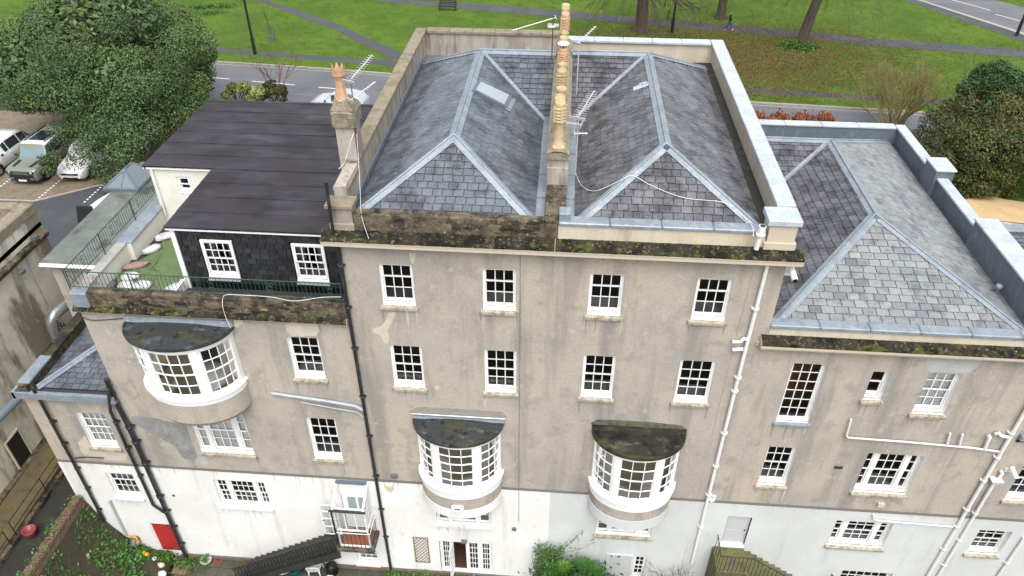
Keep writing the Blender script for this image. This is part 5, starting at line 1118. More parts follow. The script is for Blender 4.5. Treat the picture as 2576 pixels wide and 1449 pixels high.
# weather marks on the garden front
irregular(HR, [(1486, 1066), (1500, 1055), (1560, 1057), (1640, 1062), (1712, 1070), (1730, 1082), (1700, 1084), (1490, 1072)], 0, 'soot', name='soot_mark', t=.003, jit=.01)
irregular(HL, [(1026, 1036), (1050, 1024), (1150, 1028), (1262, 1036), (1275, 1048), (1268, 1052), (1036, 1038)], 0, 'streak_dark', name='soot_mark', t=.003, jit=.01)
irregular(TH, [(318, 800), (330, 790), (440, 795), (575, 802), (585, 812), (420, 808)], 0, 'streak_dark', name='soot_mark', t=.003, jit=.01)
def streaks(house, x0, x1, z, y=0.0, n=4, dark=True):
    for k in range(n):
        x = random.choice((x0-.03, x1+.03, random.uniform(x0, x1)))+random.uniform(-.05, .05); L = random.uniform(.25, .8); w = random.uniform(.02, .055); m = MB(); yk = y-.0015-.0011*k
        pts = [(x-w, yk, z), (x-w*.7, yk, z-L*.5), (x-w*.2, yk, z-L), (x+w*.25, yk, z-L), (x+w*.8, yk, z-L*.45), (x+w, yk, z)]
        m.face(pts); m.build('rain_streak', random.choice(('streak_dark', 'streak_dark', 'streak_pale')), house)
for hs_, ws in ((HL, ((-5.35, -4.32, 14.42), (-2.23, -1.21, 14.42), (-5.33, -4.27, 10.9), (-2.24, -1.18, 10.9))), (HR, ((.96, 1.98, 14.42), (4.09, 5.11, 14.42), (.96, 2.01, 10.9), (4.03, 5.15, 10.9))),
        (RB, ((7.5, 8.56, 10.24), (10, 10.56, 11.47), (11.68, 12.69, 10.97), (7.53, 8.52, 6.98), (10.9, 12.75, 6.9))), (TH, ((-8.73, -7.66, 11.06), (-8.71, -7.63, 6.92), (-13.07, -11.0, 6.91))), (LE, ((-17.4, -16.28, 6.82),))):
    for (a, b, z) in ws: streaks(hs_, a, b, z-.125)
mat('streak_white', (0.56, 0.55, 0.50), [((.45, .43, .36), 7, .5, .66, .6)], rough=.9)
def streaks2(house, x0, x1, z, n=5):
    for k in range(n):
        x = random.uniform(x0-.05, x1+.05); L = random.uniform(.2, .7); w = random.uniform(.015, .04); m = MB(); yk = -.0412-.0007*k-.0003*(z > 5)
        m.face([(x-w, yk, z), (x-w*.6, yk, z-L*.5), (x, yk, z-L), (x+w*.7, yk, z-L*.45), (x+w, yk, z)]); m.build('rain_streak', 'streak_white', house)
for hs_, ws in ((TH, ((-13, -10.95, 3.6), (-12, -9, 5.86), (-15.2, -12.5, 5.86))), (LE, ((-17.35, -16.25, 3.72), (-18.8, -16.6, 5.86))), (HL, ((-4.3, -2.14, 3.32), (-6.2, -4.9, 5.86))), (HR, ((1.96, 4.1, 3.32), (.3, 1.5, 5.86), (4.8, 6.3, 5.86))), (RB, ((10.78, 12.83, 3.6), (8, 10.5, 5.86), (13, 15, 5.86)))):
    for (a, b, z) in ws: streaks2(hs_, a, b, z, 6)
# ------------------------------------------------------------------ pipes
def pipe(name, label, runs, r, mt, brackets=(), group=None, cat='drainpipe', bmt=None):
    pts = [p for run in runs for p in run]; lo = min(pts, key=lambda p: p[2])
    t = thing(name, label, cat, lo, group)
    for run in runs: m = MB(); m.tube(run, r, 10); m.build('pipe', mt, t)
    for b in brackets:
        m = MB(); b = Vector(b); m.lathe([(r*1.02, -.05), (r*1.28, -.045), (r*1.28, .045), (r*1.02, .05)], b, 10); m.box(b.x-r*1.9, b.x+r*1.9, b.y+.01, -.002 if b.y < 0 else b.y+.1, b.z-.025, b.z+.025); m.build('bracket', bmt or mt, t)
    return t
Yp = -.10
def py_(i, j, x, y, d=Yp): return PY(*T(i, j, x, y), d)
# black soil pipe between terrace house and tall house
pipe('downpipe', 'tall black downpipe at the joint of the terrace and tall houses', [[(-6.44, Yp, 17.0), (-6.46, Yp, 14.8), (-6.47, Yp, 10), (-6.47, Yp, .1)]], .062, 'pipe_black', [(-6.46, Yp, z) for z in (15.9, 14.3, 12.6, 10.4, 8.4, 6.2, 4.2, 2.4)])
pipe('vent_pipe', 'thin black vent pipe rising past the brown stone pier', [[PY(840, 600, -.2), PY(820, 458, -.2)]], .05, 'pipe_black', cat='pipe')
pipe('waste_pipe', 'grey waste pipe sloping along the wall into the black downpipe', [[py_(0, 2, 2050, 70), py_(0, 2, 2470, 130), py_(1, 2, 100, 165), py_(1, 2, 165, 195)]], .06, 'pipe_slategrey', cat='pipe')
m_ = pipe('waste_pipe', 'thin grey waste pipe below the thicker sloping pipe', [[py_(0, 2, 2270, 138), py_(0, 2, 2560, 190), py_(1, 2, 120, 212), py_(1, 2, 165, 250)]], .026, 'pipe_slategrey', cat='pipe')
pipe('downpipe', 'black downpipe down the left of the low extension from its lead gutter', [[py_(0, 2, 245, 30, -.30), py_(0, 2, 290, 100, -.14), (-18.35, -.14, 6.2), (-18.35, -.14, 2.3)]], .06, 'pipe_black', [(-18.35, -.14, z) for z in (8.2, 7.0, 5.6, 4.4, 3.0)])
a0 = py_(0, 2, 820, 80, -.34)
pipe('downpipe', 'thinner of two black downpipes beside the red door', [[a0+Vector((.05, .1, .2)), a0, (-15.86, -.14, 9.0), (-15.86, -.14, 3.6), (-15.5, -.18, 3.2)]], .058, 'pipe_black', [(-15.86, -.14, z) for z in (8.4, 7.0, 5.4)])
pipe('soil_pipe', 'thick black soil pipe beside the red door running to the ground', [[(-15.50, -.12, 10.6), (-15.50, -.12, 9.2), (-15.42, -.14, 8.2), (-15.40, -.16, 3.2)], [(-15.40, -.17, 3.3), (-15.40, -.17, .0)]], .085, 'pipe_black', [(-15.41, -.16, z) for z in (8.2, 7.4, 6.2, 4.2, 3.25, 2.2, 1.0)])
pipe('waste_pipe', 'short black pipe under the low extension blind window', [[py_(0, 2, 570, 560), py_(0, 2, 640, 552), py_(0, 2, 780, 560)]], .025, 'pipe_black', cat='pipe')
pipe('waste_pipe', 'grey pipe rising from the hose reel beside the low window', [[py_(0, 2, 828, 880), py_(0, 2, 835, 900), py_(0, 2, 955, 1145)]], .045, 'pipe_grey', cat='pipe')
# white pipes
pipe('downpipe', 'white downpipe on the tall house running down from below the corner pier', [[(5.93, Yp, 16.62), (5.90, Yp, 12.0), (5.90, Yp, 2.0)], [PY(*T(2, 1, 490, 1115), Yp), PY(*T(2, 1, 465, 1105), Yp-.05), PY(*T(2, 1, 440, 1130), Yp), PY(*T(2, 1, 375, 1130), Yp)], [PY(*T(2, 1, 455, 1185), Yp), PY(*T(2, 1, 375, 1190), Yp)]], .06, 'pipe_white', [(5.91, Yp, z) for z in (15.0, 12.2, 11.6, 9.6, 7.9, 6.3, 4.4)])
pipe('downpipe', 'long white soil pipe at the edge of the hipped house', [[(15.03, Yp, 13.5), (15.03, Yp, 10), (15.0, Yp, 1.0)], [py_(2, 2, 2365, 375), py_(2, 2, 2380, 365, -.15), py_(2, 2, 2400, 390), py_(2, 2, 2455, 400)]], .062, 'pipe_white', [(15.02, Yp, z) for z in (12, 10.4, 9.2, 8.0, 6.4, 5.4, 4.0)])
hp = py_(2, 2, 2360, 730)
hop = pipe('downpipe', 'white downpipe with box hopper beside the long white soil pipe', [[(hp.x, Yp, hp.z), (hp.x, Yp, 1.0)], [Vector((hp.x+.05, Yp, hp.z+.05)), Vector((hp.x+.08, Yp, hp.z+.4)), Vector((hp.x+.02, Yp+.06, hp.z+.48))]], .055, 'pipe_white', [(hp.x, Yp, z) for z in (6.2, 4.6, 3.0)])
m = MB(); m.hexa([(hp.x-.08, -.19, hp.z-.12), (hp.x+.08, -.19, hp.z-.12), (hp.x+.08, -.002, hp.z-.12), (hp.x-.08, -.002, hp.z-.12), (hp.x-.2, -.26, hp.z+.1), (hp.x+.2, -.26, hp.z+.1), (hp.x+.2, -.002, hp.z+.1), (hp.x-.2, -.002, hp.z+.1)]); m.build('hopper', 'pipe_white', hop)
pipe('downpipe', 'white downpipe on the end house below its painted band', [[(17.55, Yp, 5.0), (17.55, Yp, .5)]], .055, 'pipe_white', [(17.55, Yp, 3.4)])
pipe('waste_pipe', 'white branched waste pipe above the wide window of the hipped house', [[py_(2, 2, 1272, 265), py_(2, 2, 1262, 300), py_(2, 2, 1235, 390), py_(2, 2, 1250, 405), py_(2, 2, 1700, 438), py_(2, 2, 2180, 482), py_(2, 2, 2385, 510)],
     [py_(2, 2, 2020, 372), py_(2, 2, 2012, 400), py_(2, 2, 1995, 460)], [py_(2, 2, 2113, 378), py_(2, 2, 2105, 405), py_(2, 2, 2088, 465)]], .035, 'pipe_white', cat='pipe')
pipe('waste_pipe', 'short thick white bend joining the white soil pipe', [[py_(2, 2, 2310, 385), py_(2, 2, 2318, 400, -.16), py_(2, 2, 2300, 440), py_(2, 2, 2280, 490)]], .055, 'pipe_white', cat='pipe')
pipe('waste_pipe', 'white waste pipe on the painted wall above the low wide window', [[py_(2, 2, 1440, 985, -.12), py_(2, 2, 1440, 1020, -.12), py_(2, 2, 1470, 1030, -.12), py_(2, 2, 2040, 1078, -.12)]], .03, 'pipe_white', cat='pipe')
# fixtures at the cornice: white overflow head
cv = PY(*T(2, 1, 555, 430), -.30); OV = thing('overflow_pipe', 'white plastic overflow pipe standing on the mossy cornice by the pier', 'pipe', cv)
m = MB(); m.tube([cv, cv+Vector((.02, 0, .42))], .07, 12); m.build('stub', 'pipe_white', OV)
m = MB(); m.tube([cv+Vector((.02, 0, .42)), cv+Vector((.03, 0, .75))], .10, 12); m.lathe([(.10, 0), (.13, .02), (.13, .07), (.10, .09)], cv+Vector((.02, 0, .44)), 12); m.build('hopper', 'pipe_white', OV)
m = MB(); m.lathe([(.085, .0), (.001, .0)], cv+Vector((.03, 0, .752)), 12); m.build('mouth', 'vent_dark', OV)
def camera_box(label, p, s=1.0, dirx=.5):
    t = thing('security_camera', label, 'camera', p); p = Vector(p)
    m = MB(); m.box(p.x-.09*s, p.x+.09*s, p.y, p.y+.15*s, p.z-.14*s, p.z); m.build('mount', 'plastic_white', t)
    m = MB(); m.tube([p+Vector((0, -.02, .09*s)), p+Vector((dirx*.1, -.32*s, -.02*s))], .06*s, 10); m.build('housing', 'plastic_white', t)
    m = MB(); m.tube([p+Vector((dirx*.1, -.322*s, -.021*s)), p+Vector((dirx*.1, -.335*s, -.023*s))], .045*s, 10); m.build('lens', 'glass_black', t)
camera_box('white security camera on the tall house corner beside the purple slates', (6.62, .02, 16.4), 1.5)
p = py_(2, 2, 2470, 640, -.05); camera_box('white security camera on the end house above the hopper', p, 1.3)
def cam_dark(label, p):
    t = thing('floodlight', label, 'light', p); m = MB(); m.obb(p, (0, 1, 0), (1, 0, 0), (0, 0, 1), .14, .10, .07); m.build('housing', 'plastic_grey', t); m = MB(); m.tube([Vector(p)-Vector((.2, 0, 0)), p], .025, 6); m.build('arm', 'plastic_grey', t)
cam_dark('dark floodlight high on the stained neighbour wall near its corner', (-22.38, 7.4, 11.25)); cam_dark('dark floodlight on the stained neighbour wall under the string course', (-22.35, 5.9, 10.5))
# ducts in the passage
pipe('metal_duct', 'shiny metal duct bending down beside the neighbour house', [[PZ(*T(0, 1, 520, 835), 8.2), PZ(*T(0, 1, 410, 925), 8.2), PZ(*T(0, 1, 385, 960), 8.1), PZ(*T(0, 1, 395, 1020), 7.6), PZ(*T(0, 1, 430, 1100), 7.0)]], .24, 'galv', cat='duct')
pipe('wall_duct', 'thick blue grey duct along the neighbour wall over the black door', [[PX(-20, 1068, -22.2), PX(45, 1003, -22.2)]], .18, 'duct_blue', cat='duct')
SG = thing('side_gate', 'black iron gate with arched bars beside the metal duct', 'gate', PZ(*T(0, 1, 300, 1000), 6.4))
g0 = PZ(*T(0, 1, 270, 990), 7.2); g1 = PZ(*T(0, 1, 480, 990), 7.2)
for k in range(9):
    p = g0.lerp(g1, k/8); m = MB(); m.tube([p-Vector((0, 0, 1.6)), p, p+Vector((.05, -.08, .1)), p+Vector((.1, -.14, .05))], .02, 5); m.build('bar', 'black_iron', SG)
m = MB(); m.tube([g0-Vector((0, 0, .15)), g1-Vector((0, 0, .15))], .022, 5); m.tube([g0-Vector((0, 0, 1.4)), g1-Vector((0, 0, 1.4))], .022, 5); m.build('cross_rail', 'black_iron', SG)
WP = MB().box(-21.0, -20.0, 4.6, 4.68, 4.0, 5.2).build('white_panel', 'white_paint_wall', label='white boarded panel at the end of the side passage', cat='panel')
# passage handrail and pot
HRL = thing('handrail', 'black tubular handrail beside the mossy passage ramp', 'handrail', (-20.9, -2, 3.1))
for (ya, yb) in ((-5.5, -2.0), (-1.6, 2.6)):
    for zz in (.95, .5): m = MB(); m.tube([(-20.9, ya, 3.0+zz+ya*.02), (-20.9, yb, 3.0+zz+yb*.03)], .02, 6); m.build('rail', 'black_iron', HRL)
    for k in range(3): yy = ya+(yb-ya)*k/2; m = MB(); m.tube([(-20.9, yy, 3.0), (-20.9, yy, 3.97+yy*.02)], .02, 6); m.build('post', 'black_iron', HRL)
pp = PZ(80, 1345, 2.9); FP = thing('flower_pot', 'red glazed flower pot standing in the dark passage', 'pot', pp)
m = MB(); m.lathe([(.001, 0), (.16, 0), (.25, .16), (.24, .26), (.27, .30), (.27, .34), (.22, .34), (.21, .24), (.001, .22)], pp, 18); m.build('pot', 'pot_red', FP)

# ------------------------------------------------------------------ aerials
def aerial(label, base, h, booms, mt='galv', guard=True):
    base = Vector(base); t = thing('tv_aerial', label, 'aerial', base)
    m = MB(); m.tube([base, base+Vector((0, 0, h))], .022, 6); m.build('mast', mt, t)
    for (z, dx, dy, dz, L, n, el) in booms:
        d = Vector((dx, dy, dz)).normalized(); a = base+Vector((0, 0, z)); s = d.cross(Vector((0, 0, 1)))
        if s.length < .1: s = Vector((1, 0, 0))
        s.normalize(); m = MB(); m.tube([a-d*.12, a+d*L], .017, 6)
        for k in range(n):
            p = a+d*(L*(k+.5)/n); m.tube([p-s*el*(1-.35*k/n), p+s*el*(1-.35*k/n)], .0075, 4)
        m.obb(a-d*.1, s, d, d.cross(s), el*1.25, .012, .05); m.build('antenna', 'aluminium', t)
    return t
def at_y(x, y, Y): return PY(x, y, Y)
b = at_y(1447, 440, 2.9); aerial('tv aerial on a tall mast against the right side of the long stack', b, 2.1, [(1.95, .35, .9, .25, 1.3, 12, .2), (1.7, -1, .2, 0, .35, 4, .16), (1.4, .9, .1, 0, .3, 3, .14)], 'aluminium')
b = at_y(1450, 236, 8.2); aerial('tv aerial with a single tilted boom behind the long stack', b, 1.95, [(1.9, .55, .6, .35, .9, 8, .13)], 'aluminium')
b = at_y(1388, 150, 9.2); aerial('rusty mast tv aerial with long boom left of the stack', b, 1.6, [(1.5, -.92, -.15, -.25, 1.5, 16, .10), (1.25, -.1, -.7, .1, .5, 6, .16)], 'rust')
aerial('two boom tv aerial strapped to the slim crown pot chimney', (-6.02, 1.88, 18.5), 2.5, [(2.4, .35, .9, .28, 1.2, 12, .16), (1.85, .55, .75, .25, .9, 8, .12)], 'galv')
# cables
def cable(label, pts, r=.009, mt='plastic_white', name='cable'):
    P = [Vector(p) for p in pts]; out = []
    for i in range(len(P)-1):
        p0, p1, p2, p3 = P[max(i-1, 0)], P[i], P[i+1], P[min(i+2, len(P)-1)]
        for k in range(8):
            t = k/8; out.append(.5*((2*p1)+(p2-p0)*t+(2*p0-5*p1+4*p2-p3)*t*t+(3*p1-p0-3*p2+p3)*t**3))
    out.append(P[-1]); m = MB(); m.tube(out, r, 5); return m.build(name, mt, label=label, cat='cable')
n1 = Vector(NR[1]); n0 = Vector(NR[0]); pl = (.45, .45, 17.36)
cable('white aerial cable draped over the right tall roof to the overflow pipe', [PP(1447, 430, pl, NR[1])+n1*.06, PP(1465, 470, pl, NR[1])+n1*.06, PP(1500, 484, pl, NR[1])+n1*.06, PP(1560, 462, pl, NR[1])+n1*.09, PP(1590, 447, pl, NR[0])+n0*.12, PP(1640, 470, pl, NR[0])+n0*.06, PP(1720, 500, pl, NR[0])+n0*.06, PP(1820, 512, pl, NR[0])+n0*.06, PP(1870, 550, pl, NR[0])+n0*.1, PY(1893, 570, -.06), PY(1895, 595, -.3)])
cable('white cable running over the terrace parapet and down to the bow roof', [PY(858, 747, -.07), PY(810, 748, -.07), PY(740, 757, -.07), PY(680, 747, -.07), PY(600, 742, -.08), PY(568, 742, -.09), PY(560, 752, -.1), PY(561, 775, -.24), PY(570, 803, -.24), PY(580, 825, -.6)])
cable('thin white cable hanging from the crown pot chimney to the tall roof corner', [(-6.02, 1.8, 19.3), PY(903, 420, 1.2), PY(906, 480, .5), PY(910, 545, -.02), PY(928, 601, -.42)], .006)
cable('thin white cable looping from the crown pot chimney to the felt roof', [(-6.1, 1.82, 19.3), PY(884, 350, 1.7), PY(868, 405, 1.6), PZ(852, 425, 18.26)], .009)
cable('thin dark cable down the face between the two tall houses', [(-1.10, -.012, 16.6), (-1.08, -.012, 13), (-1.08, -.012, 9), (-1.06, -.05, 5.9), (-1.05, -.055, 3.9)], .008, 'plastic_grey')
cable('thin pale cable beside the white downpipe of the tall house', [(5.62, -.012, 16.6), (5.56, -.012, 12), (5.56, -.012, 6), (5.56, -.06, 1)], .008, 'stone_pale')
q0 = PY(*T(1, 2, 1305, 1090), -.05); MB().box(q0.x-.08, q0.x+.08, -.12, -.041, q0.z-.07, q0.z+.07).build('cable_box', 'plastic_grey', label='small grey cable box on the white wall below the dark cable', cat='box')
cable('black cable across the wall from terrace corner to bow roof', [PY(*T(0, 1, 610, 940), -.03), PY(*T(0, 1, 700, 968), -.03), PY(*T(0, 1, 930, 955), -.03)], .014, 'plastic_black')
q0 = PY(*T(1, 2, 365, 780), -.045); MB().prism([(q0.x-.12, -.041, q0.z+.14), (q0.x+.12, -.041, q0.z+.14), (q0.x+.10, -.041, q0.z-.14), (q0.x-.08, -.041, q0.z-.14)], (0, -.09, 0)).build('wall_box', 'stone_pale', label='cream box fixed to the white wall beside the black downpipe', cat='box')
q0 = PY(*T(1, 2, 402, 687), -.02); FLD = thing('floodlight', 'small grey floodlight above the white band by the black downpipe', 'light', q0); m = MB(); m.box(q0.x-.12, q0.x+.12, -.14, -.04, q0.z-.07, q0.z+.08); m.build('housing', 'plastic_grey', FLD); m = MB(); m.box(q0.x-.03, q0.x+.03, -.04, -.001, q0.z-.03, q0.z+.03); m.build('bracket', 'plastic_grey', FLD)

# ------------------------------------------------------------------ terrace clutter
tz = 13.53
def tq(x, y, z=tz): return PZ(*T(0, 1, x, y), z)
tp = [tq(*c) for c in ((870, 640), (950, 600), (1130, 470), (1240, 380), (1300, 360), (1395, 640), (1380, 750), (1250, 750), (900, 735))]
V = []; cxy = sum(tp, Vector())/len(tp); m = MB(); R_ = 7
n = 48; ring_ = []
for k in range(n):
    f = k/n*len(tp); i = int(f); ring_.append(tp[i].lerp(tp[(i+1) % len(tp)], f-i))
for j in range(R_+1):
    for k in range(n):
        p = cxy.lerp(ring_[k], j/R_); V.append((p.x+random.uniform(-.03, .03), p.y+random.uniform(-.03, .03), tz+.03+abs(random.gauss(0, .028))))
m.idx(V, [(j*n+k, j*n+(k+1) % n, (j+1)*n+(k+1) % n, (j+1)*n+k) for j in range(R_) for k in range(n)], True)
m.build('tarpaulin', 'tarp', label='crumpled green tarpaulin spread over the roof terrace', cat='tarpaulin')
for (lab, x, y, L, W, an, mt) in (('whitish rubble bag by the corner board at the back of the tarpaulin', 1245, 345, .42, .24, .6, 'bag_white'), ('whitish rubble bag on the tarpaulin beside the side parapet step', 1150, 440, .45, .24, .9, 'bag_white'),
        ('long brown bag with white end lying on the tarpaulin', 1025, 565, .55, .2, .5, 'bag_brown'), ('torn white bag at the front corner of the tarpaulin', 985, 645, .4, .28, .2, 'bag_white'),
        ('plump white bag against the parapet, next to the dark bin lid', 960, 715, .38, .26, .1, 'bag_white'), ('plump white bag behind the railing scroll on the tarpaulin', 1075, 712, .42, .26, .3, 'bag_white'), ('white bag against the parapet beside the corner board foot', 1330, 728, .45, .24, .5, 'bag_white')):
    c = tq(x, y, tz+.06); m = MB(); m.blob((c.x, c.y, tz+.11), L*.82, W*.85, .12, 16, 9, .13, .35, an); m.build('rubble_bag', mt, label=lab, cat='bag', group='bags on the roof terrace')
c = tq(790, 710); m = MB(); m.lathe([(.36, 0), (.38, .06), (.25, .10), (.001, .11)], (c.x, c.y, tz), 14); m.build('bin_lid', 'plastic_grey', label='dark round lid lying in the terrace corner', cat='lid')
m = MB(); m.box(-12.62, -12.50, .35, 1.5, 13.53, 13.9); m.build('terrace_kerb', 'white_timber', TH)
# ------------------------------------------------------------------ glazed porch on its stone landing, stone stair with iron balustrade
PO = thing('glazed_porch', 'small white glazed porch on a railed landing above the stone stair', 'porch', (-7.45, -.5, 2.75))
x0, x1, yb, yf, zf = -8.08, -6.84, -.045, -.90, 2.78
m = MB(); m.cbox(x0-.12, x1+.14, yf-.14, yb, zf-.16, zf, .02); m.build('landing', 'stone_moss', PO)
m = MB(); m.box(x0+.04, x1-.04, yf+.04, yb, zf+.001, zf+.012); m.build('tiled_floor', 'tile_red', PO)
m = MB(); m.box(x0+.35, x1-.2, yb-.30, yb-.02, zf+.013, zf+.03); m.build('door_mat', 'plastic_black', PO)
zt = 5.16; zb_ = 5.72
m = MB()
for xx in (x0, x1-.06):
    m.box(xx, xx+.06, yf, yf+.06, zf, zt); m.box(xx, xx+.06, yb-.06, yb, zf, zb_-.05)
    m.hexa([(xx-.01, yf-.08, zt), (xx+.07, yf-.08, zt), (xx+.07, yb, zb_-.04), (xx-.01, yb, zb_-.04), (xx-.01, yf-.08, zt+.07), (xx+.07, yf-.08, zt+.07), (xx+.07, yb, zb_+.03), (xx-.01, yb, zb_+.03)])
m.box(x0+.06, x1-.06, yf, yf+.05, zf+1.02, zf+1.10); m.box(x0+.06, x1-.06, yf, yf+.06, zt-.07, zt)
m.box(x0+.06, x1-.06, yf+.005, yf+.05, zf, zf+.08)
for k in (1, 2): xx = x0+(x1-x0)*k/3; m.box(xx-.02, xx+.02, yf+.005, yf+.045, zf+1.10, zt-.07)
m.box(x1-.05, x1, yf+.06, yb-.06, zf+1.02, zf+1.10); m.box(x1-.045, x1-.005, (yf+yb)/2-.02, (yf+yb)/2+.02, zf+1.1, zt+.2)
pf = m.build('frame', 'weathered_white', PO)
def gl(pts, nm='pane'): m = MB(); m.face(pts); m.build(nm, 'clear_glass', pf)
for k in range(3):
    a, b = x0+.06+(x1-x0-.12)*k/3, x0+.06+(x1-x0-.12)*(k+1)/3
    gl([(a, yf+.025, zf+1.1), (b, yf+.025, zf+1.1), (b, yf+.025, zt-.07), (a, yf+.025, zt-.07)])
    gl([(a, yf-.06, zt+.05), (b, yf-.06, zt+.05), (b, yb-.02, zb_+.01), (a, yb-.02, zb_+.01)], 'roof_pane')
for (a, b) in ((yf+.06, (yf+yb)/2), ((yf+yb)/2, yb-.06)): gl([(x1-.025, a, zf+1.1), (x1-.025, b, zf+1.1), (x1-.025, b, zt+.2), (x1-.025, a, zt+.1)])
m = MB(); m.box(x0+.02, x1-.02, -.18, -.045, zb_+.02, zb_+.10); m.build('flashing', 'lead_dark', PO)
m = MB(); m.tube([(x0-.1, yf-.10, zt+.0), (x1+.05, yf-.10, zt-.01)], .05, 8); m.build('gutter', 'plastic_black', PO)
m = MB(); m.tube([(x0-.02, yf-.08, zt), (x0-.02, yf-.08, zf+.9), (x0, yf-.05, zf)], .032, 8); m.build('downpipe', 'plastic_black', PO)
# house door inside the porch
m = MB(); m.box(-8.0, -6.98, .0, .05, 2.82, 4.95); hd = m.build('inner_door', 'white_timber', PO)
for (a, b, c, d) in ((-7.78, -7.46, 4.05, 4.75), (-7.36, -7.12, 4.05, 4.75)): m = MB(); m.box(a, b, -.012, -.001, c, d); m.build('door_light', 'car_screen', hd)
m = MB(); m.box(-7.7, -7.5, -.012, -.001, 3.72, 3.80); m.build('letter_plate', 'black_iron', hd)
# open glazed side door
m = MB(); a, b, yy = x0-.72, x0-.02, yf+.46; m.box(a, a+.06, yy, yy+.04, zf+.06, zf+1.95); m.box(b-.06, b, yy, yy+.04, zf+.06, zf+1.95)
for z in (zf+.06, zf+.55, zf+1.05, zf+1.5, zf+1.88): m.box(a+.06, b-.06, yy+.002, yy+.038, z, z+.05)
m.box((a+b)/2-.015, (a+b)/2+.015, yy+.004, yy+.036, zf+.1, zf+1.9); od = m.build('open_door', 'white_timber', PO)
m = MB(); m.face([(a+.05, yy+.02, zf+.1), (b-.05, yy+.02, zf+.1), (b-.05, yy+.02, zf+1.9), (a+.05, yy+.02, zf+1.9)]); m.build('door_glass', 'pane_glass', od)
m = MB(); m.tube([(a+.03, yy-.03, zf+1.0), (a+.13, yy-.03, zf+1.0)], .015, 6); m.build('handle', 'black_iron', od)
for k in range(8): balu((x0+.03+k*.172, yf-.08, zf-.01), 1.0, 'black_iron', PO, .011)
for k in range(5): balu((x1+.08, yf+.02+k*.17, zf-.01), 1.0, 'black_iron', PO, .011)
m = MB(); m.tube([(x0, yf-.08, zf+1.0), (x1+.08, yf-.08, zf+1.0), (x1+.08, yb-.04, zf+1.0)], .018, 6); m.build('handrail', 'weathered_white', PO)
SS = thing('stone_stair', 'dark mossy stone stair with lattice iron side going up to the porch', 'stair', (-10.3, -.5, 0))
ns = 16; xs0, xs1 = -12.6, -8.2
for k in range(ns):
    xa = xs0+(xs1-xs0)*k/ns; z = 2.62*(k+1)/ns
    m = MB(); m.hexa([(xa, -.98, z-.32), (xa+.36, -.98, z-.18), (xa+.36, -.06, z-.18), (xa, -.06, z-.32), (xa, -.98, z), (xa+.36, -.98, z), (xa+.36, -.06, z), (xa, -.06, z)]); m.build('step', 'mossy_step' if 'mossy_step' in MATS else 'alley_dark', SS)
m = MB(); m.prism([(xs0-.1, -1.02, .0), (xs0+.5, -1.02, .0), (xs1+.1, -1.02, 2.15), (xs1+.1, -1.02, 2.62), (xs0-.1, -1.02, .14)], (0, .05, 0)); m.build('string', 'alley_dark', SS)
m = MB(); m.tube([(xs0-.3, -1.05, .85), (xs1+.15, -1.05, 3.62)], .028, 8); m.build('handrail', 'pipe_black', SS)
sl_ = (3.62-.85)/(xs1-xs0+.45)
for k in range(30):
    xa = xs0-.25+k*.155; z = .85+(xa-xs0+.3)*sl_
    m = MB(); m.tube([(xa, -1.05, z), (xa+.13, -1.05, z-.5), (xa, -1.05, z-.95)], .017, 4); m.tube([(xa+.155, -1.05, z+.09), (xa+.02, -1.05, z-.45), (xa+.155, -1.05, z-.86)], .017, 4); m.build('lattice_bar', 'black_iron', SS)
# stair to the side door of the hipped house
RS = thing('stone_stair', 'mossy stone stair with black railing outside the grey side door', 'stair', (8.5, -.6, 0))
mat('stair_green', (0.115, 0.11, 0.055), [((0.13, .145, .03), 2.4, .48, .62, .8), ((0.06, .058, .045), 4, .5, .66, .7)], rough=.85, bump=(20, .5, .02), fine=(25, .25))
m = MB(); m.cbox(6.55, 7.75, -1.15, -.045, 2.98, 3.18, .02); m.box(6.55, 7.75, -1.1, -.045, -.2, 2.98); m.build('landing', 'stair_green', RS)
for k in range(14):
    xa = 7.75+k*.27; z = 3.0-.19*k; m = MB(); m.box(xa, xa+.29, -1.12, -.045, z-.35, z); m.build('step', 'stair_green', RS)
m = MB(); m.tube([(6.58, -.2, 4.12), (6.58, -1.12, 4.12), (7.75, -1.12, 4.10), (11.5, -1.12, 1.45)], .022, 6); m.build('handrail', 'black_iron', RS)
for k in range(4): balu((6.58, -.25-k*.26, 3.18), .94, 'black_iron', RS, .012)
for k in range(8): balu((6.66+k*.15, -1.12, 3.18), .92, 'black_iron', RS, .012)
for k in range(24):
    xa = 7.86+k*.15; z = 3.0-.19*int((xa-7.75)/.27); balu((xa, -1.12, z), .95, 'black_iron', RS, .012)
R2 = thing('iron_rail', 'short black iron rail beside the low french window of the hipped house', 'railing', (11.3, -.6, 0))
m = MB(); m.tube([(11.25, -.35, 1.2), (11.25, -.35, 2.3), (11.5, -.9, 2.2)], .022, 6); m.build('rail', 'black_iron', R2)

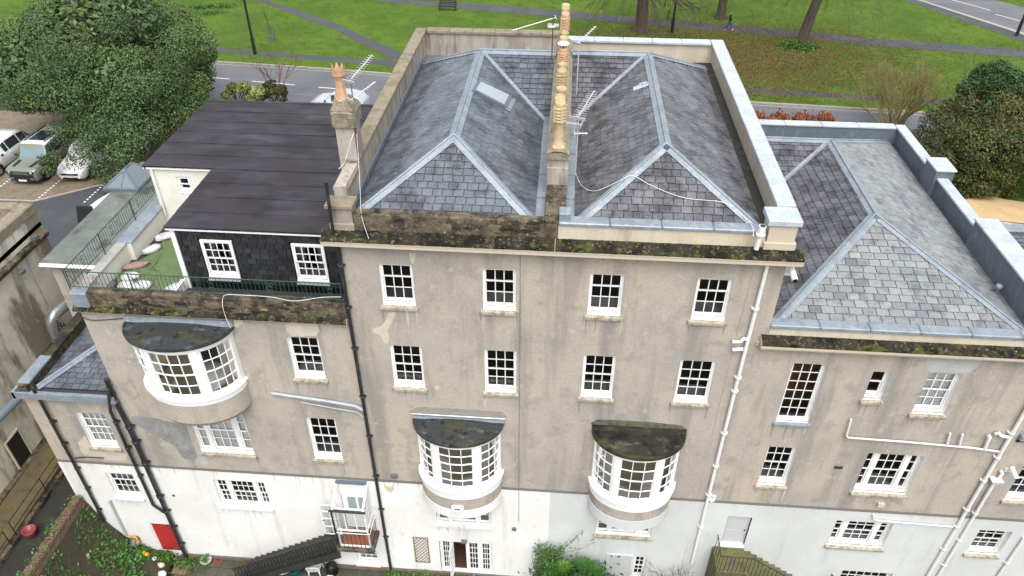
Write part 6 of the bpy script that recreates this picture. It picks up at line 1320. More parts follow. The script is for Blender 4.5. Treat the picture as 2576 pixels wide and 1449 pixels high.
# ------------------------------------------------------------------ garden things
TR = thing('trellis', 'brown diamond trellis fixed to the white wall', 'trellis', (-5.05, -.06, .75))
xa, xb, za, zb2 = -5.36, -4.74, .75, 2.48
m = MB(); m.box(xa, xa+.04, -.085, -.05, za, zb2); m.box(xb-.04, xb, -.085, -.05, za, zb2); m.box(xa, xb, -.083, -.052, za, za+.04); m.box(xa, xb, -.083, -.052, zb2-.04, zb2); m.build('frame', 'trellis', TR)
for sgn in (1, -1):
    for k in range(-4, 12):
        c = za+k*.20; pts = []
        # strips at 52 degrees clipped to the frame
        s = 1.28*sgn
        zz0, zz1 = (c, c+1.28*(xb-xa)) if sgn > 0 else (c+1.28*(xb-xa), c)
        A_, B_ = Vector((xa, 0, zz0)), Vector((xb, 0, zz1))
        def cl(P, Q):
            if P.z < za and Q.z < za or P.z > zb2 and Q.z > zb2: return None
            for lim, f in ((za, 1), (zb2, -1)):
                if (P.z-lim)*f < 0: P = P.lerp(Q, (lim-P.z)/(Q.z-P.z))
                if (Q.z-lim)*f < 0: Q = Q.lerp(P, (lim-Q.z)/(P.z-Q.z))
            return P, Q
        r = cl(A_, B_)
        if r and (r[1]-r[0]).length > .05:
            d = (r[1]-r[0]).normalized(); m = MB(); m.obb((r[0]+r[1])/2+Vector((0, -.066-.006*sgn, 0)), d, (0, 1, 0), d.cross(Vector((0, 1, 0))), (r[1]-r[0]).length/2, .005, .0095); m.build('slat', 'trellis', TR)
def plastic_chair(label, c, rot):
    t = thing('garden_chair', label, 'chair', c); c = Vector(c); ca, sa = math.cos(rot), math.sin(rot)
    def P(x, y, z): return Vector((c.x+x*ca-y*sa, c.y+x*sa+y*ca, c.z+z))
    for (x, y) in ((-.24, -.22), (.24, -.22), (-.22, .24), (.22, .24)):
        m = MB(); m.tube([P(x*1.08, y*1.1, 0), P(x, y, .42)], [.022, .03], 6); m.build('leg', 'plastic_white', t)
    m = MB(); m.prism([P(-.25, -.26, .42), P(.25, -.26, .42), P(.23, .23, .40), P(-.23, .23, .40)], (0, 0, .03)); m.build('seat', 'plastic_white', t)
    for k in range(5):
        x = -.19+k*.095; m = MB(); m.prism([P(x-.034, .22, .42), P(x+.034, .22, .42), P(x*1.05+.034, .34, .86), P(x*1.05-.034, .34, .86)], P(0, .02, 0)-P(0, 0, 0)); m.build('back_slat', 'plastic_white', t)
    m = MB(); m.tube([P(-.25, .24, .45), P(-.25, .35, .84), P(-.16, .36, .90), P(.16, .36, .90), P(.25, .35, .84), P(.25, .24, .45)], .025, 6); m.build('back_frame', 'plastic_white', t)
    for s in (-1, 1): m = MB(); m.tube([P(s*.26, -.24, .42), P(s*.28, -.24, .64), P(s*.28, .05, .66), P(s*.26, .28, .66)], .025, 6); m.build('armrest', 'plastic_white', t)
plastic_chair('white plastic garden chair under the stone stair', (-9.62, -.42, 0), R(185))
c = (-10.55, -.42, 0); t = thing('garden_tub', 'teal flexible garden tub on the paving under the stair', 'tub', c)
m = MB(); m.lathe([(.001, .0), (.24, .0), (.33, .34), (.345, .36), (.32, .35), (.24, .06), (.001, .05)], c, 18); m.build('tub', 'plastic_teal', t)
for s in (-1, 1): m = MB(); m.tube([Vector(c)+Vector((s*.33, -.09, .34)), Vector(c)+Vector((s*.38, -.05, .43)), Vector(c)+Vector((s*.38, .05, .43)), Vector(c)+Vector((s*.33, .09, .34))], .014, 6); m.build('handle', 'plastic_teal', t)
c = (-8.95, -.33, 0); t = thing('garden_bin', 'black round bin beside the white plastic chair', 'bin', c)
m = MB(); m.lathe([(.001, 0), (.26, 0), (.21, .42), (.24, .44), (.001, .47)], c, 16); m.build('bin', 'plastic_black', t)
m = MB(); m.box(c[0]-.14, c[0]+.12, c[1]-.262, c[1]-.25, .04, .14); m.build('label', 'plastic_white', t)
m = MB(); m.blob((-11.05, -.5, .09), .26, .2, .12, 12, 7, .22, .3); m.build('plastic_sack', 'bag_white', label='crumpled white plastic sack beside the teal tub', cat='bag')
c = (-14.45, -.3, 0); t = thing('round_planter', 'round planter with weeds on the paving near the drain cover', 'planter', c)
m = MB(); m.lathe([(.001, 0), (.18, 0), (.24, .2), (.25, .22), (.21, .21), (.001, .16)], c, 16); m.build('planter', 'concrete', t)
P_ = rng.normal(0, .10, (60, 3)); P_[:, 2] = np.abs(P_[:, 2])+.2; leaves('weeds', P_+np.array(c), np.tile([0, 0, 1], (60, 1)), .06, 'leaf_bright', t)
c = PZ(550, 1408, 0); t = thing('drain_cover', 'rusty square drain cover set in the paving', 'drain', c)
m = MB(); m.cbox(c.x-.22, c.x+.22, c.y-.2, c.y+.2, -.01, .035, .01); m.build('frame', 'rust', t); m = MB(); m.box(c.x-.08, c.x+.06, c.y-.07, c.y+.07, .036, .04); m.build('hole', 'vent_dark', t)
# hose reel on the wall
c = Vector((-17.35, -.22, 1.05)); t = thing('hose_reel', 'grey and yellow wall hose reel left of the red door', 'hose reel', c-Vector((0, 0, .3)))
m = MB(); m.lathe([(.001, -.11), (.20, -.11), (.23, -.06), (.23, .06), (.20, .11), (.001, .11)], c, 16, 'X'); m.build('drum', 'plastic_grey', t)
m = MB(); m.tube([c+Vector((-.12, 0, .1)), c+Vector((-.12, 0, .34)), c+Vector((.12, 0, .34)), c+Vector((.12, 0, .1))], .03, 6); m.build('handle', 'plastic_yellow', t)
m = MB(); m.box(c.x+.112, c.x+.15, c.y-.1, c.y+.06, c.z-.07, c.z+.09); m.build('hub', 'plastic_yellow', t)
m = MB(); m.box(c.x-.08, c.x+.08, c.y+.1, -.041, c.z-.14, c.z+.14); m.build('wall_bracket', 'plastic_grey', t)
m = MB(); m.tube([c+Vector((.05, -.1, -.2)), c+Vector((.12, -.25, -.45)), c+Vector((.05, -.45, -.7)), c+Vector((.25, -.5, -.75)), c+Vector((.3, -.4, -.5)), c+Vector((.18, -.28, -.35))], .017, 6); m.build('hose', 'plastic_green', t)
c = Vector((-16.95, -.42, .48)); m = MB(); m.blob(c, .12, .09, .10, 8, 5, .1); m.box(c.x-.1, c.x-.02, c.y-.05, c.y+.05, c.z, c.z+.16); m.build('watering_can', 'plastic_yellow', label='small yellow garden sprayer below the hose reel', cat='sprayer')
m = MB(); m.blob((-17.25, -.5, .42), .2, .12, .08, 10, 5, .1); m.build('garden_tray', 'plastic_green', label='flat green tray on the bank under the hose reel', cat='tray')
for (x, y, z, r) in ((-16.2, -.75, .30, .16), (-16.0, -1.1, .22, .2), (-16.55, -.55, .40, .12)):
    m = MB(); m.blob((x, y, z), r, r*.7, r*.7, 8, 5, .2); m.build('edging_stone', 'stone_white', label={.16: 'middle sized pale stone edging the planted bank', .2: 'largest pale rough stone at the foot of the bank', .12: 'smallest pale stone, up the bank near the red door'}[r], cat='stone', group='stones edging the bank')
MB().cbox(-15.75, -15.1, -.95, -.5, .0, .05, .01).build('stepping_slab', 'brick_red', label='reddish square slab on the ground before the red door', cat='slab')
c = (-3.65, -.62, 0); m = MB(); m.tube([(c[0]+.28*math.cos(k*.35), c[1]+.22*math.sin(k*.35), .06+.01*k/10) for k in range(40)], .016, 5); m.build('coiled_hose', 'plastic_white', label='white coiled hose on the ground outside the french doors', cat='hose')
# parasol folded by the small window
c = Vector((3.95, -.55, 0)); t = thing('folded_parasol', 'folded grey parasol standing by the small grey wall window', 'parasol', c)
m = MB(); m.tube([c, c+Vector((0, 0, 1.95))], .02, 6); m.build('pole', 'plastic_grey', t); m = MB(); m.lathe([(.03, .6), (.09, .7), (.07, 1.3), (.04, 1.8), (.001, 1.95)], c, 10); m.build('canopy', 'pipe_slategrey', t)
# interior glimpsed in the wide bow: round white table and a seated person
c = Vector((-11.85, -.15, 10.42)); t = thing('round_table', 'round white table inside the wide bow window', 'table', c-Vector((0, 0, .35)))
m = MB(); m.lathe([(.001, .56), (.80, .56), (.82, .54), (.80, .52), (.001, .52)], c, 24); m.build('tabletop', 'plastic_white', t); m = MB(); m.lathe([(.28, -.3), (.06, -.22), (.05, .52)], c, 12); m.build('pedestal', 'plastic_white', t)
# ------------------------------------------------------------------ cars (built at the origin facing -Y, then set down)
def car(label, loc, rot, L, W, H, paint, roofm, kind='suv', plate=None, nose=.95, screen='car_screen'):
    t = bpy.data.objects.new('parked_car', None); link(t, None, (0, 0, 0)); tag(t, label, 'car')
    hw = W/2; g = .24; belt = H*.60; zh = H*.575
    # stations: y, half width, floor, bonnet/belt height, roof height, roof half width
    if kind == 'box':
        st = [(-L/2, .86, g+.16, .62*H*.8, 0, 0), (-L/2+.06, .96, g+.05, zh*.93, 0, 0), (-L/2+.35, 1, g, zh*.985, 0, 0), (-L*.21, 1, g, zh, 0, 0), (-L*.195, 1, g, belt, belt+.03, .88), (-L*.12, 1, g, belt, H-.03, .83), (-L*.05, 1, g, belt, H, .84), (L*.3, 1, g, belt, H, .84), (L*.46, 1, g, belt, H-.04, .83), (L*.485, .99, g, belt, H*.93, .84), (L/2, .95, g+.1, belt*.97, belt+.02, .9)]
    else:
        st = [(-L/2, .72, g+.10, H*.40, 0, 0), (-L/2+.12, .90, g+.02, H*.485, 0, 0), (-L/2+.45, .98, g, H*.555, 0, 0), (-L*.23, 1, g, H*.61, 0, 0), (-L*.20, 1, g, belt+.02, belt+.05, .86), (-L*.08, 1, g, belt+.03, H-.07, .74), (0, 1, g, belt+.03, H, .74), (L*.25, 1, g, belt+.05, H-.02, .73), (L*.40, .99, g, belt+.07, H-.12, .70), (L*.485, .95, g+.05, belt+.06, belt+.12, .78), (L/2, .86, g+.15, belt-.05, belt-.02, .7)]
    m = MB(); rings = []
    for (y, wf, fl, bz_, rz, rw) in st:
        w_ = hw*wf; r = rw*hw if rz else w_*.80; rzz = rz if rz else bz_+.012; mid = bz_-.02
        half = [(w_*.86, fl), (w_*.985, fl+.12), (w_, fl+(bz_-fl)*.6), (w_*.985, bz_-.04), (w_*.93 if not rz else w_*.95, bz_), ((w_*.86+r)/2 if rz else w_*.80, (bz_+rzz)/2 if rz else bz_+.01), (r if rz else w_*.6, rzz-.05 if rz else bz_+.014), (r*.86 if rz else w_*.4, rzz if rz else bz_+.02), (0, rzz+.012 if rz else bz_+.025)]
        rings.append([Vector((x, y, z)) for x, z in half]+[Vector((-x, y, z)) for x, z in reversed(half[:-1])])
    k = len(rings[0]); V = [p for r in rings for p in r]
    F = [(i*k+j, i*k+(j+1) % k, (i+1)*k+(j+1) % k, (i+1)*k+j) for i in range(len(rings)-1) for j in range(k)]
    m.idx(V, F, True); m.face(rings[0]); m.face(list(reversed(rings[-1]))); body = m.build('body', paint, t)
    if roofm:
        m = MB(); up = [r for r, s in zip(rings, st) if s[4] > belt+.2]
        for a, b in zip(up, up[1:]):
            for j in range(6, 10): m.face([p+Vector((0, 0, .012)) for p in (a[j], a[j+1], b[j+1], b[j])], True)
        m.build('roof', roofm, t)
        m = MB(); yA, yB = up[1][0].y, up[-2][0].y; m.box(-hw*.52, hw*.52, yA+.15, yB-.9, H+.026, H+.034); m.build('sunroof', 'car_glass', t)
        for s in (-1, 1): m = MB(); m.box(s*hw*.66-.02, s*hw*.66+.02, yA, yB, H+.02, H+.07); m.build('roof_rail', 'car_trim', t)
    # glass: windscreen, side windows, rear
    i0 = [i for i, s in enumerate(st) if s[4]][0]
    a, b = rings[i0], rings[i0+1]
    def inset(q, f=.90, off=.012):
        q = [Vector(p) for p in q]; c = sum(q, Vector())/len(q); n = (q[1]-q[0]).cross(q[-1]-q[0]).normalized()
        if n.dot(c-Vector((0, 0, H*.5))) < 0: n = -n
        return [c+(p-c)*f+n*off for p in q]
    m = MB(); m.face(inset([a[5], b[6], b[10], a[11]], .93, .02)); m.build('windscreen', screen, t)
    for s in (0, 1):
        idx = (4, 6) if s == 0 else (k-4, k-6)
        cab = [i for i in range(i0+1, len(st)-2)]
        for i in cab:
            A, B = rings[i], rings[i+1]
            if (B[0].y-A[0].y) < .25: continue
            m = MB(); m.face(inset([A[idx[0]], B[idx[0]], B[idx[1]], A[idx[1]]], .88, .02)); m.build('side_window', 'car_glass', t)
    A, B = rings[-3], rings[-2]
    m = MB(); m.face(inset([A[6], A[10], B[11], B[5]], .85, .02)); m.build('rear_window', 'car_glass', t)
    # wheels with arches
    wr = .39 if kind == 'box' else .345
    for sx in (-1, 1):
        for yy in (-L*.305, L*.30):
            m = MB(); m.lathe([(wr*.62, -.11), (wr*.94, -.115), (wr, -.08), (wr, .08), (wr*.94, .115), (wr*.62, .11)], (sx*(hw-.105), yy, wr), 24, 'X'); wh = m.build('wheel', 'tyre', t)
            m = MB(); m.lathe([(.06, 0), (wr*.6, .0), (wr*.64, .02)], (sx*(hw-.01), yy, wr), 20, 'X')
            for q in range(5):
                an = q*2*math.pi/5; d = Vector((0, math.cos(an), math.sin(an))); m.obb(Vector((sx*(hw+.004), yy, wr))+d*wr*.32, d, d.cross(Vector((1, 0, 0))), (1, 0, 0), wr*.3, .035, .012)
            m.build('rim', 'alloy', wh)
            m = MB()
            pts = [Vector((sx*(hw+.004), yy+(wr+.07)*math.cos(v), wr+(wr+.07)*math.sin(v))) for v in np.linspace(-.15, math.pi+.15, 13)]
            m.tube(pts, .055 if kind == 'box' else .035, 6); m.face([Vector((p.x+sx*-.004, p.y, p.z)) for p in pts]); m.build('wheel_arch', 'car_trim', t)
    # front: lamps, grille, bumper, plate
    fy = -L/2
    zl = zh*.80 if kind == 'box' else H*.405
    for sx in (-1, 1):
        m = MB()
        if kind == 'box': m.cbox(sx*hw*.70-.17, sx*hw*.70+.17, fy-.02, fy+.2, zl-.10, zl+.08, .02)
        else: m.hexa([(sx*hw*.55, fy+.03, zl-.03), (sx*hw*.88, fy+.14, zl), (sx*hw*.90, fy+.34, zl), (sx*hw*.55, fy+.28, zl), (sx*hw*.55, fy+.05, zl+.07), (sx*hw*.88, fy+.16, zl+.10), (sx*hw*.90, fy+.38, zl+.11), (sx*hw*.55, fy+.3, zl+.08)])
        hl = m.build('headlight', 'car_trim', t); m = MB()
        if kind == 'box': m.lathe([(.001, -.012), (.06, -.01), (.075, .0)], (sx*hw*.70, fy-.022, zl), 14, 'Y'); m.build('lamp', 'lamp_clear', hl)
        else: m.obb((sx*hw*.7, fy+.075, zl+.03), (.95, .32*sx, 0), (0, 1, 0), (0, 0, 1), .12, .02, .02); m.build('lamp', 'lamp_clear', hl)
    m = MB()
    if kind == 'box':
        m.cbox(-hw*.52, hw*.52, fy-.015, fy+.1, zl-.06, zl+.06, .01); m.cbox(-hw*.80, hw*.80, fy-.03, fy+.2, g+.08, zl-.12, .03)
    else:
        m.cbox(-hw*.56, hw*.56, fy-.02, fy+.12, zl-.12, zl+.01, .02); m.cbox(-hw*.50, hw*.50, fy-.025, fy+.12, g+.07, g+.17, .02)
    gr = m.build('grille', 'car_trim', t)
    m = MB()
    if kind == 'box':
        m.box(-hw*.45, hw*.45, fy-.026, fy-.016, zl-.012, zl+.012); m.box(-hw*.75, -hw*.55, fy-.045, fy-.031, g+.2, g+.30); m.box(hw*.55, hw*.75, fy-.045, fy-.031, g+.2, g+.30)
    else: m.tube([(-hw*.62, fy-.02, zl+.03), (0, fy-.035, zl+.02), (hw*.62, fy-.02, zl+.03)], .02, 6)
    m.build('grille_bar', 'alloy' if kind != 'box' else 'car_sage', gr)
    pz = g+.13 if kind == 'box' else g+.24
    m = MB(); m.box(-.26, .26, fy-.055, fy-.035, pz-.055, pz+.055); pl_ = m.build('number_plate', 'plastic_white', t)
    if plate:
        cu = bpy.data.curves.new('plate_characters', 'FONT'); cu.body = plate; cu.size = .10; cu.align_x = 'CENTER'; cu.align_y = 'CENTER'; cu.extrude = .001
        to = bpy.data.objects.new('plate_characters', cu); COL.objects.link(to); dg = bpy.context.evaluated_depsgraph_get()
        me = bpy.data.meshes.new_from_object(to.evaluated_get(dg)); bpy.data.objects.remove(to); me.materials.clear(); me.materials.append(MATS['plate_text'])
        o = bpy.data.objects.new('plate_characters', me); link(o, pl_, (0, fy-.058, pz)); o.rotation_euler = (R(90), 0, 0)
    for s in (-1, 1):
        m = MB(); m.blob((s*(hw+.13), -L*.175, belt+.12), .10, .07, .085, 10, 6, .03); m.tube([(s*(hw-.04), -L*.175, belt+.06), (s*(hw+.1), -L*.175, belt+.09)], .025, 6); m.build('mirror', 'car_trim', t)
    if kind == 'box':
        for s in (-1, 1): m = MB(); m.prism([(s*hw*.45, -L*.43, zh+.0), (s*hw*.62, -L*.43, zh), (s*hw*.72, -L*.27, zh+.015), (s*hw*.5, -L*.27, zh+.015)], (0, 0, .03)); m.build('bonnet_panel', 'car_trim', t)
    for s in (-1, 1):
        for k2, yv in enumerate((-.02*L, .17*L)):
            m = MB(); m.box(s*(hw+.001)-.012, s*(hw+.001)+.012, yv+.12, yv+.30, belt-.14, belt-.105); m.build('door_handle', paint if k2 else paint, t)
    WO[t.name] = Vector(loc); t.location = loc; t.rotation_euler = (0, 0, rot); return t
car('sage green boxy off-road car with white roof parked facing the drive', (-33.05, 23.0, 5.955), R(-1.5), 4.75, 2.0, 1.95, 'car_sage', 'car_white', 'box')
car('white suv under the evergreen tree, right of the green off-road car', (-30.42, 23.35, 5.955), R(1.5), 4.45, 1.88, 1.62, 'car_white', None, 'suv', 'WL73 PVP')
car('white suv with dark side windows left of the green off-road car', (-36.3, 23.2, 5.955), R(-2), 4.7, 1.95, 1.72, 'car_white', None, 'suv', screen='car_screen')
car('pale silver blue hatchback parked on the street behind the felt roof', (-16.6, 33.55, 5.905), R(-98), 4.1, 1.78, 1.5, 'car_silver', None, 'suv')
oc = car('white car with its black boot lid raised beside the annex roof', (-24.9, 17.6, 5.95), R(158), 4.3, 1.85, 1.6, 'car_white', None, 'suv')
m = MB(); cc = Vector((-26.2, 15.9, 6.6)); m.prism([cc+Vector(v) for v in ((-.45, 0, .95), (.45, 0, .95), (.5, -.25, .2), (.42, -.35, 0), (-.42, -.35, 0), (-.5, -.25, .2))], (0, .08, .03))
rz = Matrix.Rotation(-R(158), 3, 'Z'); m.v = [tuple(rz @ (Vector(v)-Vector((-24.9, 17.6, 5.95)))) for v in m.v]
sv_ = WO[oc.name]; WO[oc.name] = Vector((0, 0, 0)); m.build('tailgate', 'car_trim', oc); WO[oc.name] = sv_

# ------------------------------------------------------------------ trees
def blob_crown(n_lobes, cen, rad, lobe_r, per, low=None):
    P, Nn, Tn = [], [], []
    cen, rad = np.array(cen), np.array(rad)
    for k in range(n_lobes):
        d = rng.normal(0, 1, 3); d /= np.linalg.norm(d)
        if d[2] < -.55: d[2] *= -.6
        q = rng.uniform(.72, .96); c = cen+d*rad*q; r = lobe_r*rng.uniform(.7, 1.3)
        u = rng.normal(0, 1, (per, 3)); u /= np.linalg.norm(u, axis=1)[:, None]
        u = np.where((u@d < -.35)[:, None], -u, u)
        p = c+u*r*rng.uniform(.72, 1.06, per)[:, None]*np.array([1, 1, .8])
        P.append(p); Nn.append(u+np.array([0, 0, .35])); tv = rng.uniform(.75, 1.3); wv = rng.uniform(0, 1)
        Tn.append(np.tile([tv*(1+.35*wv*(wv > .7)), tv*(1+.15*(wv > .7)), tv*(.95)], (per, 1)))
    P, Nn, Tn = np.vstack(P), np.vstack(Nn), np.vstack(Tn)
    if low is not None:
        k = low(P); P, Nn, Tn = P[k], Nn[k], Tn[k]
    return P, Nn, Tn
def branches(m, p, d, L, r, depth, spread=.6, up=.15, n=3, seg=3, droop=0.0, rmin=.006):
    pts = [Vector(p)]; rs = [r]; d = Vector(d).normalized()
    for k in range(seg):
        d = (d+Vector((random.gauss(0, .14), random.gauss(0, .14), random.gauss(0, .10)+up*.3-droop))).normalized()
        pts.append(pts[-1]+d*L/seg); rs.append(max(rmin, r*(1-.45*(k+1)/seg)))
    m.tube(pts, rs, 6 if r > .08 else 4 if r > .025 else 3, False)
    if depth == 0: return
    for k in range(n):
        q = random.uniform(.35, 1.0); i = min(int(q*seg), seg-1); b = pts[i].lerp(pts[i+1], q*seg-i)
        nd = (d+Vector((random.gauss(0, spread), random.gauss(0, spread), random.gauss(0, spread*.6)+up))).normalized()
        branches(m, b, nd, L*random.uniform(.5, .75), max(rmin, rs[i]*.55), depth-1, spread, up, n, seg, droop*1.2, rmin)
# big evergreen oak over the car park
TO = thing('evergreen_oak', 'huge dense round evergreen oak spreading over the parked cars', 'tree', (-30, 29.5, 6))
m = MB(); m.tube([(-30, 29.5, 5.8), (-29.9, 29.4, 7.5), (-30.1, 29.3, 10), (-30, 29.2, 13)], [.55, .42, .36, .18], 10)
for k in range(12):
    an = k*.55; branches(m, (-30, 29.4, 7.6+k*.35), (math.cos(an), math.sin(an), .45), 4.5, .16, 1, .4, .1, 3)
m.build('trunk', 'bark', TO)
def keep(P):
    front = (P[:, 1] < 24.0)
    return (P[:, 2] > np.where(front, 7.9+.35*np.abs(P[:, 0]+27.5)*(P[:, 0] < -27.5)*.35, 7.0)) & ~((P[:, 0] < -31.0) & (P[:, 2] < 8.6+(25.5-P[:, 1])*.55))
P, Nn, Tn = blob_crown(120, (-30.7, 28.8, 10.3), (6.9, 6.5, 4.9), 1.55, 1250, keep)
leaves('crown', P, Nn, .078, 'leaf_oak', TO, tintv=Tn, jitter=.85)
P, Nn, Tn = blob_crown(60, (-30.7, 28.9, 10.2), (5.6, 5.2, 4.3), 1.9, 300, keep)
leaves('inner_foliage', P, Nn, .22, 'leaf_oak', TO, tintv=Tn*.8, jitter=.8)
PL, NL_, TL_ = [], [], []
for (x, y, d, r, n_) in ((255, 425, 20.6, .75, 620), (305, 395, 21.0, 1.0, 1100), (335, 350, 21.8, 1.2, 1300), (375, 330, 22.8, 1.1, 1100), (290, 340, 22, 1.2, 1300), (235, 355, 21.5, .9, 700), (280, 455, 20.2, .55, 420), (205, 372, 20.8, .8, 300), (180, 405, 20.4, .7, 190), (225, 400, 20.4, .7, 300),
        (125, 425, 20.6, .42, 330), (110, 405, 20.8, .4, 300), (135, 395, 20.8, .45, 300), (150, 335, 22.0, .8, 520), (250, 310, 22.5, 1.3, 1400), (330, 300, 22.8, 1.3, 1400), (190, 320, 22.5, 1.0, 900), (270, 475, 19.9, .3, 130)):
    c = np.array(PY(x, y, d)); u_ = rng.normal(0, 1, (n_, 3)); u_ /= np.linalg.norm(u_, axis=1)[:, None]
    PL.append(c+u_*r*rng.uniform(.3, 1.05, n_)[:, None]); NL_.append(u_+np.array([0, 0, .4])); TL_.append(np.full((n_, 3), rng.uniform(.75, 1.1)))
leaves('low_boughs', np.vstack(PL), np.vstack(NL_), .08, 'leaf_oak', TO, tintv=np.vstack(TL_), jitter=.85)
m = MB()
for k in range(16):
    e = Vector(PL[k].mean(0)); s = Vector((-29.5, 27.5, 9.0)); m.tube([s, s.lerp(e, .5)+Vector((0, 0, .8)), e], [.09, .05, .02], 5)
m.build('low_limbs', 'bark', TO)
def bare_tree(label, base, lean, h, r, hang, ivy=False, n=7):
    base = Vector(base); t = thing('bare_tree', label, 'tree', base); L = Vector((lean[0], lean[1], 0))
    m = MB(); m.tube([base-Vector((0, 0, .2)), base+L*.1+Vector((0, 0, .35)), base+L*.35+Vector((0, 0, h*.35)), base+L*.7+Vector((0, 0, h*.7)), base+L+Vector((0, 0, h))], [r*1.7, r*1.15, r, r*.85, r*.6], 12)
    for k in range(7): an = k*.9; m.tube([base+Vector((0, 0, .45)), base+Vector((math.cos(an)*r*1.3, math.sin(an)*r*1.3, .12)), base+Vector((math.cos(an)*r*2.2, math.sin(an)*r*2.2, -.1))], [r*.45, r*.3, r*.12], 6)
    m.build('trunk', 'bark', t)
    m = MB()
    for k in range(n):
        an = k*2*math.pi/n+random.uniform(-.3, .3); b = base+L*random.uniform(.45, 1)+Vector((0, 0, h*random.uniform(.5, 1.0)))
        branches(m, b, (math.cos(an), math.sin(an), .35), 4.2, r*.38, 2, .5, .05, 4, 4, .02)
    m.build('limbs', 'bark', t)
    m = MB()
    for k in range(hang):
        an = random.uniform(0, 6.28); q = random.uniform(.6, 5.0); b = base+L*.8+Vector((math.cos(an)*q, math.sin(an)*q, h*random.uniform(.45, .95)))
        branches(m, b, (math.cos(an)*.5, math.sin(an)*.5, -.6), 2.6, .022, 1, .35, -.1, 3, 4, .06, .007)
    m.build('twigs', 'twig', t, kind='stuff')
    if ivy:
        n_ = 2600; a_ = rng.uniform(0, 6.28, n_); q = np.abs(rng.normal(0, .55, n_))+.15; P = np.stack([base.x+q*np.cos(a_)*1.35, base.y+q*np.sin(a_)*1.1, 6.05+np.maximum(0, .75-q*.5)*rng.uniform(0.1, 1, n_)], 1)
        leaves('base_growth', P, np.tile([0, 0, 1.0], (n_, 1)), .10, 'leaf_bright', t, tints=((1, 1, 1), (.7, .8, .8), (1.2, 1.1, 1)))
    return t
bare_tree('thick drooping bare tree by the park path near the street lamp', PZ(1612, 78, 6.02), (-.2, 0), 5.5, .55, 70)
bare_tree('bare tree trunk behind the walking person', PZ(1812, 46, 6.02), (.1, .2), 6.5, .38, 40)
bare_tree('leaning bare tree with green growth round its foot', PZ(2008, 118, 6.02), (1.5, .6), 7.5, .42, 40, True)
# golden bare shrub tree
b0 = PZ(2238, 330, 6.0); GT = thing('bare_shrub', 'yellowish leafless bushy tree behind the hipped house', 'tree', b0); m = MB()
for k in range(20):
    an = k*.5; branches(m, b0+Vector((random.uniform(-.4, .4), random.uniform(-.3, .3), .1)), (math.cos(an)*.75, math.sin(an)*.6, .8), 2.5, .07, 3, .45, .22, 4, 3, 0, .008)
m.build('branches', 'twig_gold', GT)
P = np.array(m.v); k = rng.choice(len(P), 2600); leaves('catkins', P[k]+rng.normal(0, .05, (2600, 3)), np.tile([0, 0, 1.0], (2600, 1)), .045, 'leaf_rhodo', GT, tints=((1.1, .9, .5), (.9, .8, .4)))
# evergreen on the right
def bushy(name, label, cat, cen, rad, lobes, lr, per, leafm, size, tints=None, twig=None, low=None, stem=True, group=None, more=0):
    base = (cen[0], cen[1], max(low if low is not None else -9, cen[2]-rad[2])); t = thing(name, label, cat, base, group)
    P, Nn, Tn = blob_crown(lobes, cen, rad, lr, per, (lambda P: P[:, 2] > low) if low is not None else None)
    if tints is not None:
        tl = np.array(tints); Tn = Tn*tl[rng.integers(0, len(tl), len(P))]
    leaves('foliage', P, Nn, size, leafm, t, tintv=Tn)
    m = MB()
    for k in range(9+more):
        an = k*.75; branches(m, Vector(base)+Vector((random.uniform(-.15, .15), random.uniform(-.15, .15), 0)), (math.cos(an)*.6*rad[0]/rad[2], math.sin(an)*.6*rad[1]/rad[2], 1), rad[2]*1.1, .03+.012*rad[2], 2, .45, .1, 3, 3, 0, .008)
    m.build('stems', twig or 'twig', t); return t
c0 = PZ(2470, 420, 6.0)
bushy('evergreen_tree', 'broad dark holly like evergreen beyond the parapet piers', 'tree', (27.4, 26.6, 8.3), (5.4, 3.6, 3.5), 150, .85, 380, 'leaf_hedge', .08, ((1, 1, 1), (1.35, 1.1, .8), (.85, .95, .85), (2.0, 1.45, .9)), 'twig_gold', 5.9, more=34)
bushy('evergreen_tree', 'upright evergreen spire standing beside the broad dark evergreen', 'tree', (26.4, 28.2, 10.2), (1.9, 1.7, 2.6), 36, .6, 360, 'leaf_ivy', .085, ((.6, .6, .8), (.5, .55, .8)), None, 5.9)
bushy('evergreen_tree', 'low brownish evergreen close to the gravel drive', 'tree', (25.6, 25.0, 7.0), (2.2, 1.5, 1.5), 40, .6, 320, 'leaf_hedge', .085, ((.8, .9, .7), (1.3, 1, .7)), 'twig_gold', 5.9)
# dead copper hedge
hq0, hq1 = PZ(1890, 314, 5.9), PZ(2095, 316, 5.9); n_ = 5200; f = rng.uniform(0, 1, n_)
P = np.stack([hq0.x+(hq1.x-hq0.x)*f, hq0.y+(hq1.y-hq0.y)*f+rng.uniform(-.55, .55, n_), 5.95+(.62+.2*np.sin(f*23)+.12*np.sin(f*61))*rng.uniform(0, 1.15, n_)**.8], 1)
HG = thing('beech_hedge', 'clipped copper brown beech hedge along the near pavement', 'hedge', hq0); leaves('foliage', P, rng.normal(0, 1, (n_, 3)), .09, 'leaf_rust', HG, tints=((1, 1, 1), (.7, .7, .7), (1.3, 1.15, 1)))
m = MB()
for k in range(40): b = hq0.lerp(hq1, k/40); branches(m, b, (random.uniform(-.3, .3), 0, 1), .9, .02, 1, .4, .1, 3, 3, 0, .006)
m.build('stems', 'twig_red', HG)
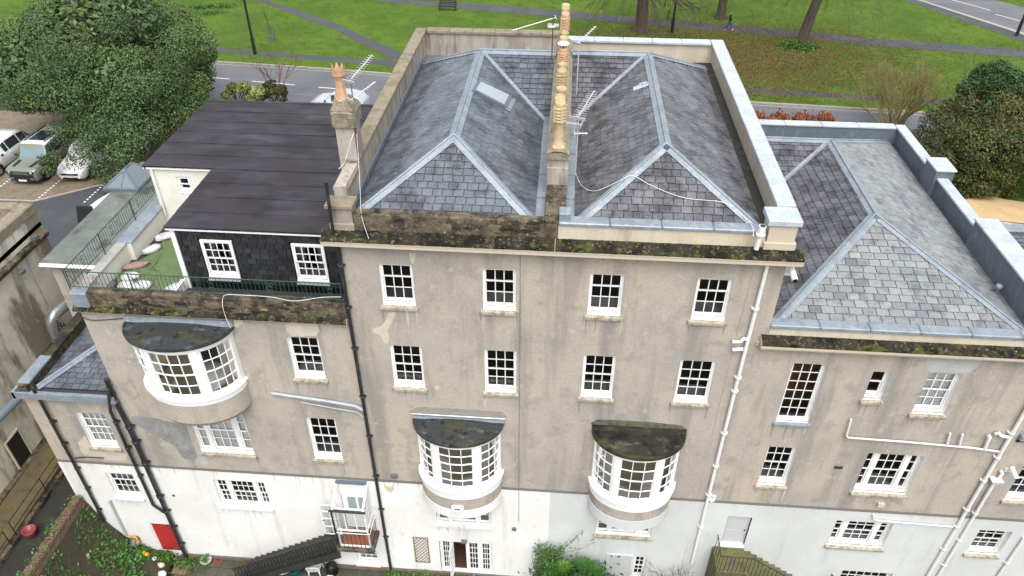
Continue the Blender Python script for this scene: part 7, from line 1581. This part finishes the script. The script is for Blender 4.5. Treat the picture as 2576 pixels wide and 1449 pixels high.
# shrubs behind the felt roof
bushy('rhododendron', 'yellow green rhododendron showing over the felt roof edge', 'shrub', (*PZ(600, 238, 7.0)[:2], 7.0), (1.0, .8, .75), 16, .35, 170, 'leaf_rhodo', .10, ((1.2, 1.15, .8), (1, 1, 1), (1.6, 1.5, 1.3)), low=5.9)
bushy('rhododendron', 'cream flecked rhododendron next to the dark shrub by the street', 'shrub', (*PZ(650, 238, 7.0)[:2], 7.0), (.9, .7, .7), 14, .35, 160, 'leaf_rhodo', .10, ((1.6, 1.4, 1.4), (.9, 1, .9), (2.0, 1.8, 1.9)), low=5.9)
bushy('dark_shrub', 'dark purplish shrub at the felt roof edge by the street', 'shrub', (*PZ(687, 236, 7.1)[:2], 7.1), (.9, .8, .8), 16, .35, 160, 'leaf_hedge', .09, ((.7, .6, .6), (1.1, .8, .8)), low=5.9)
b0 = PZ(700, 250, 6.0); TT = thing('twisted_shrub', 'leafless reddish twisted shrub leaning over the street', 'tree', b0); m = MB()
for k in range(4): branches(m, b0, (random.uniform(-.9, .6), random.uniform(0, .6), 1.0), 2.6, .06, 3, .6, .05, 3, 4, 0, .008)
m.build('branches', 'twig_red', TT)
# bank planting and garden plants
BK = thing('ivy_bank', 'ivy and weeds growing over the bank below the brick wall', 'ivy', (-17.8, -2, 1.5))
n_ = 13000; u = rng.uniform(0, 1, n_)**1.9; yv = -.1-5.5*rng.uniform(0, 1, n_); z = 3.3*(1-u)**3.0+.3+rng.gamma(1.5, .06, n_); cc_ = rng.uniform([0, -5.5], [.8, 0], (26, 2)); cl = (np.min(((u[:, None]-cc_[:, 0])*2.4)**2+((yv[:, None]-cc_[:, 1])*.8)**2, axis=1) < rng.uniform(.03, .26, n_)) & (u > .05)
P = np.stack([-18.95+2.9*u, yv, z], 1)[cl]; leaves('ivy', P, np.tile([.3, -.2, 1.0], (len(P), 1)), .075, 'leaf_ivy', BK, tints=((1, 1, 1), (1.3, 1.25, .9), (.7, .8, .8), (.9, 1.2, .8)), aspect=.8)
k = rng.integers(0, len(P), 60); m = MB()
for i in k: branches(m, P[i]-np.array([0, 0, .05]), (random.gauss(0, .5), random.gauss(0, .5), .8), .4, .008, 1, .6, .1, 3, 3, 0, .004)
m.build('stems', 'twig_red', BK)
n_ = 260; P = np.stack([rng.uniform(-19.3, -18.7, n_), rng.uniform(-5, -.1, n_), 3.85+rng.gamma(1.2, .05, n_)], 1); leaves('wall_top_ivy', P, np.tile([0, 0, 1.0], (n_, 1)), .06, 'leaf_ivy', BK, tints=((1, 1, 1), (1.2, 1.1, .7)))
def tuft(name, label, c, n_, r, mt='leaf_bright', s=.06, h=.12):
    P = np.stack([c[0]+rng.normal(0, r, n_), c[1]+rng.normal(0, r*.6, n_), c[2]+np.abs(rng.normal(0, h, n_))], 1); return leaves(name, P, np.tile([0, 0, 1.0], (n_, 1)), s, mt, None, tints=((1, 1, 1), (.8, .9, .8), (1.2, 1.1, .8)), label=label, cat='plant', kind='stuff')
tuft('weed_patch', 'low green weeds at the foot of the thick soil pipe', (-15.3, -.45, .02), 260, .3); tuft('weed_patch', 'low weeds on the ground left of the red door', (-16.3, -.4, .28), 260, .28)
tuft('weed_patch', 'bright green weed clump below the tall black downpipe', (-6.25, -.38, .02), 300, .2, h=.09); tuft('weed_patch', 'green weeds below the trellis', (-5.0, -.35, .02), 200, .3); tuft('weed_patch', 'thin green weeds outside the french doors', (-3.0, -.4, .02), 240, .5)
# mahonia-like shrub at the front of the grey wall: rosettes of pointed leaves
mc = Vector((1.35, -1.0, 0)); MA = thing('garden_shrub', 'glossy green shrub with star shaped leaf rosettes against the grey wall', 'shrub', mc); stems = MB(); Pl, Nl, Sl, Tl = [], [], [], []
m = MB()
for k in range(34):
    an = random.uniform(0, 6.28); q = random.uniform(0, 1)**.6; hh = random.uniform(1.2, 2.9)*(1-.25*q); c = mc+Vector((math.cos(an)*q*1.35, math.sin(an)*q*.65, hh)); stems.tube([mc+Vector((math.cos(an)*.15, math.sin(an)*.1, 0)), mc.lerp(c, .6)+Vector((0, 0, .1)), c], [.03, .022, .015], 5)
    top = random.random() < .45
    for i in range(16):
        a2 = i*2.4; el = .15+.65*(i/16); Ln = .34*(1-.4*i/16); d = Vector((math.cos(a2)*math.cos(el), math.sin(a2)*math.cos(el), math.sin(el)*.6+.05)); s = d.cross(Vector((0, 0, 1))).normalized()*.045; ti = (1.35, 1.25, .7) if top and i > 6 else (.55, .7, .75)
        m.tint = ti
        for f in (.45, .75, 1.0):
            p = c+d*Ln*f-Vector((0, 0, .10*f*f)); e = d*.10
            for sg in (-1, 1): m.face([p, p+e*.4+s*sg*1.1, p+e*1.1+s*sg*2.6, p+e*.2+s*sg*2.2], False)
        m.face([c, c+d*Ln*.5+s*.3, c+d*(Ln+.1)-Vector((0, 0, .1)), c+d*Ln*.5-s*.3])
m.build('rosettes', 'leaf_bright', MA); stems.build('stems', 'bark', MA)
n_ = 2200; P = np.stack([mc.x+rng.normal(0, .75, n_), mc.y+rng.normal(0, .35, n_), rng.uniform(.2, 2.2, n_)], 1); leaves('inner_leaves', P, rng.normal(0, 1, (n_, 3)), .10, 'leaf_ivy', MA, tints=((.5, .6, .6), (.4, .5, .5)))
CLK = 0
CL = thing('climbing_plant', 'thin leggy climber with small leaves at the white and grey paint joint', 'climber', (.05, -.5, 0)); m = MB(); E_ = []
for k in range(16):
    p = Vector((random.uniform(-.3, .4), random.uniform(-.7, -.2), 0)); pts = [p]
    for i in range(7): p = p+Vector((random.gauss(.03, .10), random.gauss(0, .04), random.uniform(.3, .48))); pts.append(p); E_ += [p+Vector((random.gauss(0, .10), random.gauss(0, .07), random.gauss(0, .1))) for _ in range(26)]
    m.tube(pts, [.012]*len(pts), 4, False)
for (dx, dz) in ((.9, 3.7), (1.1, 4.0), (1.6, 3.35)):
    pts = [Vector((.3+dx*(i/6), -.35, 2.0+(dz-2.0)*(i/6)+.1*math.sin(i))) for i in range(7)]; m.tube(pts, .009, 4, False); E_ += [p+Vector((random.gauss(0, .05), random.gauss(0, .05), random.gauss(0, .05))) for p in pts for _ in range(6)]
m.build('stems', 'twig_gold', CL, kind='stuff'); leaves('leaves', np.array([tuple(e) for e in E_]), rng.normal(0, 1, (len(E_), 3)), .045, 'leaf_ivy', CL, tints=((.8, .9, .8), (1.1, 1.1, .8)))
b0 = Vector((5.2, -.75, 0)); BS = thing('bare_bush', 'tangled leafless bush at the foot of the white downpipe', 'shrub', b0); m = MB()
for k in range(12): branches(m, b0+Vector((random.gauss(0, .25), random.gauss(0, .15), 0)), (random.gauss(0, .5), random.gauss(0, .3), 1), 1.3, .022, 3, .6, .05, 3, 3, 0, .005)
m.build('branches', 'twig', BS)
tuft('weed_patch', 'orange brown foliage at the bottom of the end house', (17.9, -.5, 2.2), 200, .3, 'leaf_rust')

# ------------------------------------------------------------------ park furniture and people
def lamp(label, base, h=7.5):
    base = Vector(base); t = thing('street_lamp', label, 'street lamp', base)
    m = MB(); m.tube([base, base+Vector((0, 0, 1.4))], .15, 10); m.tube([base+Vector((0, 0, 1.4)), base+Vector((0, 0, h))], [.115, .085], 10); m.build('post', 'black_iron', t)
    m = MB(); m.lathe([(.12, 0), (.18, .05), (.16, .35), (.001, .45)], base+Vector((0, 0, h)), 10); m.build('lantern', 'black_iron', t)
lamp('tall black street lamp on the verge near the big evergreen', PZ(642, 136, 6.02)); lamp('tall black street lamp beside the drooping bare tree', PZ(1690, 82, 6.02)); lamp('black street lamp post by the far road', PZ(2557, 90, 6.02))
SB = PZ(1672, 18, 6.02)
m = MB(); m.tube([SB, SB+Vector((0, 0, 3.5))], .06, 8); m.build('park_post', 'black_iron', label='thin dark post by the path behind the drooping bare tree', cat='post')
m = MB(); b = PZ(1680, 50, 6.02); m.cbox(b.x-.09, b.x+.09, b.y-.09, b.y+.09, 6.0, 6.95, .03); m.build('path_bollard', 'bark', label='short wooden bollard by the park path', cat='bollard')
# bench, seen from its front, on the far side of the path
bc = PZ(1126, 27, 6.02); BN = thing('park_bench', 'dark slatted park bench beside the park path', 'bench', bc); ax = Vector((1, -.08, 0)).normalized(); ay = Vector((.08, 1, 0)).normalized()
for k in range(4): m = MB(); m.obb(bc+ay*(-.2+.13*k)+Vector((0, 0, .45)), ax, ay, (0, 0, 1), .9, .05, .02); m.build('seat_slat', 'bench_wood', BN)
for k in range(3): m = MB(); m.obb(bc+ay*(.30+.03*k)+Vector((0, 0, .58+.15*k)), ax, ay, (0, 0, 1), .9, .018, .05); m.build('back_slat', 'bench_wood', BN)
for s in (-.8, .8):
    for q in (-.2, .28): m = MB(); m.tube([bc+ax*s+ay*q, bc+ax*s+ay*q+Vector((0, 0, .45 if q < 0 else .95))], .03, 6); m.build('leg', 'black_iron', BN)
    m = MB(); m.tube([bc+ax*s+ay*-.24+Vector((0, 0, .45)), bc+ax*s+ay*-.24+Vector((0, 0, .66)), bc+ax*s+ay*.3+Vector((0, 0, .68))], .025, 6); m.build('armrest', 'black_iron', BN)
# sapling in a guard
sp = PZ(686, 101, 6.02); SA = thing('young_tree', 'young bare sapling in a wire guard on the lawn', 'tree', sp); m = MB(); branches(m, sp, (0, 0, 1), 3.0, .03, 2, .4, .2, 4, 4, 0, .006); m.build('stem', 'twig', SA)
m = MB()
for k in range(10): an = k*.628; m.tube([sp+Vector((math.cos(an)*.28, math.sin(an)*.28, 0)), sp+Vector((math.cos(an)*.28, math.sin(an)*.28, 1.5))], .012, 4)
for z in (.3, .8, 1.3): m.tube([sp+Vector((math.cos(k*.4)*.28, math.sin(k*.4)*.28, z)) for k in range(17)], .010, 4, False)
m.build('wire_guard', 'plastic_grey', SA); m = MB(); m.box(sp.x-.25, sp.x+.25, sp.y-.38, sp.y-.30, 6.02, 6.5); m.build('water_bag', 'plastic_grey', SA)
for (c, n_) in (((1500, 60), 500), ((1610, 48), 450), ((1600, 100), 350), ((1700, 50), 300)):
    p = PZ(*T(0, 0, c[0], c[1]), 6.03); tuft('nettle_patch', 'darker green nettle patch on the lawn behind the big evergreen', p, n_, .5, 'leaf_ivy', .10, .10)['group'] = 'nettle patches on the lawn'

def figure(name, label, joints, radii, bones, mats, loc, rot):
    """one continuous body grown from a skeleton of joints; clothing colours by height"""
    t = bpy.data.objects.new(name, None); link(t, None, (0, 0, 0)); tag(t, label, 'person')
    me = bpy.data.meshes.new('body'); me.from_pydata(joints, bones, []); o = bpy.data.objects.new('body', me); COL.objects.link(o)
    md = o.modifiers.new('skin', 'SKIN'); sv = me.skin_vertices[0].data
    for i, r in enumerate(radii): sv[i].radius = (r, r) if np.isscalar(r) else r
    sv[0].use_root = True
    o.modifiers.new('sub', 'SUBSURF').levels = 2
    dg = bpy.context.evaluated_depsgraph_get(); nm = bpy.data.meshes.new_from_object(o.evaluated_get(dg)); bpy.data.objects.remove(o); nm.name = 'body'
    for mn in mats[0]: nm.materials.append(MATS[mn])
    for p in nm.polygons: p.use_smooth = True; p.material_index = mats[1](p.center)
    b = bpy.data.objects.new('body', nm); link(b, t, (0, 0, 0)); WO[t.name] = Vector(loc); t.location = loc; t.rotation_euler = (0, 0, rot); return t
J = [(0, 0, .95), (0, 0, 1.12), (0, 0, 1.32), (0, .0, 1.48), (0, -.01, 1.56), (0, -.02, 1.66), (0, -.025, 1.74),
     (.10, 0, .90), (.11, -.16, .50), (.11, -.30, .10), (.11, -.42, .05), (-.10, 0, .90), (-.11, .10, .50), (-.11, .34, .16), (-.11, .27, .05),
     (.18, 0, 1.42), (.24, .10, 1.16), (.22, .02, .93), (.22, -.02, .84), (-.18, 0, 1.42), (-.23, -.03, 1.16), (-.16, -.26, 1.10), (-.12, -.35, 1.12)]
Rr = [(.17, .13), (.16, .12), (.18, .13), (.10, .09), (.055, .06), (.085, .10), (.075, .09), .10, .07, .045, .045, .10, .07, .045, .045, .075, .055, .042, .035, .075, .055, .042, .035]
Bn = [(0, 1), (1, 2), (2, 3), (3, 4), (4, 5), (5, 6), (0, 7), (7, 8), (8, 9), (9, 10), (0, 11), (11, 12), (12, 13), (13, 14), (2, 15), (15, 16), (16, 17), (17, 18), (2, 19), (19, 20), (20, 21), (21, 22)]
def pick(c):
    if c.z > 1.70 or (c.z > 1.58 and c.y > .02): return 4
    if c.z > 1.53: return 3
    if c.z < .12: return 2
    if c.z < .90 and abs(c.x) < .19: return 1
    if (c.z < .90) or (c.y < -.30 and c.z > .9): return 3
    return 0
figure('person', 'person in navy jacket, jeans and white shoes walking on the park path', J, Rr, Bn, (['cloth_navy', 'cloth_jeans', 'plastic_white', 'skin', 'hair'], pick), PZ(1832, 77, 6.04), R(75))
ph = PZ(1843, 45, 7.2)
# person sitting behind the wide bow
J2 = [(0, 0, .45), (0, .02, .62), (0, .03, .82), (0, .0, .98), (0, -.01, 1.05), (0, -.03, 1.15), (0, -.03, 1.23), (.10, -.05, .45), (.12, -.42, .46), (.12, -.44, .05), (-.10, -.05, .45), (-.12, -.42, .46), (-.12, -.44, .05), (.18, .02, .92), (.24, -.10, .70), (.12, -.34, .72), (-.18, .02, .92), (-.24, -.10, .70), (-.12, -.34, .72)]
B2_ = [(0, 1), (1, 2), (2, 3), (3, 4), (4, 5), (5, 6), (0, 7), (7, 8), (8, 9), (0, 10), (10, 11), (11, 12), (2, 13), (13, 14), (14, 15), (2, 16), (16, 17), (17, 18)]
R2_ = [(.16, .13), (.15, .12), (.17, .12), (.09, .08), .05, (.085, .10), (.075, .09), .10, .07, .05, .10, .07, .05, .07, .052, .038, .07, .052, .038]
def pick2(c):
    if c.z > 1.19 or (c.z > 1.08 and c.y > .02): return 4
    if c.z > 1.02 or (c.y < -.28 and c.z > .6): return 3
    return 1 if c.z < .5 else 0
figure('person', 'person in teal top sitting inside the wide bow window', J2, R2_, B2_, (['cloth_teal', 'cloth_jeans', 'plastic_white', 'skin', 'hair'], pick2), (-10.95, .05, 10.22), R(-70))
# fallen leaves and longer grass on the park lawn
n_ = 60000; P = np.stack([rng.normal(13, 9.5, n_), rng.normal(46.5, 5.5, n_), np.full(n_, 6.04)+rng.uniform(0, .03, n_)], 1); P = P[(P[:, 1] > np.array([far_edge(x) for x in P[:, 0]])+.3) & (P[:, 0] > -6)]
leaves('fallen_leaves', P, np.tile([0, 0, 1.0], (len(P), 1)), .07, 'litter', None, tints=((1, 1, 1), (.6, .6, .6), (1.3, 1.2, .9)), jitter=.35, label='brown fallen leaves scattered over the lawn under the bare trees', cat='leaves', kind='stuff')
n_ = 90000; X = rng.uniform(-40, 52, n_); Yv = rng.uniform(36, 84, n_); ok = Yv > np.interp(X, [-90, -28.2, -19.7, 13.9, 19.7, 90], [47.2, 42.15, 41.36, 37.15, 36.75, 31.5])+.25
PTH = [o for o in scene.objects if o.name.split('.')[0] in ('footway', 'diagonal_path', 'park_path', 'far_road', 'far_footway', 'far_kerb')]
def inpoly(px, py, poly):
    c = np.zeros(len(px), bool); j = len(poly)-1
    for i in range(len(poly)):
        xi, yi = poly[i]; xj, yj = poly[j]
        c ^= ((yi > py) != (yj > py)) & (px < (xj-xi)*(py-yi)/(yj-yi+1e-12)+xi); j = i
    return c
for o in PTH:
    wo = WO[o.name]; ok &= ~inpoly(X, Yv, [(v.co.x+wo.x, v.co.y+wo.y) for v in o.data.vertices])
P = np.stack([X, Yv, np.full(n_, 6.05)], 1)[ok]
leaves('lawn_grass', P, np.tile([0, -.5, .6], (len(P), 1)), .075, 'blade', None, tints=((1, 1, 1), (1.2, 1.1, .9), (.75, .85, .8), (1.35, 1.15, .8)), aspect=.25, jitter=.5, label='short green grass growing over the park lawn', cat='grass', kind='stuff')
